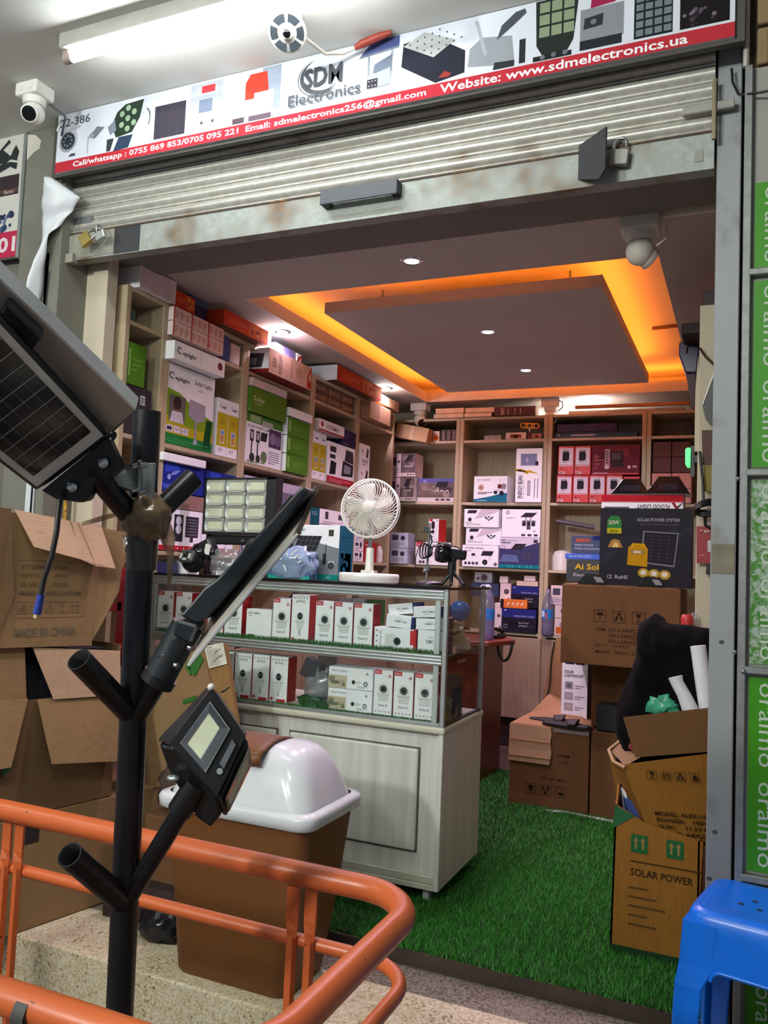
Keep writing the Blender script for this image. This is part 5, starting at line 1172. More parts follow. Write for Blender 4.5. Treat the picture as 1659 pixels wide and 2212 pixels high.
Cb('camera_box', 'camera box lying on its side on the top glass tier', -1.351, -1.17, .927, 1.016, None, mats={'all': white, 'right': redb}, group=G1)
bb = B(); pr = P(bb, (-1.3505, Yc, .927), (.18, 0, 0), (0, 0, .089)); pr.r(.86, .3, .94, .93, '#c23236'); pr.r(.94, 0, 1, 1, '#b3282c'); pr.disc(.80, .12, .03, '#b5383c', 8)
for k in range(4): pr.disc(.07, .15+.23*k, .02, '#8a5a58', 6)
pr.t('iHome S5', .13, .1, .05, .75, '#4a514e', 90); pr.disc(.50, .42, .12, '#d9dcd9', 16, 1); pr.poly([(.27, .2), (.48, .12), (.48, .75), (.27, .7)], '#d2d5d2'); pr.disc(.56, .42, .085, '#2c3331', 14); pr.disc(.56, .42, .03, '#0f1212', 8)
ob('printed_face', bb, bpy.data.objects[[o.name for o in COL.objects if o.get('label') == 'camera box lying on its side on the top glass tier'][0]])
wm = {'all': white, 'right': navy}
def wb(lab, x0, x1, z0, z1, fl, tilt, y=Yc, d=.1): Cb('camera_box', lab, x0, x1, z0, z1, d_wline, d, y, wm, G1, 0, (0, tilt), flip=fl)
wb('white wifi camera box at the bottom right of the top glass tier', -1.165, -1.048, .927, 1.017, True, 0, Yc, .09)
wb('white wifi camera box in the pile on the top glass tier, middle left', -1.303, -1.182, 1.018, 1.066, True, .07)
wb('white wifi camera box in the pile on the top glass tier, middle right', -1.175, -1.048, 1.019, 1.062, True, -.03)
wb('white wifi camera box on top of the pile at the left, tilted', -1.305, -1.185, 1.070, 1.112, False, -.13, Yc+.03)
wb('white wifi camera box on top of the pile at the right', -1.186, -1.062, 1.066, 1.108, False, -.07)
for i in range(2): Cb('camera_box', '%s of two flat white camera boxes with a beige photo on the bottom tier' % ('lower', 'upper')[i], -1.545, -1.345, .674+.086*i, .758+.086*i, d_smartcam, .1, group=G2)
# bags and odd goods in the case
def lump(c, sx, sy, sz, m, seed, amp=.25, nu=18, nv=12, fr=2.2):
    c = Vector(c); b = B()
    def fn(u, v):
        th = 2*PI*u; ph = PI*(.02+.96*v); d = Vector((math.cos(th)*math.sin(ph), math.sin(th)*math.sin(ph), -math.cos(ph)))
        k = 1+amp*noise.noise(d*fr+Vector((seed, seed*2, 0)))+amp*.5*noise.noise(d*fr*2.7+Vector((0, seed, 3)))
        return c+Vector((d.x*sx*k, d.y*sy*k, d.z*sz*k))
    return b.grid(fn, nu, nv, m)
b = B().prism([(-1.685, 3.03, .80), (-1.655, 3.03, .87), (-1.60, 3.05, .835), (-1.62, 3.05, .765)], (.01, .04, .0), flat('dark_packet', '#3a3a3e', .3))
solo('dark_packet', b, 'dark packet leaning in a bag on the bottom glass tier', 'packet')
solo('clear_bag', lump((-1.605, 3.06, .745), .065, .035, .07, clear('grey_film', (.6, .62, .64), .14, .25, .2), 3, .5), 'crumpled clear bag of parts on the bottom glass tier', 'bag')
solo('green_bag', lump((-1.63, 3.035, .695), .06, .02, .024, flat('green_film', '#1d4a2a', .3), 5, .4), 'dark green bundle at the floor of the bottom glass tier', 'bundle')
b = B().box(-1.69, -1.60, 3.2, 3.22, .674, .86, flat('pale_card', '#b9aaa4', .6)); solo('pale_card', b, 'pale upright card behind the clear bag in the glass case', 'card')
for i, (x, m) in enumerate(((-1.58, pink), (-1.52, white), (-1.45, grnb))): Cb('small_box', 'box behind the front row of the top glass tier, %s' % ('pinkish one', 'white one', 'green one')[i], x, x+.06, .93, 1.115, None, y=3.16, d=.06, mats={'all': m})
b = B().prism([(-1.93, 3.2, 1.02), (-1.83, 3.2, 1.125), (-1.76, 3.2, 1.125), (-1.82, 3.2, 1.0)], (0, .02, 0), flat('dusk_brown', '#4a3a36', .5)); solo('brown_packet', b, 'brown packet leaning at the back of the top glass tier', 'packet')
b = B().prism([(-1.80, 3.24, .95), (-1.80, 3.24, 1.125), (-1.60, 3.24, 1.125), (-1.60, 3.24, .95)], (0, .02, 0), flat('salmon_sheet', '#b98573', .6)); solo('salmon_sheet', b, 'salmon pink sheet standing at the back of the glass case', 'sheet')
# seen through the right glass end
b = B().ball((-1.085, 3.30, 1.085), .043, flat('blue_ball', '#2f7fd6', .25), 24, 14)
solo('blue_lamp', b, 'round glossy blue lamp inside the right end of the glass case', 'lamp')
b = B().box(-1.10, -1.07, 3.36, 3.40, 1.06, 1.09, ylwb).cyl((-1.09, 3.38, 1.08), (-1.10, 3.40, 1.14), .008, ylwb, 8); solo('yellow_torch', b, 'yellow plastic bracket behind the blue lamp in the glass case', 'bracket')
t = thing('work_lamp', 'white and olive round work lamp in a black bracket inside the case', 'lamp', (-1.09, 3.30, .926))
olive = flat('olive_cream', '#b7b884', .4)
ax = Vector((.75, -.5, .3)).normalized()
ob('head', B().lathe([(.03, -.04), (.045, -.01), (.045, .015), (.040, .02), (0, .021)], (-1.10, 3.28, .99), olive, 22, ax), t)
ob('bracket', B().tube([(-1.15, 3.25, .96), (-1.07, 3.22, 1.0), (-1.045, 3.26, 1.02), (-1.06, 3.34, 1.01)], .006, blackp, 8), t)
ob('foot', B().cyl((-1.075, 3.33, .927), (-1.075, 3.33, .97), .03, wplas, 18, .026), t)
ob('knob', B().ball((-1.055, 3.23, 1.015), .011, wplas, 10, 8), t)
b = B().prism([(-1.10, 3.08, .66), (-1.10, 3.12, .84), (-1.06, 3.24, .83), (-1.06, 3.26, .66)], (.012, 0, 0), flat('dark_blue_card', '#1a2233', .35)); solo('picture_card', b, 'dark blue picture card leaning inside the right end of the lower tier', 'card')
b = B().box(-1.052, -1.047, 3.03, 3.085, .664, .765, flat('lime_paper', '#5f8f16', .6)); solo('lime_note', b, 'lime green paper standing at the right end of the lower glass tier', 'paper')
for i, (y, z, w) in enumerate(((3.10, .74, .05), (3.18, .705, .05))): solo('paper_sheet', B().prism([(-1.06, y, .665), (-1.055, y+.01, z), (-1.055, y+w*.7, z+.01), (-1.06, y+w, .665)], (.003, 0, 0), flat('grey_paper', '#8f918d', .6)), '%s grey paper slip behind the lime green paper' % ('taller', 'shorter')[i], 'paper')
b = B(); pr = P(b, (CX1+.0002, 3.12, .885), (0, .12, 0), (0, 0, .016)); pr.t('VUILEDE', .05, .1, .9, .8, '#b5a7a4'); 
ob('case_lettering', b, ct)

# ================================================================== ON THE COUNTER
TZ = 1.187
# desk fan
t = thing('desk_fan', 'white desk fan with a round cage on a telescopic stand on the counter', 'fan', (-1.447, 3.16, TZ))
fx, fy, fz = -1.447, 3.16, TZ
ob('base', B().lathe([(.118, 0), (.126, .004), (.127, .032), (.122, .038), (0, .039)], (fx, fy, fz), wplas, 44), t)
ob('stand', B().lathe([(.030, .038), (.022, .045), (.018, .055), (.016, .14), (.014, .145)], (fx, fy, fz), wplas, 20).box(fx-.03, fx+.03, fy-.018, fy+.018, fz+.036, fz+.05, wplas), t)
ob('telescopic_tube', B().cyl((fx, fy, fz+.14), (fx, fy, fz+.20), .0085, chrome, 14), t)
hc = Vector((fx-.004, fy-.01, 1.497)); ax = Vector((.16, -.98, .10)).normalized(); u = Vector((0, 0, 1)).cross(ax).normalized(); w = ax.cross(u)
ob('neck', B().cyl((fx, fy, fz+.19), hc-ax*.05, .011, wplas, 12), t)
ob('motor', B().lathe([(.0, -.065), (.034, -.06), (.040, -.03), (.036, -.012), (0, -.01)], hc, wplas, 24, ax), t)
def ring(R, d, r, b, n=56): b.tube([hc+ax*d+(u*math.cos(2*PI*i/n)+w*math.sin(2*PI*i/n))*R for i in range(n)], r, wplas, 7, True)
b = B(); ring(.123, .008, .0042, b); ring(.124, -.022, .003, b); ring(.060, -.055, .002, b); ob('cage_ring', b, t)
b = B(); nr = 46
for k in range(nr):
    a0 = 2*PI*k/nr; pts = []
    for i in range(7):
        s_ = i/6; R = .028+(.122-.028)*s_; a = a0+.55*s_*s_
        pts.append(hc+ax*(.026-.018*s_*s_)+(u*math.cos(a)+w*math.sin(a))*R)
    b.tube(pts, .0016, wplas, 5)
ob('front_grille', b, t)
b = B()
for k in range(nr):
    a = 2*PI*k/nr; b.tube([hc+ax*.006+(u*math.cos(a)+w*math.sin(a))*.123, hc-ax*.02+(u*math.cos(a)+w*math.sin(a))*.124, hc-ax*.05+(u*math.cos(a)+w*math.sin(a))*.06, hc-ax*.06+(u*math.cos(a)+w*math.sin(a))*.034], .0011, wplas, 4)
ob('rear_grille', b, t)
ob('hub_cap', B().lathe([(.0285, .020), (.029, .027), (.022, .030), (0, .031)], hc, cplas, 26, ax), t)
for k in range(5):
    a0 = 2*PI*k/5+.3
    def fn(p, q, a0=a0):
        R = .018+.088*q; a = a0+(p-.5)*(1.05-.15*q)+.3*q; return hc+ax*(.006-.012*(p-.5)*2*(1-.3*q))+(u*math.cos(a)+w*math.sin(a))*R
    ob('fan_blade', B().grid(fn, 6, 6, cplas), t, solid=.0015)
# twelve cell flood light
t = thing('grid_flood_light', 'black flood light with twelve chrome reflector cells standing on the counter', 'lamp', (-2.13, 3.24, TZ))
GX0, GX1, GZ0, GZ1, GY = -2.335, -1.945, 1.372, 1.637, 3.20
ob('housing', B().box(GX0, GX1, GY+.012, GY+.06, GZ0, GZ1, blackp).box(GX1-.05, GX1, GY, GY+.012, GZ0, GZ1, blackp).box(GX0, GX0+.008, GY, GY+.012, GZ0, GZ1, blackp).box(GX0, GX1, GY, GY+.012, GZ1-.008, GZ1, blackp).box(GX0, GX1, GY, GY+.012, GZ0, GZ0+.012, blackp), t)
silv = flat('silver_reflector', '#c9cfc4', .25, .4, var=.06); silv2 = flat('led_cream', '#cdd2b4', .5)
ob('tray', B().box(GX0+.008, GX1-.05, GY+.008, GY+.0118, GZ0+.012, GZ1-.008, silv), t)
cw = (GX1-.05-GX0-.008)/3; chh = (GZ1-GZ0-.02)/4
for i in range(3):
    for j in range(4):
        x0 = GX0+.008+i*cw; z0 = GZ0+.012+j*chh; b = B(); n = 20
        def rr(k, sx, sz, y):
            a = 2*PI*k/n; cx = math.copysign(abs(math.cos(a))**.45, math.cos(a)); cz = math.copysign(abs(math.sin(a))**.45, math.sin(a))
            return Vector((x0+cw/2+cx*sx, y, z0+chh/2+cz*sz))
        b.loft([[rr(k, cw*.48, chh*.47, GY+.001) for k in range(n)], [rr(k, cw*.36, chh*.30, GY+.0078) for k in range(n)]], silv, False, False, False)
        r_ = ob('reflector', b, t)
        ob('led_panel', B().box(x0+cw*.16, x0+cw*.84, GY+.0070, GY+.0078, z0+chh*.22, z0+chh*.78, silv2), r_)
for i in (1, 2): ob('divider', B().box(GX0+.008+i*cw-.0018, GX0+.008+i*cw+.0018, GY, GY+.008, GZ0+.012, GZ1-.008, flat('divider_grey', '#7c7f78', .4, .4)), t)
ob('bracket', B().box(GX0+.01, GX0+.02, GY+.02, GY+.05, TZ, GZ0+.03, blackm).box(GX1-.02, GX1-.01, GY+.02, GY+.05, TZ, GZ0+.03, blackm).box(GX0+.01, GX1-.01, GY+.02, GY+.05, TZ, TZ+.008, blackm), t)
ob('lower_bar', B().box(GX0+.02, GX1-.02, GY+.01, GY+.06, GZ0-.045, GZ0-.002, blackp), t, bev=.006)
# black pan camera
t = thing('pan_camera', 'black pan tilt camera with lit windows lying at the left of the counter', 'camera', (-2.27, 3.08, TZ))
c = Vector((-2.275, 3.07, 1.247)); L = Vector((-.15, -.85, .35)).normalized()
ob('ball', B().ball(c, .056, flat('gloss_black', '#0d0e10', .15), 26, 16), t)
u = L.orthogonal().normalized(); w = L.cross(u)
u = Vector((0, 0, 1)).cross(L).normalized(); w = L.cross(u)
ob('face_plate', B().obox(c+L*.045, u*.043, w*.030, L*.012, flat('plate_grey', '#3c433f', .3)), t, bev=.012, seg=3)
b = B()
for dx, dz, a, d in ((-.026, -.002, .006, .012), (.026, -.002, .006, .012), (0, -.018, .012, .005)): b.obox(c+L*.0575+u*dx+w*dz, u*a, w*d, L*.0012, flat('led_window', '#c3c9c2', .3))
ob('led_window', b, t, bev=.002); ob('lens', B().lathe([(.013, .056), (.013, .060), (0, .061)], c+w*.006, flat('lens_black', '#0d0f12', .12), 16, L), t)
ob('yoke', B().obox(c+Vector((.045, .03, .05)), (.04, 0, .02), (0, .03, 0), (-.018, 0, .036), blackp), t, bev=.01, seg=2)
ob('collar', B().lathe([(.05, -.01), (.052, .008), (.04, .02)], c+Vector((.03, .02, .04)), flat('gloss_black', '#0d0e10', .15), 20, (.5, .1, .8)), t)
ob('rating_label', B().obox(c+Vector((.078, -.012, .052)), (.004, 0, .022), (.001, .002, 0), (.012, 0, -.003), wplas), t)
b = lump((-2.12, 3.10, 1.245), .075, .05, .055, film, 8, .55, 22, 14, 3); solo('clear_packet', b, 'crinkled clear plastic packet between the black camera and the solar lamp', 'packet')
b = B().box(-2.16, -2.06, 3.08, 3.13, TZ, TZ+.02, wplas).box(-2.15, -2.10, 3.10, 3.12, TZ+.02, TZ+.05, greyp); solo('camera_part', b, 'white plastic part inside the clear packet', 'part')
# solar camera box with bag
def d_scb(c):
    p = c.face(); p.r(0, 0, 1, .10, '#0f7f74'); p.poly([(0, .10), (1, .10), (1, .58), (.75, .66), (.5, .80), (0, .82)], '#7b7f84'); p.poly([(0, .1), (.42, .1), (.42, .55), (0, .6)], '#1d4a78'); p.t('Solar', .40, .88, .12, .07, '#2c7f86', 0, .02); p.lines(.40, .83, .12, .03, 1, '#3c4448', .2); panel_pic(p, .36, .52, .76, .80, .2, '#2b2b30', '#6a6a6e'); p.r(.85, .80, .92, .92, '#3f4438')
    p.r(.815, .30, .825, .66, '#222428'); p.r(.78, .28, .83, .48, '#2b2d33'); domecam(p, .90, .26, .04, '#a9acb0', '#33363b'); p.t('4G', .84, .02, .05, .06, '#8fd0c8', 0, .02)
    c.face('right').r(0, 0, 1, 1, '#0f5468'); q = c.face('right'); q.t('Smart Camera', .2, .78, .6, .05, '#8fb9c2'); scene(q, .15, .1, .85, .5, ('#0f5468', '#1a6a80', '#0b3f50'), 4, 6); q.r(0, 0, 1, .08, '#0f7f74')
Cb('camera_box', 'white, grey and teal solar camera box standing left of the fan', -1.968, -1.612, TZ, 1.425, d_scb, .14, 3.20, {'all': white, 'right': teal})
c = Carton('camera_box', 'small dark blue and teal box under the blue plastic bag', 'box', (-1.795, 3.13, TZ), (.20, .07, .10), 0, {'all': flat('bag_blue', '#3a567e', .4)}); p = c.face(); p.r(0, 0, 1, .12, '#1f9a86'); c.done()
b = lump((-1.79, 3.115, 1.25), .112, .05, .078, bluefilm, 2, .38, 26, 16, 2.5)
for p in b.v: p.z = max(p.z, TZ+.001)
solo('blue_plastic_bag', b, 'blue tinted crumpled plastic bag in front of the solar camera box', 'bag')
b = B()
for (x, z, a, l) in ((-1.79, 1.285, 1.0, .012), (-1.745, 1.283, -.9, .012), (-1.80, 1.232, 1.1, .016), (-1.83, 1.27, .1, .014), (-1.73, 1.26, -.5, .009), (-1.86, 1.272, -.3, .009), (-1.76, 1.30, -.7, .02)):
    b.obox((x, 3.066, z), (math.cos(a)*l, 0, -math.sin(a)*l), (0, .0008, 0), (.003*math.sin(a), 0, .003*math.cos(a)), wplas)
solo('bag_label', b, 'small white tags stuck on the blue plastic bag', 'tag')
for (x, y, z, lb) in ((-1.80, 3.10, 1.335, 'round black antenna tip above the blue plastic bag'), (-2.07, 3.14, 1.338, 'round black antenna tip above the clear crinkled packet')):
    solo('antenna', B().ball((x, y, z), .014, blackp, 12, 8).cyl((x, y, TZ), (x, y, z), .003, blackp, 6), lb, 'antenna')
# phone stand with ring and little tripod camera
t = thing('phone_stand', 'black stand with a vertical rod and cable loops on the right of the counter', 'stand', (-1.235, 3.32, TZ))
ob('base', B().lathe([(.060, 0), (.060, .006), (.045, .014), (.012, .018)], (-1.235, 3.32, TZ), blackp, 28), t)
ob('rod', B().cyl((-1.25, 3.32, TZ+.01), (-1.243, 3.32, 1.45), .0052, steel, 10), t)
ob('clamp', B().box(-1.282, -1.235, 3.31, 3.33, 1.408, 1.416, blackp).box(-1.265, -1.245, 3.31, 3.33, 1.416, 1.432, blackp).box(-1.262, -1.238, 3.312, 3.328, 1.25, 1.262, chrome).cyl((-1.256, 3.30, 1.245), (-1.256, 3.31, 1.245), .006, chrome, 8), t)
b = B()
for k in range(3):
    r_ = .026-.003*k; cc = Vector((-1.255+.008*k, 3.29+.006*k, 1.33)); b.tube([cc+Vector((r_*math.cos(a*PI/8)*.8, .008*math.sin(a), r_*1.25*math.sin(a*PI/8))) for a in range(16)], .0035, blackp, 6, True)
ob('cable_loop', b, t)
ob('hanging_cable', B().tube([(-1.282, 3.30, 1.35), (-1.295, 3.30, 1.30), (-1.293, 3.30, 1.2)], .002, blackp, 6).tube([(-1.235, 3.31, 1.40), (-1.225, 3.305, 1.37), (-1.235, 3.30, 1.34), (-1.20, 3.30, 1.355)], .004, blackp, 6), t)
t = thing('tripod_camera', 'small black camcorder on a mini tripod at the right end of the counter', 'camera', (-1.13, 3.34, TZ))
ob('lens', B().lathe([(.040, -.025), (.044, .0), (.040, .022), (.030, .026), (.0, .018)], (-1.175, 3.30, 1.325), flat('gloss_black', '#0d0e10', .15), 24, (-.75, -.5, .12)), t)
ob('body', B().obox((-1.125, 3.345, 1.322), (.036, .015, -.004), (-.013, .03, 0), (.002, 0, .022), blackp), t, bev=.009, seg=2)
ob('strap', B().tube([(-1.19, 3.26, 1.35), (-1.15, 3.27, 1.365), (-1.11, 3.30, 1.35), (-1.085, 3.33, 1.33)], .003, greyp, 6), t)
ob('tripod_head', B().cyl((-1.14, 3.33, 1.235), (-1.14, 3.33, 1.30), .018, blackp, 14).box(-1.16, -1.125, 3.31, 3.35, 1.295, 1.305, blackp), t)
for dx, dy in ((-.035, -.02), (.015, -.045), (.062, .015)): ob('leg', B().tube([(-1.14, 3.33, 1.245), (-1.14+dx, 3.33+dy, TZ+.004)], [.0085, .007], blackp, 8), t)
ob('pan_handle', B().tube([(-1.13, 3.32, 1.25), (-1.10, 3.29, 1.225), (-1.06, 3.25, 1.195)], [.004, .0055, .006], blackp, 8), t)

# ================================================================== DESK, BOTTLES, CHAIR
t = thing('desk', 'red brown wooden desk behind the counter by the back shelves', 'desk', (-1.75, 5.0, 0))
ob('desk_top', B().prism([(-2.0, 4.55, .812), (-1.38, 4.75, .812), (-1.30, 5.05, .812), (-1.42, 5.3, .812), (-2.0, 5.3, .812)], (0, 0, .028), redwood), t, bev=.003)
ob('side_panel', B().box(-1.72, -1.425, 4.78, 4.80, 0, .812, redwood), t, bev=.002); ob('side_panel', B().box(-1.445, -1.425, 4.80, 5.24, 0, .812, redwood), t, bev=.002)
blab = flat('blue_label', '#2a78c0', .4, var=.3, scale=30)
water = clear('water', (.68, .66, .86), .04, .25)
def printed(bt, x, y, z, r, h):
    b = B()
    for k, (a0, a1, z0, z1, c) in enumerate(((-2.6, -1.9, .40, .53, '#bcd3ea'), (-1.75, -1.45, .37, .50, '#b2503c'), (-1.72, -1.5, .50, .545, '#2b2230'))):
        pts = [(x+r*math.cos(a0+(a1-a0)*i/4), y+r*math.sin(a0+(a1-a0)*i/4)) for i in range(5)]
        b.add([(px, py, z+h*z0) for px, py in pts]+[(px, py, z+h*z1) for px, py in pts], [(i, i+1, i+6, i+5) for i in range(4)], ink(c))
    ob('label_print', b, bt)
bt = bottle((-1.44, 4.90, .841), .046, .335, 'big clear water bottle with a blue label on the corner of the desk', flat('white_cap', '#d6d2de', .4), petm, water, blab); printed(bt, -1.44, 4.90, .841, .047, .335)
ob('carry_ring', B().tube([(-1.44+.018*math.cos(a*PI/6)-.03*(1 if 3 < a < 9 else 0), 4.90, .841+.318+.012*math.sin(a*PI/6)) for a in range(12)], .003, flat('white_cap', '#d6d2de', .4), 6, True), bt)
bt = bottle((-1.30, 5.90, .821) if False else (-1.295, 5.93, .821), .042, .325, 'second water bottle with a blue label, standing at the foot of the back shelves', flat('violet_cap', '#8f86a8', .4), petm, water, blab); printed(bt, -1.295, 5.93, .821, .043, .325)
t = thing('telephone', 'black telephone on the desk with its coiled cord hanging over the edge', 'telephone', (-1.44, 5.05, .841))
ob('body', B().prism([(-1.52, 5.0, .841), (-1.40, 5.02, .841), (-1.38, 5.15, .841), (-1.50, 5.14, .841)], (0, 0, .03), blackp), t, bev=.008)
ob('handset', B().tube([(-1.47, 5.02, .888), (-1.43, 5.06, .90), (-1.40, 5.12, .885)], [.016, .010, .016], blackp, 10), t)
cp = []
for i in range(150):
    f = i/149; a = 2*PI*26*f; th = PI*f; cc = Vector((-1.375+.045*math.cos(PI-th) if True else 0, 4.98, .80-.115*math.sin(th)))
    if f < .12: cc.z = .80+(.045*(1-f/.12)); 
    cp.append(cc+Vector((math.cos(a)*.008, math.sin(a)*.008, 0)))
ob('coiled_cord', B().tube([(-1.345+.045*math.cos(PI+PI*i/14), 4.98, .835-.12*math.sin(PI*i/14)) for i in range(15)], .009, blackp, 8), t)
t = thing('plastic_chair', 'red plastic chair partly hidden behind the pole and the open cartons', 'chair', (-2.30, 2.70, .345))
redp = flat('red_plastic', '#a81f2c', .3)
def at_y(px, py, Y):
    d = at(px, py, 1)-EYE; return EYE+d*(Y/d.y)
def quadp(pts, Y, th, m):
    return B().prism([at_y(x, y, Y) for x, y in pts], (0, th, 0), m)
bx = quadp([(258, 1225), (285, 1225), (285, 1440), (242, 1440)], 2.73, .03, redp)
ob('back_post', bx, t, bev=.004)
ob('back_rail', quadp([(225, 1305), (262, 1300), (262, 1318), (222, 1322)], 2.73, .025, redp), t)
ob('seat', B().box(-2.40, -2.24, 2.64, 2.735, .86, .885, redp), t)
for x in (-2.385, -2.255): ob('leg', B().cyl((x, 2.69, .346), (x, 2.69, .86), .014, redp, 10), t)

# ================================================================== RIGHT SIDE GOODS
inkd = '#26180d'
def sym(p, u, v, s, kind, c=inkd, inv=False):       # handling symbols in a square frame
    q = p.uw/p.vh; h = s*q
    def V(k): return v+h*((1-k) if inv else k)
    t_ = .04*s
    p.poly([(u, v), (u+s, v), (u+s, v+.05*h), (u, v+.05*h)], c); p.poly([(u, v+.95*h), (u+s, v+.95*h), (u+s, v+h), (u, v+h)], c)
    p.poly([(u, v), (u+t_, v), (u+t_, v+h), (u, v+h)], c); p.poly([(u+s-t_, v), (u+s, v), (u+s, v+h), (u+s-t_, v+h)], c)
    if kind == 'umbrella':
        p.poly([(u+s*(.5-.32*math.cos(PI*i/8)), V(.55+.28*math.sin(PI*i/8))) for i in range(9)], c); p.poly([(u+.47*s, V(.2)), (u+.53*s, V(.2)), (u+.53*s, V(.55)), (u+.47*s, V(.55))], c)
    elif kind == 'glass':
        p.poly([(u+.28*s, V(.85)), (u+.72*s, V(.85)), (u+.66*s, V(.58)), (u+.5*s, V(.5)), (u+.34*s, V(.58))], c); p.poly([(u+.46*s, V(.5)), (u+.54*s, V(.5)), (u+.54*s, V(.22)), (u+.46*s, V(.22))], c); p.poly([(u+.3*s, V(.15)), (u+.7*s, V(.15)), (u+.7*s, V(.22)), (u+.3*s, V(.22))], c)
    elif kind == 'hands':
        p.poly([(u+.15*s, V(.15)), (u+.30*s, V(.15)), (u+.45*s, V(.5)), (u+.35*s, V(.62)), (u+.2*s, V(.4))], c); p.poly([(u+.85*s, V(.15)), (u+.70*s, V(.15)), (u+.55*s, V(.5)), (u+.65*s, V(.62)), (u+.8*s, V(.4))], c); p.poly([(u+.38*s, V(.62)), (u+.62*s, V(.62)), (u+.62*s, V(.86)), (u+.38*s, V(.86))], c)
    elif kind == 'up':
        for du in (.3, .7):
            p.poly([(u+(du-.05)*s, V(.15)), (u+(du+.05)*s, V(.15)), (u+(du+.05)*s, V(.6)), (u+(du-.05)*s, V(.6))], c); p.poly([(u+(du-.15)*s, V(.58)), (u+(du+.15)*s, V(.58)), (u+du*s, V(.86))], c)
    else:
        p.poly([(u+.25*s, V(.2)), (u+.75*s, V(.2)), (u+.75*s, V(.5)), (u+.5*s, V(.85)), (u+.25*s, V(.5))], c)
# big printed carton
c = Carton('carton', 'big brown carton with three handling symbols, under the solar power box', 'box', (-.565, 4.45, .815), (.565, .5, .392), 0, {'all': kraftd}, None, None, .004)
p = c.face()
for i, k in enumerate(('umbrella', 'hands', 'glass')): sym(p, .285+.162*i, .545, .105, k)
for i, (tx, u) in enumerate((('ITEM:', .30), ('DP-L3401', .42), ('DP-L3402', .42), ('DP-L3404', .42))):
    p.t(tx, u, .435-.072*max(0, i-1), .09 if i == 0 else .19, .042, '#2a1a0d', 0, .01)
    if i: p.r(.62, .43-.072*(i-1), .665, .48-.072*(i-1), '#2f1f10'); p.r(.626, .437-.072*(i-1), .659, .473-.072*(i-1), '#664629')
p.t('QTY:   10 PCS', .305, .235, .28, .04, '#2f1f10', 0, .01); p.t('MEAS:  78X51.5X35.1', .305, .155, .44, .04, '#2f1f10', 0, .01)
c.done()
b = B().prism([(-.84, 4.21, 1.209), (-.30, 4.21, 1.209), (-.32, 4.44, 1.212), (-.82, 4.44, 1.212)], (0, 0, .003), kraft)
ob('top_flap', b, c.o)
# cartons carrying it
def cart(lab, x, y, z, w, d, h, rz=0, fn=None, m=None, name='carton', bev=.004, **k):
    c = Carton(name, lab, 'box', (x, y, z), (w, d, h), rz, {'all': m or kraftd}, None, None, bev)
    if fn: fn(c)
    return c
def d_l1(c):
    p = c.face()
    for i, k in enumerate(('box', 'hands', 'umbrella')): sym(p, .22+.19*i, .17, .13, k, '#24160b', True)
    for i, (tx, u, w_) in enumerate((('ITEM: DP-LED', .42, .30), ('QTY', .62, .12), ('MEAS', .60, .16))): p.t(tx, u, (.36, .585, .66)[i], w_, .035, '#2c1c0f', 180, .01)
c1 = cart('brown carton on the grass with a torn beige flap, carrying the black slippers', -.953, 4.72, 0.002, .425, .46, .43, 0, d_l1); 
ob('torn_flap', B().prism([(-1.168, 4.486, .435), (-.945, 4.486, .435), (-.938, 4.484, .40), (-.943, 4.482, .36), (-.935, 4.48, .30), (-.945, 4.479, .24), (-1.168, 4.482, .24)], (0, -.006, 0), kraftl), c1.o)
ob('flap_crease', B().box(-1.167, -.942, 4.472, 4.476, .352, .356, kraft).box(-1.167, -.942, 4.470, 4.475, .268, .272, kraft), c1.o)
ob('top_flap', B().prism([(-1.165, 4.49, .434), (-.74, 4.49, .434), (-.74, 4.72, .436), (-.90, 4.90, .50), (-1.05, 4.92, .55), (-1.10, 4.7, .47)], (0, 0, .004), kraft), c1.o)
ob('clear_tape', B().box(-.93, -.745, 4.485, 4.489, .415, .432, film), c1.o); c1.done()
def d_l2(c):
    p = c.face(); p.t('ITEM', .42, .42, .2, .04, '#2c1c0f', 180, .01); p.t('QTY', .45, .22, .16, .04, '#2c1c0f', 180); p.t('MEAS', .45, .14, .2, .04, '#2c1c0f', 180)
c = cart('brown carton on the grass right of the slipper carton', -.53, 4.70, 0.002, .405, .42, .44, 0, d_l2); c.done()
b = B().prism([(-1.0, 4.47, .001), (-.92, 4.44, .001), (-.86, 4.46, .012), (-.55, 4.43, .001), (-.40, 4.44, .001), (-.4, 4.49, .001)], (0, 0, .006), flat('white_scrap', '#c9c6c2', .6)); solo('cardboard_scrap', b, 'white scrap of card on the grass under the brown cartons', 'scrap')
c = cart('dark brown carton standing behind the slippers, under the big printed carton', -.53, 4.78, .445, .45, .34, .368, 0, None, kraftd); c.done()
c = cart('small black box standing in front of the dark brown carton', -.635, 4.555, .445, .15, .1, .14, 0, None, darkb, 'black_box'); c.done()
def d_kit(c):
    p = c.face()
    for i in range(2):
        for j in range(2): scene(p, .12+.40*i, .58+.15*j, .47+.40*i, .71+.15*j, (('#1d2a56', '#33406e', '#5a6a96', '#12182e') if i == 0 else ('#2a2a30', '#4a4a52', '#17171c', '#6a6a72')), i+3*j, 6)
    p.t('SOLAR', .10, .485, .36, .032, '#2c2a33', 0, .03); p.t('LIGHTING KIT', .10, .445, .75, .032, '#2c2a33', 0, .03)
    for k, cl_ in enumerate(('#6a6a76', '#b0aca8', '#c2b9a4')): p.r(.12, .32-.11*k, .45, .40-.11*k, '#a8a4aa'); p.r(.2, .335-.11*k, .38, .385-.11*k, cl_); p.lines(.52, .33-.11*k, .36, .045, 2, '#9a96a0', .5)
    p.r(.05, .9, .95, .985, '#b9b2c2')
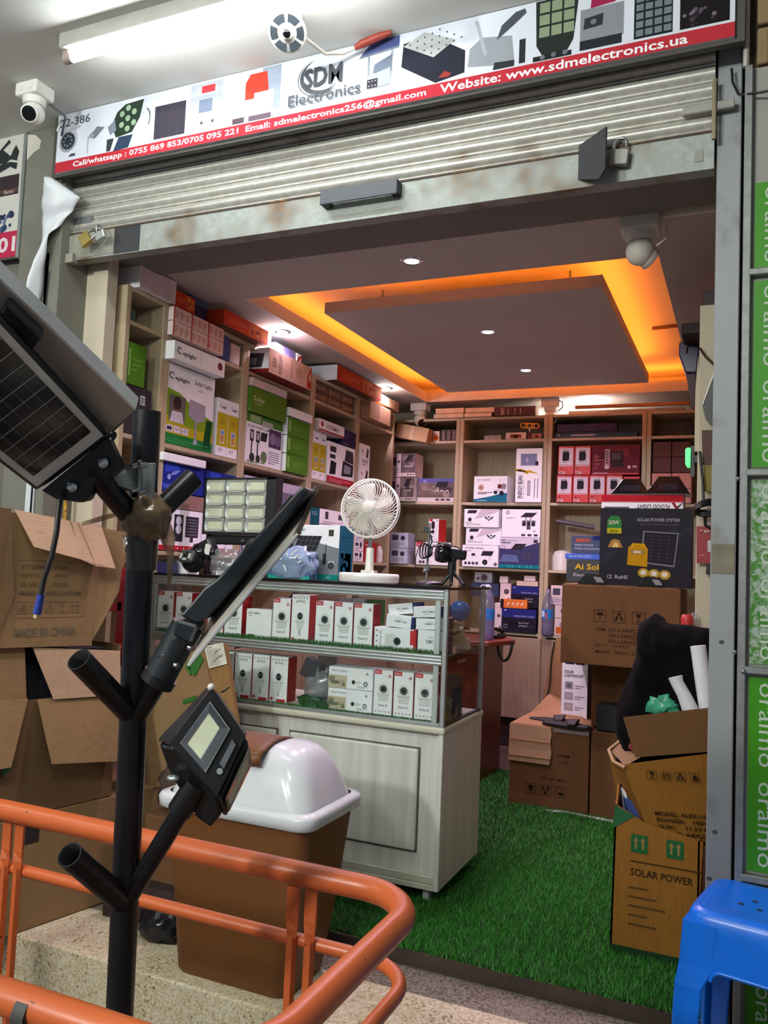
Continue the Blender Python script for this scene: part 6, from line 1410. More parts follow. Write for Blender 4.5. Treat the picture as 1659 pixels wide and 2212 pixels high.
c = Carton('kit_box', 'tall narrow white lighting kit box standing on the slipper carton', 'box', (-.865, 4.78, .445), (.145, .12, .535), -.05, {'all': white, 'right': darkb}); d_kit(c); c.done()
b = B().prism([(-1.10, 4.93, .44), (-1.05, 4.93, .80), (-1.02, 4.93, .88), (-.95, 4.93, .90), (-.95, 4.93, .44)], (0, .03, 0), kraft); o = solo('torn_carton', b, 'torn open carton side behind the lighting kit box', 'carton')
b = B().tube([(-1.03, 4.92, .86), (-1.045, 4.92, .75), (-1.05, 4.92, .6), (-1.08, 4.92, .46)], .004, blackp, 6); solo('cable', b, 'thin black cable hanging down the torn carton side', 'cable')
def slipper(lab, x, y, z, rz):
    t = thing('slipper', lab, 'slipper', (x, y, z), 0); Rm = Matrix.Rotation(rz, 3, 'Z')
    def L(a, b_, c_): return Vector((x, y, z))+(Rm @ Vector((a, b_, c_)))
    pts = []
    for i in range(22):
        a = 2*PI*i/22; wx = .135*math.cos(a); wy = (.045+.010*math.cos(a))*math.sin(a)-.006*math.cos(a*2); pts.append(L(wx, wy, 0))
    ob('sole', B().prism(pts, (0, 0, .022), flat('slipper_rubber', '#17100f', .7)), t, bev=.006)
    b = B()
    def fn(u, v):
        a = PI*u; return L(.050-.035*v-.03*math.sin(a)*(v-.5), .047*math.cos(a), .018+.030*math.sin(a)*(1-.2*v))
    ob('strap', b.grid(fn, 12, 6, flat('slipper_strap', '#211514', .65)), t, solid=.004)
    return t
slipper('left black slipper of the pair on the torn carton', -.955, 4.60, .441, .06)
slipper('right black slipper of the pair on the torn carton', -.865, 4.515, .441, -.04)
# solar power box
def d_power2(c):
    p = c.face()
    p.poly([(.08, .84), (.12, .90), (.20, .90), (.24, .84), (.24, .74), (.08, .74)], '#2f7a3c'); p.poly([(.08, .74), (.24, .74), (.24, .67), (.08, .67)], '#b3b21e'); p.t('20W', .095, .785, .12, .055, '#c4bfa0', 0, .03); p.t('3200mAh', .105, .685, .10, .035, '#4a4a18', 0, .02)
    p.t('SOLAR POWER SYSTEM', .41, .83, .46, .045, '#8f8b99', 0, .03); p.t('EASY TO CARRY ANYWHERE', .45, .785, .41, .02, '#67647a')
    p.poly([(.09, .49), (.13, .58), (.17, .60), (.22, .58), (.26, .49)], '#a9803c'); p.poly([(.14, .49), (.165, .55), (.20, .55), (.215, .49)], '#d8b878')
    p.poly([(.46, .30), (.48, .71), (.86, .69), (.82, .26)], '#7d7a80'); p.poly([(.475, .315), (.493, .695), (.847, .677), (.81, .28)], '#23212c')
    for k in range(1, 9): p.poly([(.475+.002*k, .315+.042*k), (.812+.004*k, .282+.044*k), (.812+.004*k, .285+.044*k), (.475+.002*k, .318+.042*k)], '#4a4756')
    for k in range(1, 4): p.poly([(.475+.085*k, .31-.009*k), (.479+.085*k, .31-.009*k), (.497+.09*k, .69-.005*k), (.493+.09*k, .69-.005*k)], '#4a4756')
    p.poly([(.31, .27), (.32, .50), (.36, .53), (.50, .525), (.535, .48), (.53, .25)], '#b3860f'); p.poly([(.35, .50), (.36, .55), (.50, .545), (.51, .50), (.48, .50), (.475, .525), (.385, .53), (.38, .50)], '#c9991a'); p.r(.35, .41, .50, .465, '#8f7a44'); p.r(.38, .42, .46, .455, '#c9bda0')
    for k in range(3): p.disc(.49+.115*k, .175-.008*k, .062, '#a98a2e', 18, .85); p.disc(.49+.115*k, .178-.008*k, .034, '#d6cfbe', 14, .85)
    p.t('CE', .09, .085, .055, .05, '#a9a4b4', 0, .01); p.t('RoHS', .18, .085, .14, .05, '#a9a4b4', 0, .02)
pwm = bpy.data.materials.new('night_print'); pwm.use_nodes = True
nt = pwm.node_tree; bb_ = nt.nodes['Principled BSDF']; f_ = ntex(nt, coords(nt, (3, 1, 6)), 1.6, 3); nt.links.new(ramp(nt, f_, [(.35, lin('#0d0910')), (.6, lin('#181422')), (.75, lin('#30324c'))]), bb_.inputs['Base Color']); bb_.inputs['Roughness'].default_value = .55; bb_.inputs['Specular IOR Level'].default_value = .2
c = Carton('solar_power_box', 'large dark box lettered solar power system, standing on the big carton', 'box', (-.455, 4.30, 1.213), (.435, .13, .385), 0, {'all': pwm}); d_power2(c); c.done()
ob('carry_handle', B().box(-.66, -.54, 4.27, 4.29, 1.598, 1.608, blackp), c.o)
def d_flood(c):
    p = c.face(); p.r(0, .55, 1, 1, '#b3202c'); p.r(0, .50, 1, .53, '#b3202c'); p.t('FLOOD LIGHT', .44, .10, .40, .28, '#4a3038', 180, .02); p.poly([(.86, .5), (.90, .5), (.93, .25), (.99, .5), (1.0, .5), (.94, .1), (.91, .1)], '#8a2a30'); p.poly([(.93, .28), (.99, .5), (1.0, .5), (.94, .12)], '#4a464c')
c = Carton('flood_light_box', 'upside down red and white flood light box under the two black pyramids', 'box', (-.49, 4.46, 1.60), (.40, .17, .078), 0, {'all': white, 'top': redb, 'right': flat('brown_side', '#6a3a30', .6)}); d_flood(c); c.done()
c = Carton('carton', 'plain brown carton behind the solar power box', 'box', (-.47, 4.50, 1.213), (.36, .18, .385), 0, {'all': kraftd}); c.done()
def pyramid(lab, x, y, z, w, d, h, tw, td):
    t = thing('wall_lamp', lab, 'lamp', (x, y, z))
    b = B().loft([[Vector((x+a*w/2, y+c_*d/2, z)) for a, c_ in ((-1, -1), (1, -1), (1, 1), (-1, 1))], [Vector((x+a*w/2, y+c_*d/2, z+.006)) for a, c_ in ((-1, -1), (1, -1), (1, 1), (-1, 1))], [Vector((x+a*tw/2, y+c_*td/2, z+h)) for a, c_ in ((-1, -1), (1, -1), (1, 1), (-1, 1))]], flat('glossy_black_plastic', '#0f0d10', .2), False)
    ob('shell', b, t, bev=.003)
    f = .45; 
    b = B().prism([(x-.05, y-d/2+(d-td)/2*.25-.002, z+h*.25), (x+.05, y-d/2+(d-td)/2*.25-.002, z+h*.25), (x+.045, y-d/2+(d-td)/2*.62-.002, z+h*.62), (x-.045, y-d/2+(d-td)/2*.62-.002, z+h*.62)], (0, -.001, 0), flat('smoked_panel', '#26242a', .12)); ob('solar_panel', b, t)
    return t
pyramid('black pyramid shaped wall lamp on the flood light box, left one', -.552, 4.46, 1.679, .19, .14, .088, .085, .06)
pyramid('black pyramid shaped wall lamp on the flood light box, right one', -.365, 4.44, 1.679, .215, .14, .098, .10, .06)
def wedge(lab, x0, x1, y, z, h):
    t = thing('wedge_lamp', lab, 'lamp', ((x0+x1)/2, y, z)); w = x1-x0
    ob('body', B().prism([(x0, y, z), (x1, y, z), (x1-.1*w, y, z+.3*h), (x0+.65*w, y, z+h), (x0+.3*w, y, z+h)], (0, .06, 0), flat('glossy_black_plastic', '#0f0d10', .2)), t, bev=.003)
    ob('solar_panel', B().prism([(x0+.55*w, y-.002, z+h*.75), (x0+.80*w, y-.002, z+h*.7), (x0+.93*w, y-.002, z+.22*h), (x0+.68*w, y-.002, z+.2*h)], (0, -.001, 0), flat('pale_panel', '#8a8a8c', .15)), t)
wedge('small black wedge lamp with a pale panel, left on the big carton', -.775, -.63, 4.205, 1.213, .052)
wedge('small black wedge lamp in front of the solar power box at the right', -.49, -.355, 4.205, 1.213, .05)

# ------------------------------------------------------------------ open cartons in the doorway
def wall_panel(pts, n, th, m): return B().prism(pts, Vector(n).normalized()*th, m)
t = thing('open_carton', 'tall open solar carton on the grass at the right jamb, green marks on its side', 'carton', (-.24, 3.02, 0))
kor = card('warm_kraft', '#86591f', 2)
ob('front_wall', B().prism([(-.40, 2.93, .004), (-.13, 2.93, .004), (-.115, 2.93, .41), (-.30, 2.93, .445), (-.392, 2.93, .49)], (0, .006, 0), kor), t)
ob('left_wall', B().prism([(-.40, 2.93, .004), (-.392, 2.93, .49), (-.395, 3.0, .54), (-.395, 3.10, .53), (-.40, 3.20, .50), (-.40, 3.20, .004)], (.006, 0, 0), kor), t)
ob('right_wall', B().box(-.13, -.124, 2.93, 3.2, .004, .42, kor), t); ob('back_wall', B().box(-.40, -.13, 3.194, 3.2, .004, .5, kor), t)
ob('base', B().box(-.40, -.124, 2.93, 3.2, .004, .012, kor), t)
ob('green_tape', B().prism([(-.398, 2.928, .41), (-.33, 2.928, .46), (-.392, 2.928, .487)], (0, -.001, 0), flat('green_tape', '#1f5a35', .35)), t)
ob('green_tape', B().box(-.401, -.13, 2.9275, 2.929, .004, .035, flat('dark_green_tape', '#1d3a20', .35)), t)
pb = B(); pr = P(pb, (-.40, 2.9288, 0), (.28, 0, 0), (0, 0, .49))
for u, k in ((.22, 0), (.62, 1)):
    pr.r(u, .70, u+.19, .82, '#1f5a30')
    for dv in (.055, .135):
        pr.r(u+dv-.012, .725, u+dv+.012, .78, '#8a6f40'); pr.poly([(u+dv-.03, .775), (u+dv+.03, .775), (u+dv, .805)], '#8a6f40')
pr.r(.22, .635, 1, .645, '#41290d'); pr.t('SOLAR POWER', .22, .545, .70, .05, '#35240c', 0, .02)
for k in range(5): pr.r(.2, .46-.06*k, .42+.1*(k % 3), .472-.06*k, '#52391a')
ob('printed_face', pb, t)
# carton leaning out of it
t = thing('open_carton', 'open brown carton with handling symbols tilted inside the solar carton', 'carton', (-.22, 2.97, .40))
def CP(px, py, Y): return at_y(px, py, Y)
A_ = [CP(1345, 1652, 2.90), CP(1560, 1625, 2.90), CP(1560, 1830, 2.95), CP(1408, 1815, 2.95)]
ob('front_wall', B().prism(A_, (0, .006, 0), kor), t)
ob('front_flap', B().prism([CP(1372, 1636, 2.898), CP(1560, 1622, 2.898), CP(1560, 1526, 2.88), CP(1346, 1550, 2.88)], (0, .006, 0), kraftd), t)
ob('left_wall', B().prism([CP(1345, 1652, 2.90), CP(1408, 1815, 2.95), CP(1345, 1790, 3.16), CP(1318, 1640, 3.12)], (.006, 0, 0), kor), t)
ob('torn_edge', B().tube([CP(1378, 1588, 3.10), CP(1340, 1600, 3.06), CP(1315, 1620, 2.98), CP(1325, 1645, 2.92), CP(1350, 1658, 2.892)], .006, kraftl, 7), t)
ob('side_flap', B().prism([CP(1378, 1588, 3.10), CP(1316, 1618, 3.0), CP(1350, 1655, 2.90), CP(1385, 1635, 2.93)], (.003, .003, .002), kraftin), t)
pb = B(); o_ = CP(1345, 1652, 2.899); 
def quadface(ll, lr, ul): return P(pb, ll, lr-ll, ul-ll)
pr = quadface(CP(1395, 1818, 2.944), CP(1560, 1834, 2.944), CP(1372, 1655, 2.894))
for i, k in enumerate(('glass', 'up', 'hands', 'box')): sym(pr, .14+.19*i, .84, .13, k, '#24160a')
for i, tx in enumerate(('MODEL: ALEX-100', 'POWER:   100W', 'G.W.:    11.59 KG', 'MEAS: 64X26.5', 'MADE IN CHINA')): pr.t(tx, .18+.015*i, .37-.085*i, .72, .052, '#24160a', 0, .02)
ob('printed_face', pb, t)
b = B().prism([CP(1345, 1720, 3.0), CP(1372, 1735, 2.97), CP(1395, 1810, 2.98), CP(1360, 1800, 3.02)], (0, .02, 0), flat('blue_white_print', '#4a5a9a', .4)); o = solo('blue_packet', b, 'blue and white packet standing in the tall solar carton', 'packet')
b = B().prism([CP(1340, 1700, 3.01), CP(1352, 1712, 2.99), CP(1372, 1800, 3.0), CP(1350, 1795, 3.03)], (0, .01, 0), white); solo('white_packet', b, 'white packet edge beside the blue one in the solar carton', 'packet')
b = lump(CP(1372, 1612, 3.0), .03, .04, .025, flat('red_cloth', '#7a1f26', .7), 4, .4); solo('red_bundle', b, 'dark red bundle inside the tilted open carton', 'bundle')
# black cloth bag, white tubes, green bag
b = B()
blk = flat('black_cloth', '#050406', .95, var=.4, scale=30, bmp=.8); blk.node_tree.nodes['Principled BSDF'].inputs['Specular IOR Level'].default_value = .15
cc = Vector((-.22, 3.12, .86)); outl = [(-.41, .60), (-.42, .78), (-.37, .93), (-.345, 1.02), (-.345, 1.09), (-.30, 1.125), (-.25, 1.10), (-.10, 1.095), (-.07, 1.02), (-.06, .75), (-.08, .58)]
def bagf(u, v):
    k = u*len(outl); i = int(k) % len(outl); f = k-int(k); a = Vector(outl[i]).lerp(Vector(outl[(i+1) % len(outl)]), f); cx, cz = -.24, .82
    ph = PI*v; s_ = math.sin(ph)**.45
    x = cx+(a.x-cx)*s_; z = cz+(a.y-cz)*s_; y = 3.085-.115*math.cos(ph)
    n_ = noise.noise(Vector((x*14, y*14, z*14)))*.022+noise.noise(Vector((x*35, y*20, z*25)))*.009; return Vector((x+n_, y+n_*1.2-(.02*math.sin(x*40+z*22))*s_, z+n_*.6))
b.grid(bagf, 44, 18, blk); solo('black_cloth', b, 'black cloth jacket bundled on top of the open cartons at the right', 'cloth')
wt = flat('white_foam', '#d8d9de', .5, var=.04)
b = B().tube([CP(1540, 1610, 2.96), CP(1520, 1480, 2.96), CP(1508, 1395, 2.96)], [.026, .026, .025], wt, 18); solo('white_tube', b, 'straight white tube sticking out of the open carton, right one', 'tube')
pth = [CP(1500, 1560, 2.95), CP(1490, 1530, 2.95), CP(1477, 1500, 2.95), CP(1463, 1475, 2.95), CP(1459, 1462, 2.95)]
b = B().tube(pth, [.026, .026, .022, .021, .024], wt, 18); solo('white_tube', b, 'bent white tube sticking out of the open carton, left one', 'tube')
b = lump(CP(1432, 1525, 2.99), .055, .03, .04, flat('green_film_bag', '#3f9a78', .3, var=.25, scale=40), 7, .55, 22, 14, 3); solo('green_bag', b, 'crumpled green plastic bag in the open carton', 'bag')
t = thing('white_bottle', 'white bottle with a red cap showing behind the black jacket', 'bottle', CP(1480, 1372, 3.22))
ob('cap', B().lathe([(.020, 0), (.022, .03), (.018, .045), (.0, .047)], CP(1484, 1355, 3.21), redb, 18), t)
ob('body', B().lathe([(.04, -.25), (.042, -.02), (.042, 0), (.03, .014), (.018, .018)], CP(1478, 1372, 3.205), wplas, 20), t)
b = lump(CP(1500, 1345, 3.25), .02, .02, .03, film, 3, .4); solo('clear_wrap', b, 'clear plastic wrap beside the red cap', 'wrap')

# ------------------------------------------------------------------ right wall shelf end
t = thing('wall_cabinet', 'cream end panel of the right wall shelves just behind the jamb', 'shelf', (-.0, 3.5, 0))
cream = plaster('cream_laminate', '#b9ae97', .03)
ob('end_panel', B().box(-.168, .255, 3.25, 3.27, 0, 2.285, cream), t, bev=.003)
ob('side_frame', B().box(-.168, -.148, 3.27, 5.2, 0, 2.285, cream), t)
ob('top_board', B().box(-.168, .255, 3.27, 5.2, 2.265, 2.285, cream), t)
c = cart('dark brown box on top of the right wall shelves at the street end', -.055, 3.34, 2.287, .205, .15, .054, 0, None, flat('dark_brown_board', '#2a1510', .6), 'brown_box', .002); c.done()
c = cart('slim dark box jutting from the top of the right wall shelves toward the room', -.20, 3.72, 2.287, .12, .2, .045, 0, None, flat('dark_brown_board', '#2a1510', .6), 'brown_box', .002); c.done()
b = B().loft([[CP(1466, 742, 3.8), CP(1512, 742, 3.8), CP(1512, 775, 3.8), CP(1466, 775, 3.8)], [p_+Vector((0, .18, 0)) for p_ in (CP(1466, 742, 3.8), CP(1512, 742, 3.8), CP(1512, 775, 3.8), CP(1466, 775, 3.8))]], flat('indigo_plastic', '#2b2140', .3), False)
t = thing('hanging_lamp', 'dark indigo lamp housing hanging from the right wall shelves near the tray', 'lamp', CP(1490, 742, 3.8))
indg = flat('indigo_plastic', '#2b2140', .3)
ob('housing', B().prism([CP(1467, 738, 3.8), CP(1512, 738, 3.8), CP(1505, 805, 3.8), CP(1480, 805, 3.8), CP(1466, 765, 3.8)], (0, .16, 0), indg), t, bev=.006)
ob('neck', B().prism([CP(1482, 803, 3.82), CP(1502, 803, 3.82), CP(1500, 880, 3.85), CP(1492, 880, 3.85)], (0, .05, 0), flat('maroon_dark', '#3a141c', .4)), t)
ob('cord', B().tube([CP(1478, 738, 3.82), CP(1482, 715, 3.82), CP(1492, 705, 3.82), CP(1504, 703, 3.84)], .004, flat('dark_cord', '#3a1f14', .5), 6).tube([CP(1482, 762, 3.79), CP(1484, 748, 3.79), CP(1500, 735, 3.79), CP(1506, 715, 3.8)], .003, flat('dark_cord', '#3a1f14', .5), 6), t)
b = B().tube([CP(1512, 752, 3.2200), CP(1524, 770, 3.2330), CP(1545, 790, 3.2330)], .005, flat('dark_cord', '#3a1f14', .5), 6); solo('cable', b, 'dark cable slanting down the cream end panel at the right', 'cable')
b = B().prism([CP(1545, 795, 3.2030), CP(1516, 872, 3.2030), CP(1524, 905, 3.2030), CP(1552, 935, 3.2030)], (0, .012, 0), flat('dark_board', '#2b2725', .3)); t = solo('dark_board', b, 'dark slanted panel hanging at the top of the right end panel', 'board')
b = B().prism([CP(1542, 800, 3.1980), CP(1516, 873, 3.1980), CP(1518, 876, 3.1980), CP(1546, 800, 3.1980)], (0, .01, 0), cplas); ob('pale_edge', b, t)
b = B().prism([CP(1502, 845, 3.3), CP(1508, 768, 3.3), CP(1512, 845, 3.3), CP(1517, 975, 3.3), CP(1500, 975, 3.3)], (0, .01, 0), cream); solo('cream_strip', b, 'cream board edge hanging along the right wall shelves', 'board')
gl_ = glow('green_lamp_cover', (.10, .75, .22), .9)
t = thing('emergency_lamp', 'small lit green lamp on the edge of the right wall shelves', 'lamp', CP(1487, 1015, 3.8))
ob('cover', B().prism([CP(1480, 970, 3.8), CP(1485, 966, 3.8), CP(1492, 967, 3.8), CP(1491, 1008, 3.8), CP(1483, 1008, 3.8), CP(1480, 1002, 3.8)], (0, .05, 0), gl_), t, bev=.004, seg=2)
ob('back', B().prism([CP(1492, 964, 3.82), CP(1498, 962, 3.82), CP(1499, 1025, 3.82), CP(1491, 1030, 3.82)], (0, .05, 0), blackp).box(-.215, -.166, 3.83, 3.86, 1.77, 1.80, blackp), t)
b = B().prism([CP(1520, 1005, 3.2330), CP(1560, 1005, 3.2330), CP(1560, 1062, 3.2330), CP(1522, 1062, 3.2330)], (0, -.012, 0), flat('mustard_card', '#7d6a20', .6)); solo('mustard_card', b, 'mustard yellow card hung beside the jamb on the end panel', 'card')
b = B().prism([CP(1516, 930, 3.2280), CP(1560, 930, 3.2280), CP(1560, 1004, 3.2280), CP(1518, 1004, 3.2280)], (0, -.008, 0), flat('rust_card', '#4a2417', .6)); solo('rust_card', b, 'dark rust coloured card above the mustard one on the end panel', 'card')
b = B()
for k in range(3):
    cc = CP(1536, 1092+5*k, 3.1930); b.tube([cc+Vector((.052*math.cos(a*PI/10), .012*math.sin(a*PI/5)-.006*k, .020*math.sin(a*PI/10)+.006*math.cos(a*PI/10))) for a in range(20)], .006, blackp, 7, True)
b.tube([CP(1512, 975, 3.2030), CP(1518, 1040, 3.2030), CP(1520, 1085, 3.1930)], .005, blackp, 6).tube([CP(1522, 1100, 3.1930), CP(1524, 1135, 3.2030), CP(1534, 1140, 3.2030)], .006, blackp, 6)
solo('cable_coil', b, 'coil of thick black cable hanging on the right end panel', 'cable')
t = thing('red_pouch', 'red branded card hanging on the right end panel below the cable coil', 'card', CP(1530, 1218, 3.2230))
rp = flat('red_card', '#8c1620', .45)
ob('card', B().prism([CP(1505, 1137, 3.2280), CP(1560, 1137, 3.2280), CP(1560, 1217, 3.2280), CP(1505, 1217, 3.2280)], (0, -.01, 0), rp), t)
pb = B(); pr = quadface(CP(1506, 1216, 3.2150), CP(1560, 1216, 3.2150), CP(1506, 1138, 3.2150)); pr.t('airtel', .26, .84, .55, .09, '#c9a9a9', 0, .03); pr.disc(.16, .89, .05, '#c9a9a9', 10); pr.disc(.17, .87, .03, '#8c1620', 8); pr.r(.42, .3, .95, .62, '#b9b4b6'); pr.lines(.1, .2, .35, .03, 1, '#c98f92', .2); ob('printed_face', pb, t)
b = B().prism([CP(1527, 1218, 3.2130), CP(1545, 1218, 3.2130), CP(1545, 1245, 3.2130), CP(1524, 1240, 3.2130)], (0, .015, 0), blackp); solo('black_plug', b, 'black plug hanging below the red card on the end panel', 'plug')

# ------------------------------------------------------------------ plastic stool
t = thing('plastic_stool', 'bright blue plastic stool at the lower right in front of the jamb', 'stool', (.02, 2.36, -.05))
st_c = Vector((.048, 2.345, 0)); zr = math.radians(-12); top = .45; base = -.05
def SP(a, b_, z, s): return st_c+Vector((math.cos(zr)*a*s-math.sin(zr)*b_*s, math.sin(zr)*a*s+math.cos(zr)*b_*s, z))
def rsq(s, z, r=.30, n=40):
    o_ = []
    for i in range(n):
        a = 2*PI*i/n+PI/4; e = .28; o_.append(SP(math.copysign(abs(math.cos(a))**e, math.cos(a)), math.copysign(abs(math.sin(a))**e, math.sin(a)), z, s))
    return o_
b = B().loft([rsq(.152, top-.045), rsq(.149, top-.018), rsq(.141, top-.004), rsq(.130, top)], bluep, True, False, False)
b.loft([rsq(.130, top), rsq(.095, top-.002), rsq(.085, top-.0045), rsq(.03, top-.005)], bluep, True, False, True); ob('seat', b, t)
bb2 = flat('dark_hole', '#06233f', .6)
b = B()
for (a, c_) in ((-.02, .02), (.03, .015), (.0, -.03), (-.045, -.02), (.045, -.03)): b.lathe([(.008, top-.0044), (.0, top-.0042)], SP(a, c_, 0, 1), bb2, 10, cap0=False)
ob('drain_hole', b, t)
b = B()
for r in range(2):
    for k in range(22): b.ball(SP(-.128+.012*r, -.11+.01*k, top-.001, 1), .0022, bluep, 6, 4)
ob('grip_dots', b, t, kind='stuff')
for qx, qy in ((-1, -1), (1, -1), (1, 1), (-1, 1)):
    def corner(s, z, w):
        e = s; return [SP(qx*e, qy*e, z, 1), SP(qx*(e-w), qy*e, z, 1), SP(qx*(e-w), qy*(e-.012), z, 1), SP(qx*(e-.014), qy*(e-.014), z, 1), SP(qx*(e-.012), qy*(e-w), z, 1), SP(qx*e, qy*(e-w), z, 1)]
    rings = [corner(.152, top-.03, .085), corner(.158, top-.13, .082), corner(.166, top-.18, .066), corner(.178, base, .055)]
    if qx*qy < 0: rings = [r_[::-1] for r_ in rings]
    ob('leg', B().loft(rings, bluep, False), t, bev=.016, seg=3)
ob('upper_band', B().loft([rsq(.1515, top-.043), rsq(.158, top-.128)], bluep, True, False, False), t)
for k in range(4):
    a = k*PI/2; ca, sa = round(math.cos(a)), round(math.sin(a))
    def T2(x, y, z): return SP(x*ca-y*sa, x*sa+y*ca, z, 1)
    pts = [T2(-.137, -.1575, top-.12), T2(.137, -.1575, top-.12), T2(.14, -.158, top-.13)]
    pts += [T2(.076+.0*i, -.158, top-.13+.0) for i in range(0)]
    arcp = []
    for i in range(7):
        an = PI/2*i/6; arcp.append(T2(.082-.025*(1-math.cos(an)), -.158, top-.155+.025*math.sin(an)))
    for i in range(7):
        an = PI/2*i/6; arcp.append(T2(-.057-.025*math.sin(an), -.158, top-.13-.025*(1-math.cos(an))))
    pts += [T2(.14, -.159, top-.155)]+arcp+[T2(-.14, -.159, top-.155), T2(-.14, -.158, top-.13)]
    inn = (T2(0, 1, 0)-T2(0, 0, 0))*.012
    ob('skirt', B().prism(pts, inn, bluep), t)
    ob('rim', B().tube([p_ for p_ in arcp], .005, bluep, 6), t)
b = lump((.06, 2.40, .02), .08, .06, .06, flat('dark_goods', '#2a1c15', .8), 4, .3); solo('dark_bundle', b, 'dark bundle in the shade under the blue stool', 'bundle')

# ================================================================== LEFT CARTONS
O2 = Vector((-2.263, 2.19, 0)); SD = Vector((.2106, .9776, 0)); ND = Vector((.9776, -.2106, 0))
def Q(s, z, n=0): return O2+SD*s+ND*n+Vector((0, 0, z))      # s along the faces, n outward to the right
def panel(pts, th, m): return B().prism([Q(*p) for p in pts], ND*th, m)
def qbox(s0, s1, n0, n1, z0, z1, m): return B().obox(Q((s0+s1)/2, (z0+z1)/2, (n0+n1)/2), SD*((s1-s0)/2), ND*((n1-n0)/2), Vector((0, 0, (z1-z0)/2)), m)
tanc = card('tan_cardboard', '#8a6d4b', 1); tanl = card('lit_tan_cardboard', '#b8987a', 1); tand = card('shaded_tan_cardboard', '#6f5539', 1)  # lit and shaded copies carry light and shade in the cardboard colour
t = thing('carton', 'closed brown carton at the bottom of the left stack, on the step edge', 'box', Q(.2, -.05, -.25))
ob('body', qbox(-.55, .63, -.33, 0, -.05, .345, tanc), t, bev=.006)
ob('seam_tape', qbox(-.5, .60, -.19, -.14, .345, .347, kraft), t)
pb = B(); pr = P(pb, Q(-.55, -.05, .001), SD*1.18, Vector((0, 0, .395))); pr.r(.467, .75, .512, .94, '#332a28'); ob('printed_face', pb, t)
# middle open carton
t = thing('open_carton', 'open carton in the middle of the left stack with two flaps hanging down', 'carton', Q(.0, .347, -.25))
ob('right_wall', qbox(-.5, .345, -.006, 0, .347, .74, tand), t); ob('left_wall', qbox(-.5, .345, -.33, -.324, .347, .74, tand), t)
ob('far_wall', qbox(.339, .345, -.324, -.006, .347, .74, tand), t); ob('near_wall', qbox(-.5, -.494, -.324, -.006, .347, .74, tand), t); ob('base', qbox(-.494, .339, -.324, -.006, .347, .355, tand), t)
ob('flap', panel([(.008, .742, .003), (.345, .722, .003), (.362, .485, .065), (.048, .522, .055)], .005, tanc), t)
ob('flap', panel([(-.48, .755, .003), (-.028, .748, .003), (-.10, .535, .05), (-.48, .54, .05)], .005, tanc), t)
ob('upright_flap', panel([(-.018, .922, -.005), (.345, .89, -.005), (.345, .725, .012), (.066, .737, .012)], .005, tanl), t)
ob('upright_flap', panel([(-.5, .926, -.02), (-.04, .922, -.02), (-.028, .745, -.006), (-.5, .74, -.006)], .005, tanc), t)
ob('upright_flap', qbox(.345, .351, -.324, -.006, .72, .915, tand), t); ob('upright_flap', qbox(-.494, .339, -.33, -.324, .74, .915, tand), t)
ob('green_tape', panel([(-.105, .56, .004), (-.07, .60, .004), (-.06, .53, .004), (-.10, .49, .004)], .001, flat('green_tape2', '#26502c', .35)), t)
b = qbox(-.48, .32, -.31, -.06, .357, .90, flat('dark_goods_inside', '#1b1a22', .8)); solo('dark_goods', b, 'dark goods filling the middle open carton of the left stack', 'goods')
# top carton with drooping flap
t = thing('open_carton', 'open carton on top of the left stack, printed symbols and a drooping front flap', 'carton', Q(.0, .927, -.25))
ob('right_wall', panel([(-.5, .935), (.212, .918), (.225, 1.20), (.225, 1.36), (-.5, 1.41)], .006, tanc), t)
ob('left_wall', qbox(-.5, .21, -.33, -.324, .93, 1.37, tanc), t); ob('near_wall', qbox(-.5, -.494, -.324, 0, .93, 1.40, tanc), t); ob('far_wall', qbox(.206, .212, -.324, 0, .925, 1.36, tanc), t)
ob('base', qbox(-.494, .206, -.324, 0, .927, .935, tanc), t)
ob('flap', panel([(-.128, 1.395, .006), (.06, 1.374, .006), (.219, 1.357, .006), (.252, 1.205, .06), (.16, 1.212, .07), (.09, 1.235, .075), (-.085, 1.27, .07)], .005, tanl), t)
ob('flap_crease', B().tube([Q(.085, 1.372, .012), Q(.10, 1.29, .045), Q(.12, 1.226, .078)], .0016, tanc, 5).tube([Q(.115, 1.368, .012), Q(.14, 1.29, .045), Q(.155, 1.214, .077)], .0016, tanc, 5), t)
ob('far_flap', panel([(.216, 1.356, .0), (.33, 1.342, .02), (.322, 1.30, .02), (.33, 1.24, .02), (.31, 1.20, .02), (.305, 1.12, .018), (.275, 1.06, .015), (.24, .99, .01), (.216, .94, .0)], .005, tanc), t)
ob('near_flap', panel([(-.5, 1.41, .006), (-.14, 1.396, .006), (-.11, 1.10, .012), (-.16, .95, .008), (-.5, .95, .006)], .004, tand), t)
pb = B(); pr = P(pb, Q(-.14, .93, .0072), SD*.36, Vector((0, -.0, .32)))
fi = '#6e5840'
pr.t('MADE IN CHINA', .12, .09, .66, .10, '#6b6250', 0, .02)
for (u0, v0, u1, v1) in ((.10, .30, .11, .93), (.84, .30, .85, .93), (.10, .30, .85, .308), (.10, .92, .85, .928)): pr.r(u0, v0, u1, v1, '#8c7150')
for i, k in enumerate(('box', 'umbrella', 'hands', 'glass', 'up')): sym(pr, .14+.138*i, .345, .115, k, fi)
for i, tx in enumerate(('MEAS: 52.5X42.5X40CM', 'G.W.:      KGS', 'QTY:      PCS', 'ITEM NO:')): pr.t(tx, .15, .54+.095*i, .66 if i == 0 else .5, .045, fi, 0, .02)
ob('printed_face', pb, t)
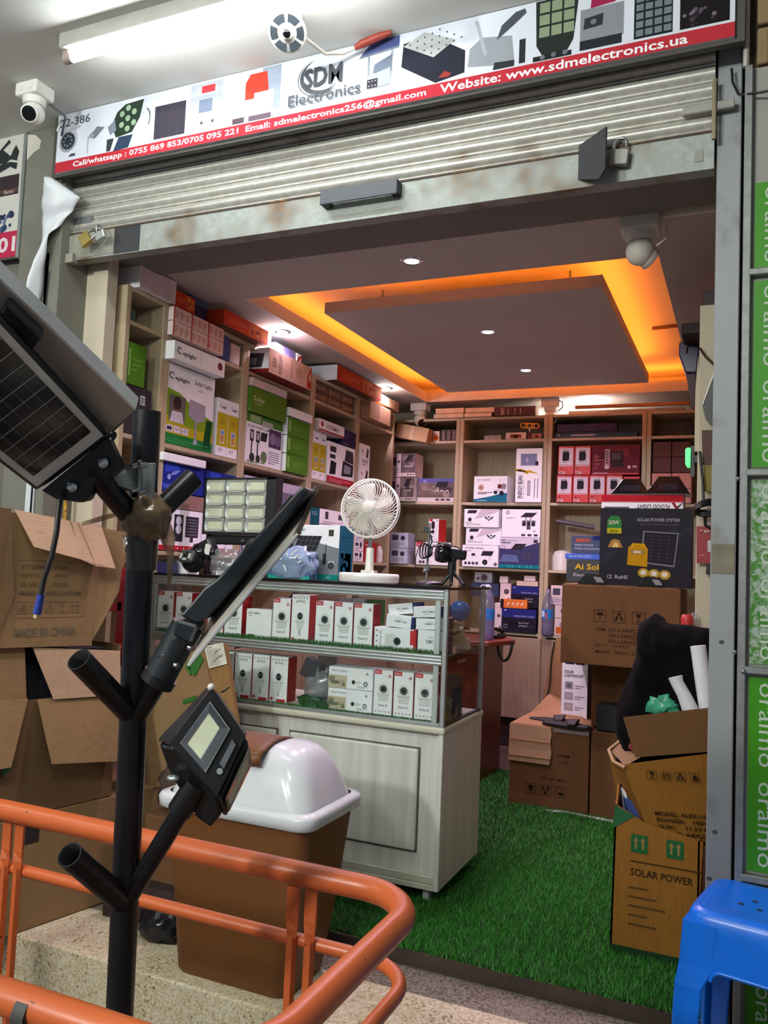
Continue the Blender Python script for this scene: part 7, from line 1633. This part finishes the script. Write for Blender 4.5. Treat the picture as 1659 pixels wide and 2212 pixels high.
# tall tan carton behind the bin with stickers
t = thing('carton', 'tan carton with green tape and a white waybill, standing behind the white lidded bin', 'box', (-2.05, 2.80, .28))
def Y4(px, py, Y=2.72): return at_y(px, py, Y)
ob('front', B().prism([Y4(318, 1440), Y4(442, 1398), Y4(510, 1700), Y4(390, 1685), Y4(296, 1712)], (0, .012, 0), tanc), t)
ob('side', B().prism([Y4(440, 1398), Y4(486, 1390), Y4(512, 1560), Y4(515, 1690), Y4(492, 1690)], (.0, .02, 0), card('side_kraft', '#8f6b42', 2)), t)
ob('back', B().prism([Y4(318, 1440, 2.93), Y4(486, 1395, 2.93), Y4(515, 1690, 2.93), Y4(296, 1705, 2.93)], (0, .012, 0), tand), t)
ob('waybill', B().prism([Y4(441, 1396, 2.714), Y4(482, 1388, 2.714), Y4(491, 1434, 2.714), Y4(452, 1444, 2.714)], (0, -.001, 0), flat('waybill_paper', '#d3cfc0', .6)), t)
pb = B(); a = Y4(452, 1443, 2.7125); pr = P(pb, a, Y4(490, 1434, 2.7125)-a, Y4(442, 1397, 2.7125)-a)
pr.t('DHL', .1, .86, .3, .08, '#4a4a42'); r_ = random.Random(4)
for k in range(15): pr.r(.06, .06+.052*k, r_.uniform(.6, .95), .075+.052*k, '#7b786c')
for k in range(2): pr.poly([(.25+.2*k, .2+.3*k), (.55, .35+.3*k), (.85, .42+.3*k), (.85, .44+.3*k), (.54, .37+.3*k), (.25+.2*k, .22+.3*k)], '#2c2c2a')
ob('waybill_print', pb, t)
gt = flat('green_tape3', '#2f6a2c', .3)
for pts in ([(402, 1432), (432, 1412), (440, 1425), (420, 1462)], [(404, 1432), (416, 1447), (412, 1460), (400, 1442)], [(394, 1512), (424, 1502), (426, 1512), (396, 1521)]): ob('tape_piece', B().prism([Y4(x, y, 2.716) for x, y in pts], (0, -.001, 0), gt), t)
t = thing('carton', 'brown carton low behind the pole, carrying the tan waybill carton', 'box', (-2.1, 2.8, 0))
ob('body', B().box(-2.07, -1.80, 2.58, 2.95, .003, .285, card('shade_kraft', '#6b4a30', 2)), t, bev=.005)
b = lump((-1.98, 2.65, .38), .08, .045, .10, flat('grey_brown_sack', '#4a3b33', .7), 6, .35); b2 = B()
for p in b.v: p.z = max(p.z, .286)
solo('sack', b, 'grey brown sack slumped under the tan waybill carton behind the pole', 'sack')
b = lump((-1.83, 2.40, -.01), .085, .06, .055, flat('black_bag_film', '#15161a', .25), 8, .3, 22, 12, 3)
for p in b.v: p.z = max(p.z, -.048)
solo('black_bag', b, 'black plastic bundle on the beige step beside the brown bin', 'bag')
b = B().box(-2.12, -1.80, 2.44, 2.62, -.048, .05, flat('step_shadow', '#2a1d15', .8)); solo('dark_box', b, 'low dark box on the step under the overhanging cartons', 'box')  # dark block added where the step lies in shadow beneath the cartons

# ================================================================== WASTE BIN
t = thing('waste_bin', 'brown plastic waste bin with a white dome lid and brown flap, on the step', 'bin', (-1.395, 2.36, -.05))
def rrect(cx, cy, z, hx, hy, r, n=7):
    pts = []
    for (sx_, sy_, a0) in ((1, 1, 0), (-1, 1, PI/2), (-1, -1, PI), (1, -1, 1.5*PI)):
        for i in range(n):
            a = a0+PI/2*i/(n-1); pts.append(Vector((cx+sx_*(hx-r)+r*math.cos(a), cy+sy_*(hy-r)+r*math.sin(a), z)))
    return pts
bx, by = -1.432, 2.365; bz = -.05
ob('body', B().loft([rrect(bx-.01, by, bz, .200, .125, .05), rrect(bx-.01, by, bz+.012, .208, .132, .05), rrect(bx, by, bz+.25, .232, .152, .045), rrect(bx, by, .475, .262, .172, .045)], brownp, True), t)
ob('rim', B().loft([rrect(bx, by, .462, .270, .180, .05), rrect(bx, by, .470, .283, .192, .052), rrect(bx, by, .498, .286, .195, .054), rrect(bx, by, .508, .280, .190, .052), rrect(bx, by, .512, .258, .172, .05)], wgloss, True, False, False), t)
ob('dome_lid', B().loft([rrect(bx, by, .508, .256, .170, .06), rrect(bx, by, .55, .243, .160, .07), rrect(bx, by, .60, .224, .144, .075), rrect(bx, by, .642, .200, .122, .075), rrect(bx, by, .668, .176, .10, .075), rrect(bx, by, .679, .14, .07, .06), rrect(bx, by, .683, .08, .03, .025)], wgloss, True, False), t)
b = B()
def flp(u, v):
    x = bx-.155+.235*u; a = v; y = by-.150+.25*v; z = .636+.055*math.sin(PI*min(1, .15+v*.7)); return Vector((x, y, z))
b.grid(flp, 8, 10, brownp); b.grid(lambda u, v: flp(u, 0)+Vector((0, -.004*v, -.03*v)), 8, 2, brownp)
ob('swing_flap', b, t, solid=.006)

# ================================================================== ORANGE RAILING
t = thing('orange_railing', 'orange tubular railing forming a rounded loop around the black pole', 'railing', (-1.0, 1.09, -.36))
def loop(x0, x1, y0, y1, z, r, rad, n=8, m=orange):
    pts = []
    for (cx, cy, a0) in ((x1-r, y0+r, -PI/2), (x1-r, y1-r, 0), (x0+r, y1-r, PI/2), (x0+r, y0+r, PI)):
        for i in range(n+1):
            a = a0+PI/2*i/n; pts.append(Vector((cx+r*math.cos(a), cy+r*math.sin(a), z)))
    return B().tube(pts, rad, m, 16, True)
ob('top_rail', loop(-2.2, -.497, .812, 1.365, .688, .115, .0215, 12), t)
ob('middle_rail', loop(-2.22, -.510, .812, 1.388, .56, .105, .0125, 10), t)
def flatbar(x, y, top=.672, low=.10):
    b = B(); rings = []
    for z, w_, d_, tw in ((top, .0125, .003, 0), (.605, .0125, .003, 0), (.585, .010, .004, .5), (.57, .0055, .008, 1.1), (.55, .006, .009, 1.2), (low, .006, .009, 1.2)):
        c_, s_ = math.cos(tw), math.sin(tw)
        rings.append([Vector((x+a*w_*c_-e*d_*s_, y+a*w_*s_+e*d_*c_, z)) for a, e in ((-1, -1), (1, -1), (1, 1), (-1, 1))])
    b.loft(rings, orange, False); ob('flat_bar', b, t, bev=.001)
for x in (-.752, -.715, -1.468, -1.432): flatbar(x, 1.372)
for x in (-.752, -.715): flatbar(x, .815, .67)
ob('end_bar', B().box(-.525, -.515, .985, 1.03, .10, .675, orange), t, bev=.002)
ob('clamp', B().tube([(-.815, .812, .680), (-.795, .812, .680)], [.027, .027], flat('dark_clamp', '#3a3836', .6), 14), t)
ob('lower_rail', loop(-2.2, -.50, .80, 1.38, .10, .11, .0125, 8), t)
for x, y in ((-.56, .87), (-.56, 1.33), (-2.14, .87), (-2.14, 1.33)): ob('leg', B().cyl((x, y, -.36), (x, y, .10), .0125, orange, 12), t)

# ================================================================== DISPLAY POLE WITH LAMPS
t = thing('display_pole', 'black steel display pole with slanting branch tubes in the foreground', 'pole', (-.945, 1.155, -.36))
tp = at(318, 888, 1.35); md = at(289, 1500, 1.35); lo = at(258, 2200, 1.35)
dirp = (tp-lo).normalized(); k0 = (lo.z+.36)/dirp.z; ft = lo-dirp*k0
b = B().cyl(ft, tp, .0222, blackm, 24, None, True, False).cyl(tp-dirp*.01, tp-dirp*.002, .019, flat('tube_inside', '#090909', .8), 20)
ob('post', b, t)
ob('base_plate', B().cyl(ft, ft+Vector((0, 0, .012)), .16, blackm, 32), t)
def branch(a, e, r=.0195, hollow=True):
    d = (e-a).normalized(); b = B().cyl(a, e, r, blackm, 20, None, True, not hollow)
    if hollow: 
        b.loft([[p for p in ringpts(e, d, r)], [p for p in ringpts(e, d, r*.88)], [p for p in ringpts(e-d*.06, d, r*.88)]], flat('tube_inside', '#090909', .8), True, False, True)
    ob('branch', b, t)
def ringpts(c, d, r, n=20):
    u = d.orthogonal().normalized(); w = d.cross(u); return [c+(u*math.cos(2*PI*j/n)+w*math.sin(2*PI*j/n))*r for j in range(n)]
branch(at(300, 1135, 1.35), at(195, 1010, 1.28), .0185, False)
branch(at(312, 1135, 1.35), at(418, 1032, 1.40), .0185)
branch(at(285, 1545, 1.35), at(170, 1424, 1.25), .0190)
branch(at(290, 1555, 1.35), at(352, 1452, 1.33), .0175, False)
branch(at(268, 1950, 1.35), at(150, 1846, 1.23), .0190)
branch(at(274, 1945, 1.35), at(405, 1730, 1.32), .0155, False)
gv = galv('grey_clamp_steel', '#8d9291', 0, .5, metal=.1)
ob('clamp_plate', B().prism([at(303, 1000, 1.325), at(334, 1000, 1.325), at(330, 1082, 1.325), at(303, 1082, 1.325)], fw*.01, gv), t, bev=.001)
ob('clamp_plate', B().prism([at(297, 995, 1.318), at(304, 993, 1.318), at(303, 1083, 1.318), at(297, 1083, 1.318)], fw*.03, gv), t, bev=.001)
ob('clamp_bracket', B().prism([at(262, 1010, 1.31), at(300, 1000, 1.33), at(298, 1062, 1.33), at(236, 1046, 1.29)], fw*.004, gv).prism([at(258, 1008, 1.31), at(300, 998, 1.31), at(300, 1004, 1.34), at(256, 1013, 1.33)], fw*.03, gv).prism([at(236, 1044, 1.29), at(298, 1060, 1.31), at(298, 1066, 1.33), at(238, 1052, 1.31)], fw*.02, gv), t)
b = B()
for (x, y) in ((310, 1006), (309, 1062), (292, 1008), (291, 1060)): b.cyl(at(x-4, y, 1.312), at(x+6, y-3, 1.312), .0045, chrome, 8)
ob('bolt', b, t)
tb = lump(at(316, 1118, 1.345), .040, .036, .042, flat('brown_tape', '#6f5a42', .2, var=.35, scale=30), 5, .25, 26, 16, 3); ob('tape_wrap', tb, t)
ob('tape_wrap', B().lathe([(.0245, -.05), (.0255, 0), (.0245, .05)], at(308, 1165, 1.35), flat('clear_brown_tape', '#2b2622', .2), 20, dirp, False, False), t)
def tape_tail(pts, wid, d, m=tapem):
    def fn(u, v):
        k = v*(len(pts)-1); i = min(int(k), len(pts)-2); f = k-i; x = pts[i][0]+(pts[i+1][0]-pts[i][0])*f; y = pts[i][1]+(pts[i+1][1]-pts[i][1])*f; w_ = wid[i]+(wid[i+1]-wid[i])*f
        return at(x+(u-.5)*w_, y+abs(u-.5)*4, d+.01*math.sin(v*7+u*2))
    return B().grid(fn, 4, 24, m)
ob('tape_tail', tape_tail([(345, 1130), (362, 1160), (368, 1200), (366, 1260)], [50, 34, 14, 10], 1.35), t)
ob('tape_tail', B().grid(lambda u, v: at(262-85*v, 1108+24*v+(u-.5)*12*(1-.6*abs(v-.5)), 1.33+.01*math.sin(5*v)), 3, 12, tapem), t)
ob('tape_tail', tape_tail([(272, 1155), (270, 1178), (274, 1195)], [14, 7, 3], 1.34, film), t)

# --- big solar lamp, upper left
A = at(233, 938, 1.25); Bp = at(76, 1059, 1.25); A2 = at(3, 686, .95); a = (A2-A).normalized(); bvec = Bp-A; wid = bvec.length; bu = bvec.normalized(); Ln = .50
nn = a.cross(bu).normalized()
if nn.dot(fw) > 0: nn = -nn
t = thing('solar_lamp', 'large tilted solar street lamp with a dark cell grid on the pole', 'lamp', A-nn*.02)
ob('housing', B().prism([A-a*.004, A+a*Ln, A+a*Ln+bu*wid, Bp-a*.004, Bp-a*.010-bu*.03, A-a*.010+bu*.03], -nn*.03, blackp), t, bev=.004, seg=2)
fl = .012
ob('white_border', B().prism([A+a*.006+bu*.006, A+a*(Ln-.006)+bu*.006, A+a*(Ln-.006)+bu*(wid-.006), A+a*.006+bu*(wid-.006)], nn*.0012, flat('panel_white', '#d6d8d5', .3)), t)
cellm = flat('solar_cell', '#1f2024', .18, var=.25, scale=8)
ob('cell_field', B().prism([A+a*.034+bu*.016, A+a*(Ln-.03)+bu*.016, A+a*(Ln-.03)+bu*(wid-.016), A+a*.034+bu*(wid-.016)], nn*.002, cellm), t)
b = B(); b2 = B()
for k in range(1, 15):
    p0 = A+a*(.034+.029*k)+bu*.016+nn*.0022; b.prism([p0, p0+bu*(wid-.032), p0+bu*(wid-.032)+a*.0018, p0+a*.0018], nn*.0004, flat('bus_line', '#a6a8a6', .35, .3))
for k in range(1, 6):
    p0 = A+a*.036+bu*(.016+(wid-.032)*k/6)+nn*.0022; b2.prism([p0, p0+a*(Ln-.068), p0+a*(Ln-.068)+bu*.0028, p0+bu*.0028], nn*.0002, flat('cell_seam', '#34353b', .3))
ob('bus_line', b, t); ob('cell_seam', b2, t)
ob('arm_bracket', B().prism([at(232, 940, 1.262), at(262, 1008, 1.27), at(232, 1035, 1.27), at(210, 1030, 1.27), at(190, 1080, 1.27), at(168, 1085, 1.27), at(120, 1078, 1.262), at(86, 1058, 1.262)], fw*.025, blackp), t, bev=.003)
b = B()
for (x, y) in ((223, 1000), (156, 1052)): b.lathe([(.0085, 0), (.0085, .004), (.005, .006), (0, .0062)], at(x, y, 1.2625), chrome, 16, -fw)
ob('bolt', b, t)
ob('hinge_ear', B().prism([at(232, 932, 1.25), at(246, 930, 1.25), at(249, 940, 1.25), at(240, 953, 1.25), at(233, 950, 1.25)], fw*.012, blackp), t, bev=.002)
b = B()
for (x, y) in ((239, 934), (238, 947)): b.lathe([(.0028, 0), (.0022, .002), (0, .0021)], at(x, y, 1.2495), chrome, 10, -fw)
ob('screw', b, t)
# tilted panel behind
Qh = at(244, 928, 1.262); Qo = at(290, 886, 1.20); ap = (at(0, 609, .955)-Qo).normalized(); cu_ = (Qo-Qh).normalized(); cw_ = .20; Qh = Qo-cu_*cw_; pn_ = ap.cross(cu_).normalized()
if pn_.dot(fw) > 0: pn_ = -pn_
Lp = .60; back = flat('panel_back', '#b3aea6', .5, var=.05); frw = flat('panel_frame_white', '#f2f4f4', .3)
ob('panel_back', B().prism([Qh, Qh+ap*Lp, Qh+ap*Lp+cu_*cw_, Qh+cu_*cw_], -pn_*.004, back), t)
e0 = Qh+cu_*cw_
ob('panel_frame', B().prism([e0, e0+ap*Lp, e0+ap*Lp+cu_*.006, e0+cu_*.006], -pn_*.019, frw), t)
ob('panel_frame', B().prism([Qh, Qh+cu_*cw_, Qh+cu_*cw_-ap*.004, Qh-ap*.004], -pn_*.018, flat('frame_grey', '#7d7a74', .4)), t)
jb0 = Qh+ap*.20+cu_*(cw_-.062)
ob('junction_box', B().prism([jb0, jb0+ap*.065, jb0+ap*.065+cu_*.055, jb0+cu_*.055], pn_*.014, flat('box_grey', '#45444a', .5)), t, bev=.002)
ob('lead', B().tube([jb0+pn_*.008, jb0+pn_*.012-cu_*.03-ap*.004, jb0-cu_*.07+pn_*.004], .003, blackp, 7), t)
b = B().tube([at(132, 1062, 1.26), at(126, 1110, 1.25), at(122, 1150, 1.24), at(112, 1200, 1.24), at(95, 1250, 1.24), at(87, 1288, 1.24)], .0042, flat('dark_cable', '#2a2422', .5), 8)
ct_ = thing('hanging_cable', 'dark cable with a blue connector hanging from the big solar lamp', 'cable', at(87, 1300, 1.24))
ob('cable', b, ct_)
ob('connector', B().tube([at(89, 1284, 1.24), at(80, 1326, 1.24)], [.0055, .0062], flat('blue_connector', '#2c3f9a', .35), 10), ct_)
ob('contact', B().tube([at(80, 1326, 1.24), at(78, 1335, 1.24)], [.0045, .004], flat('cream_contact', '#d8c08a', .4), 10), ct_)

# --- street lamp on the middle right branch
t = thing('street_lamp', 'slim black street lamp pointing up to the right from the pole, grey panel hinged below', 'lamp', at(360, 1450, 1.33))
D0 = 1.33
def outl(pts, d): return [at(x, y, d) for x, y in pts]
thick = fw*.11+cr*.006
ob('housing', B().prism(outl([(388, 1330), (424, 1348), (444, 1338), (505, 1268), (570, 1185), (668, 1060), (653, 1050), (640, 1062), (590, 1118), (548, 1165), (505, 1215), (468, 1250), (440, 1270), (415, 1300)], D0-.02), thick, flat('lamp_charcoal', '#20262b', .42, var=.1)), t, bev=.004, seg=2)
ob('lens_bump', B().prism(outl([(592, 1115), (606, 1095), (622, 1080), (627, 1070), (600, 1108)], D0-.0), fw*.07, greyp).prism(outl([(520, 1200), (536, 1180), (560, 1152), (590, 1118), (556, 1160)], D0-.0), fw*.07, film).prism(outl([(470, 1250), (500, 1220), (540, 1165), (520, 1200), (505, 1216)], D0), fw*.07, alu), t)
# hinged panel seen from behind at a grazing angle
T1 = at(684, 1048, 1.41); T2 = at(640, 1151, 1.285); B2_ = at(405, 1434, 1.285); B1_ = T1+(B2_-T2); ax_ = (T2-B2_).normalized(); wx_ = (T1-T2).normalized(); pz = ax_.cross(wx_).normalized()
if pz.dot(fw) > 0: pz = -pz
ob('panel', B().prism([T1, T2, B2_, B1_], -pz*.006, flat('panel_sheen', '#d3cabf', .3, .25, var=.15, scale=10)), t)
ob('panel_frame', B().prism([T2, B2_, B2_-wx_*.003, T2-wx_*.003], -pz*.004, frw).prism([T2+pz*.001, T1+pz*.001, T1-ax_*.006+pz*.001, T2-ax_*.006+pz*.001], -pz*.008, flat('frame_rust', '#5a4a44', .5)), t)
ob('clamp_sleeve', B().cyl(at(345, 1462, D0), at(405, 1350, D0), .0255, flat('sleeve_charcoal', '#22272b', .42), 20), t)
ob('sleeve_ring', B().cyl(at(338, 1475, D0), at(348, 1458, D0), .0285, blackp, 20), t)
ob('clamp_neck', B().prism(outl([(380, 1338), (428, 1352), (410, 1392), (372, 1372)], D0-.03), fw*.06, flat('lamp_charcoal', '#20262b', .42)), t, bev=.004)
b = B()
for (x, y, dx) in ((408, 1398, 6), (378, 1436, 6), (380, 1378, -7), (352, 1416, -7)): b.cyl(at(x, y, D0-.02), at(x+dx, y+3*(1 if dx > 0 else -1), D0-.022), .0055, chrome, 10)
ob('bolt', b, t)

# --- flood light on the low right branch
t = thing('flood_light', 'black solar flood light with two angled heads on the low right branch of the pole', 'lamp', at(440, 1660, 1.31))
def head(c4, d4, win, led, th, name):
    pts = [at(x, y, d) for (x, y), d in zip(c4, d4)]; n_ = (pts[1]-pts[0]).cross(pts[3]-pts[0]).normalized()
    if n_.dot(fw) > 0: n_ = -n_
    ctr = sum(pts, Vector())/4
    bk = [ctr+(p-ctr)*.86-n_*th for p in pts]
    b = B().loft([bk, pts, [ctr+(p-ctr)*.97+n_*.004 for p in pts]], blackp, False); h_ = ob(name, b, t, bev=.003)
    def onp(u, v, k=0): return pts[0].lerp(pts[1], u).lerp(pts[3].lerp(pts[2], u), v)+n_*k
    u0, v0, u1, v1 = win
    o_ = [onp(u, v, .0085) for u, v in ((u0, v0), (u1, v0), (u1, v1), (u0, v1))]
    l0, m0, l1, m1 = led
    i_ = [onp(u, v, .0075) for u, v in ((l0, m0), (l1, m0), (l1, m1), (l0, m1))]
    ob('reflector', B().loft([o_, i_], silv, False, False, False), h_)
    ob('led_panel', B().add(i_, [(0, 1, 2, 3)], silv2), h_)
    b = B()
    for k in range(1, 7):
        f = k/7; q = [o_[j].lerp(i_[j], f)+n_*.0006 for j in range(4)]
        for j in range(4): b.tube([q[j], q[(j+1) % 4]], .0009, chrome, 4)
    ob('reflector_rib', b, h_)
    return onp, n_, h_
onp, n_, h1 = head([(458, 1484), (532, 1592), (470, 1722), (366, 1606)], [1.30, 1.29, 1.275, 1.29], (.13, .13, .68, .86), (.22, .26, .50, .78), .045, 'head')
ob('sensor_strip', B().prism([onp(.80, .20, .0075), onp(.90, .20, .0075), onp(.90, .60, .0075), onp(.80, .60, .0075)], n_*.0015, greyp).lathe([(.005, .0075), (.004, .006), (0, .0062)], onp(.86, .68, 0), flat('button_grey', '#8a8d90', .4), 12, n_).lathe([(.004, .0065), (0, .0068)], onp(.85, .55, 0), flat('sensor_brown', '#6a4a42', .4), 10, n_), h1)
head([(531, 1594), (540, 1648), (484, 1762), (473, 1722)], [1.292, 1.33, 1.33, 1.278], (.12, .06, .80, .94), (.30, .12, .75, .88), .03, 'side_head')
ob('upper_shade', B().prism([at(456, 1484, 1.30), at(366, 1604, 1.29), at(340, 1602, 1.32), at(344, 1594, 1.33), at(440, 1492, 1.33)], fw*.02, flat('shade_grey', '#2c2c2c', .45)), t, bev=.002)
ob('rear_body', B().prism([at(342, 1606, 1.31), at(372, 1612, 1.30), at(470, 1718, 1.29), at(478, 1760, 1.31), at(455, 1790, 1.32), at(425, 1768, 1.32), at(365, 1672, 1.31)], fw*.05, blackp), t, bev=.006, seg=2)
ob('mount_sleeve', B().cyl(at(388, 1752, 1.32), at(428, 1690, 1.315), .0205, blackp, 18), t)
ob('wing_bolt', B().ball(at(374, 1681, 1.30), .009, alu, 12, 8, 1.3, 1, .6), t)
ob('top_cap', B().ball(at(456, 1484, 1.30), .006, wplas, 8, 6), t)
ob('lead', B().tube([at(478, 1496, 1.31), at(486, 1492, 1.31), at(496, 1484, 1.31)], .0015, blackp, 5), t)
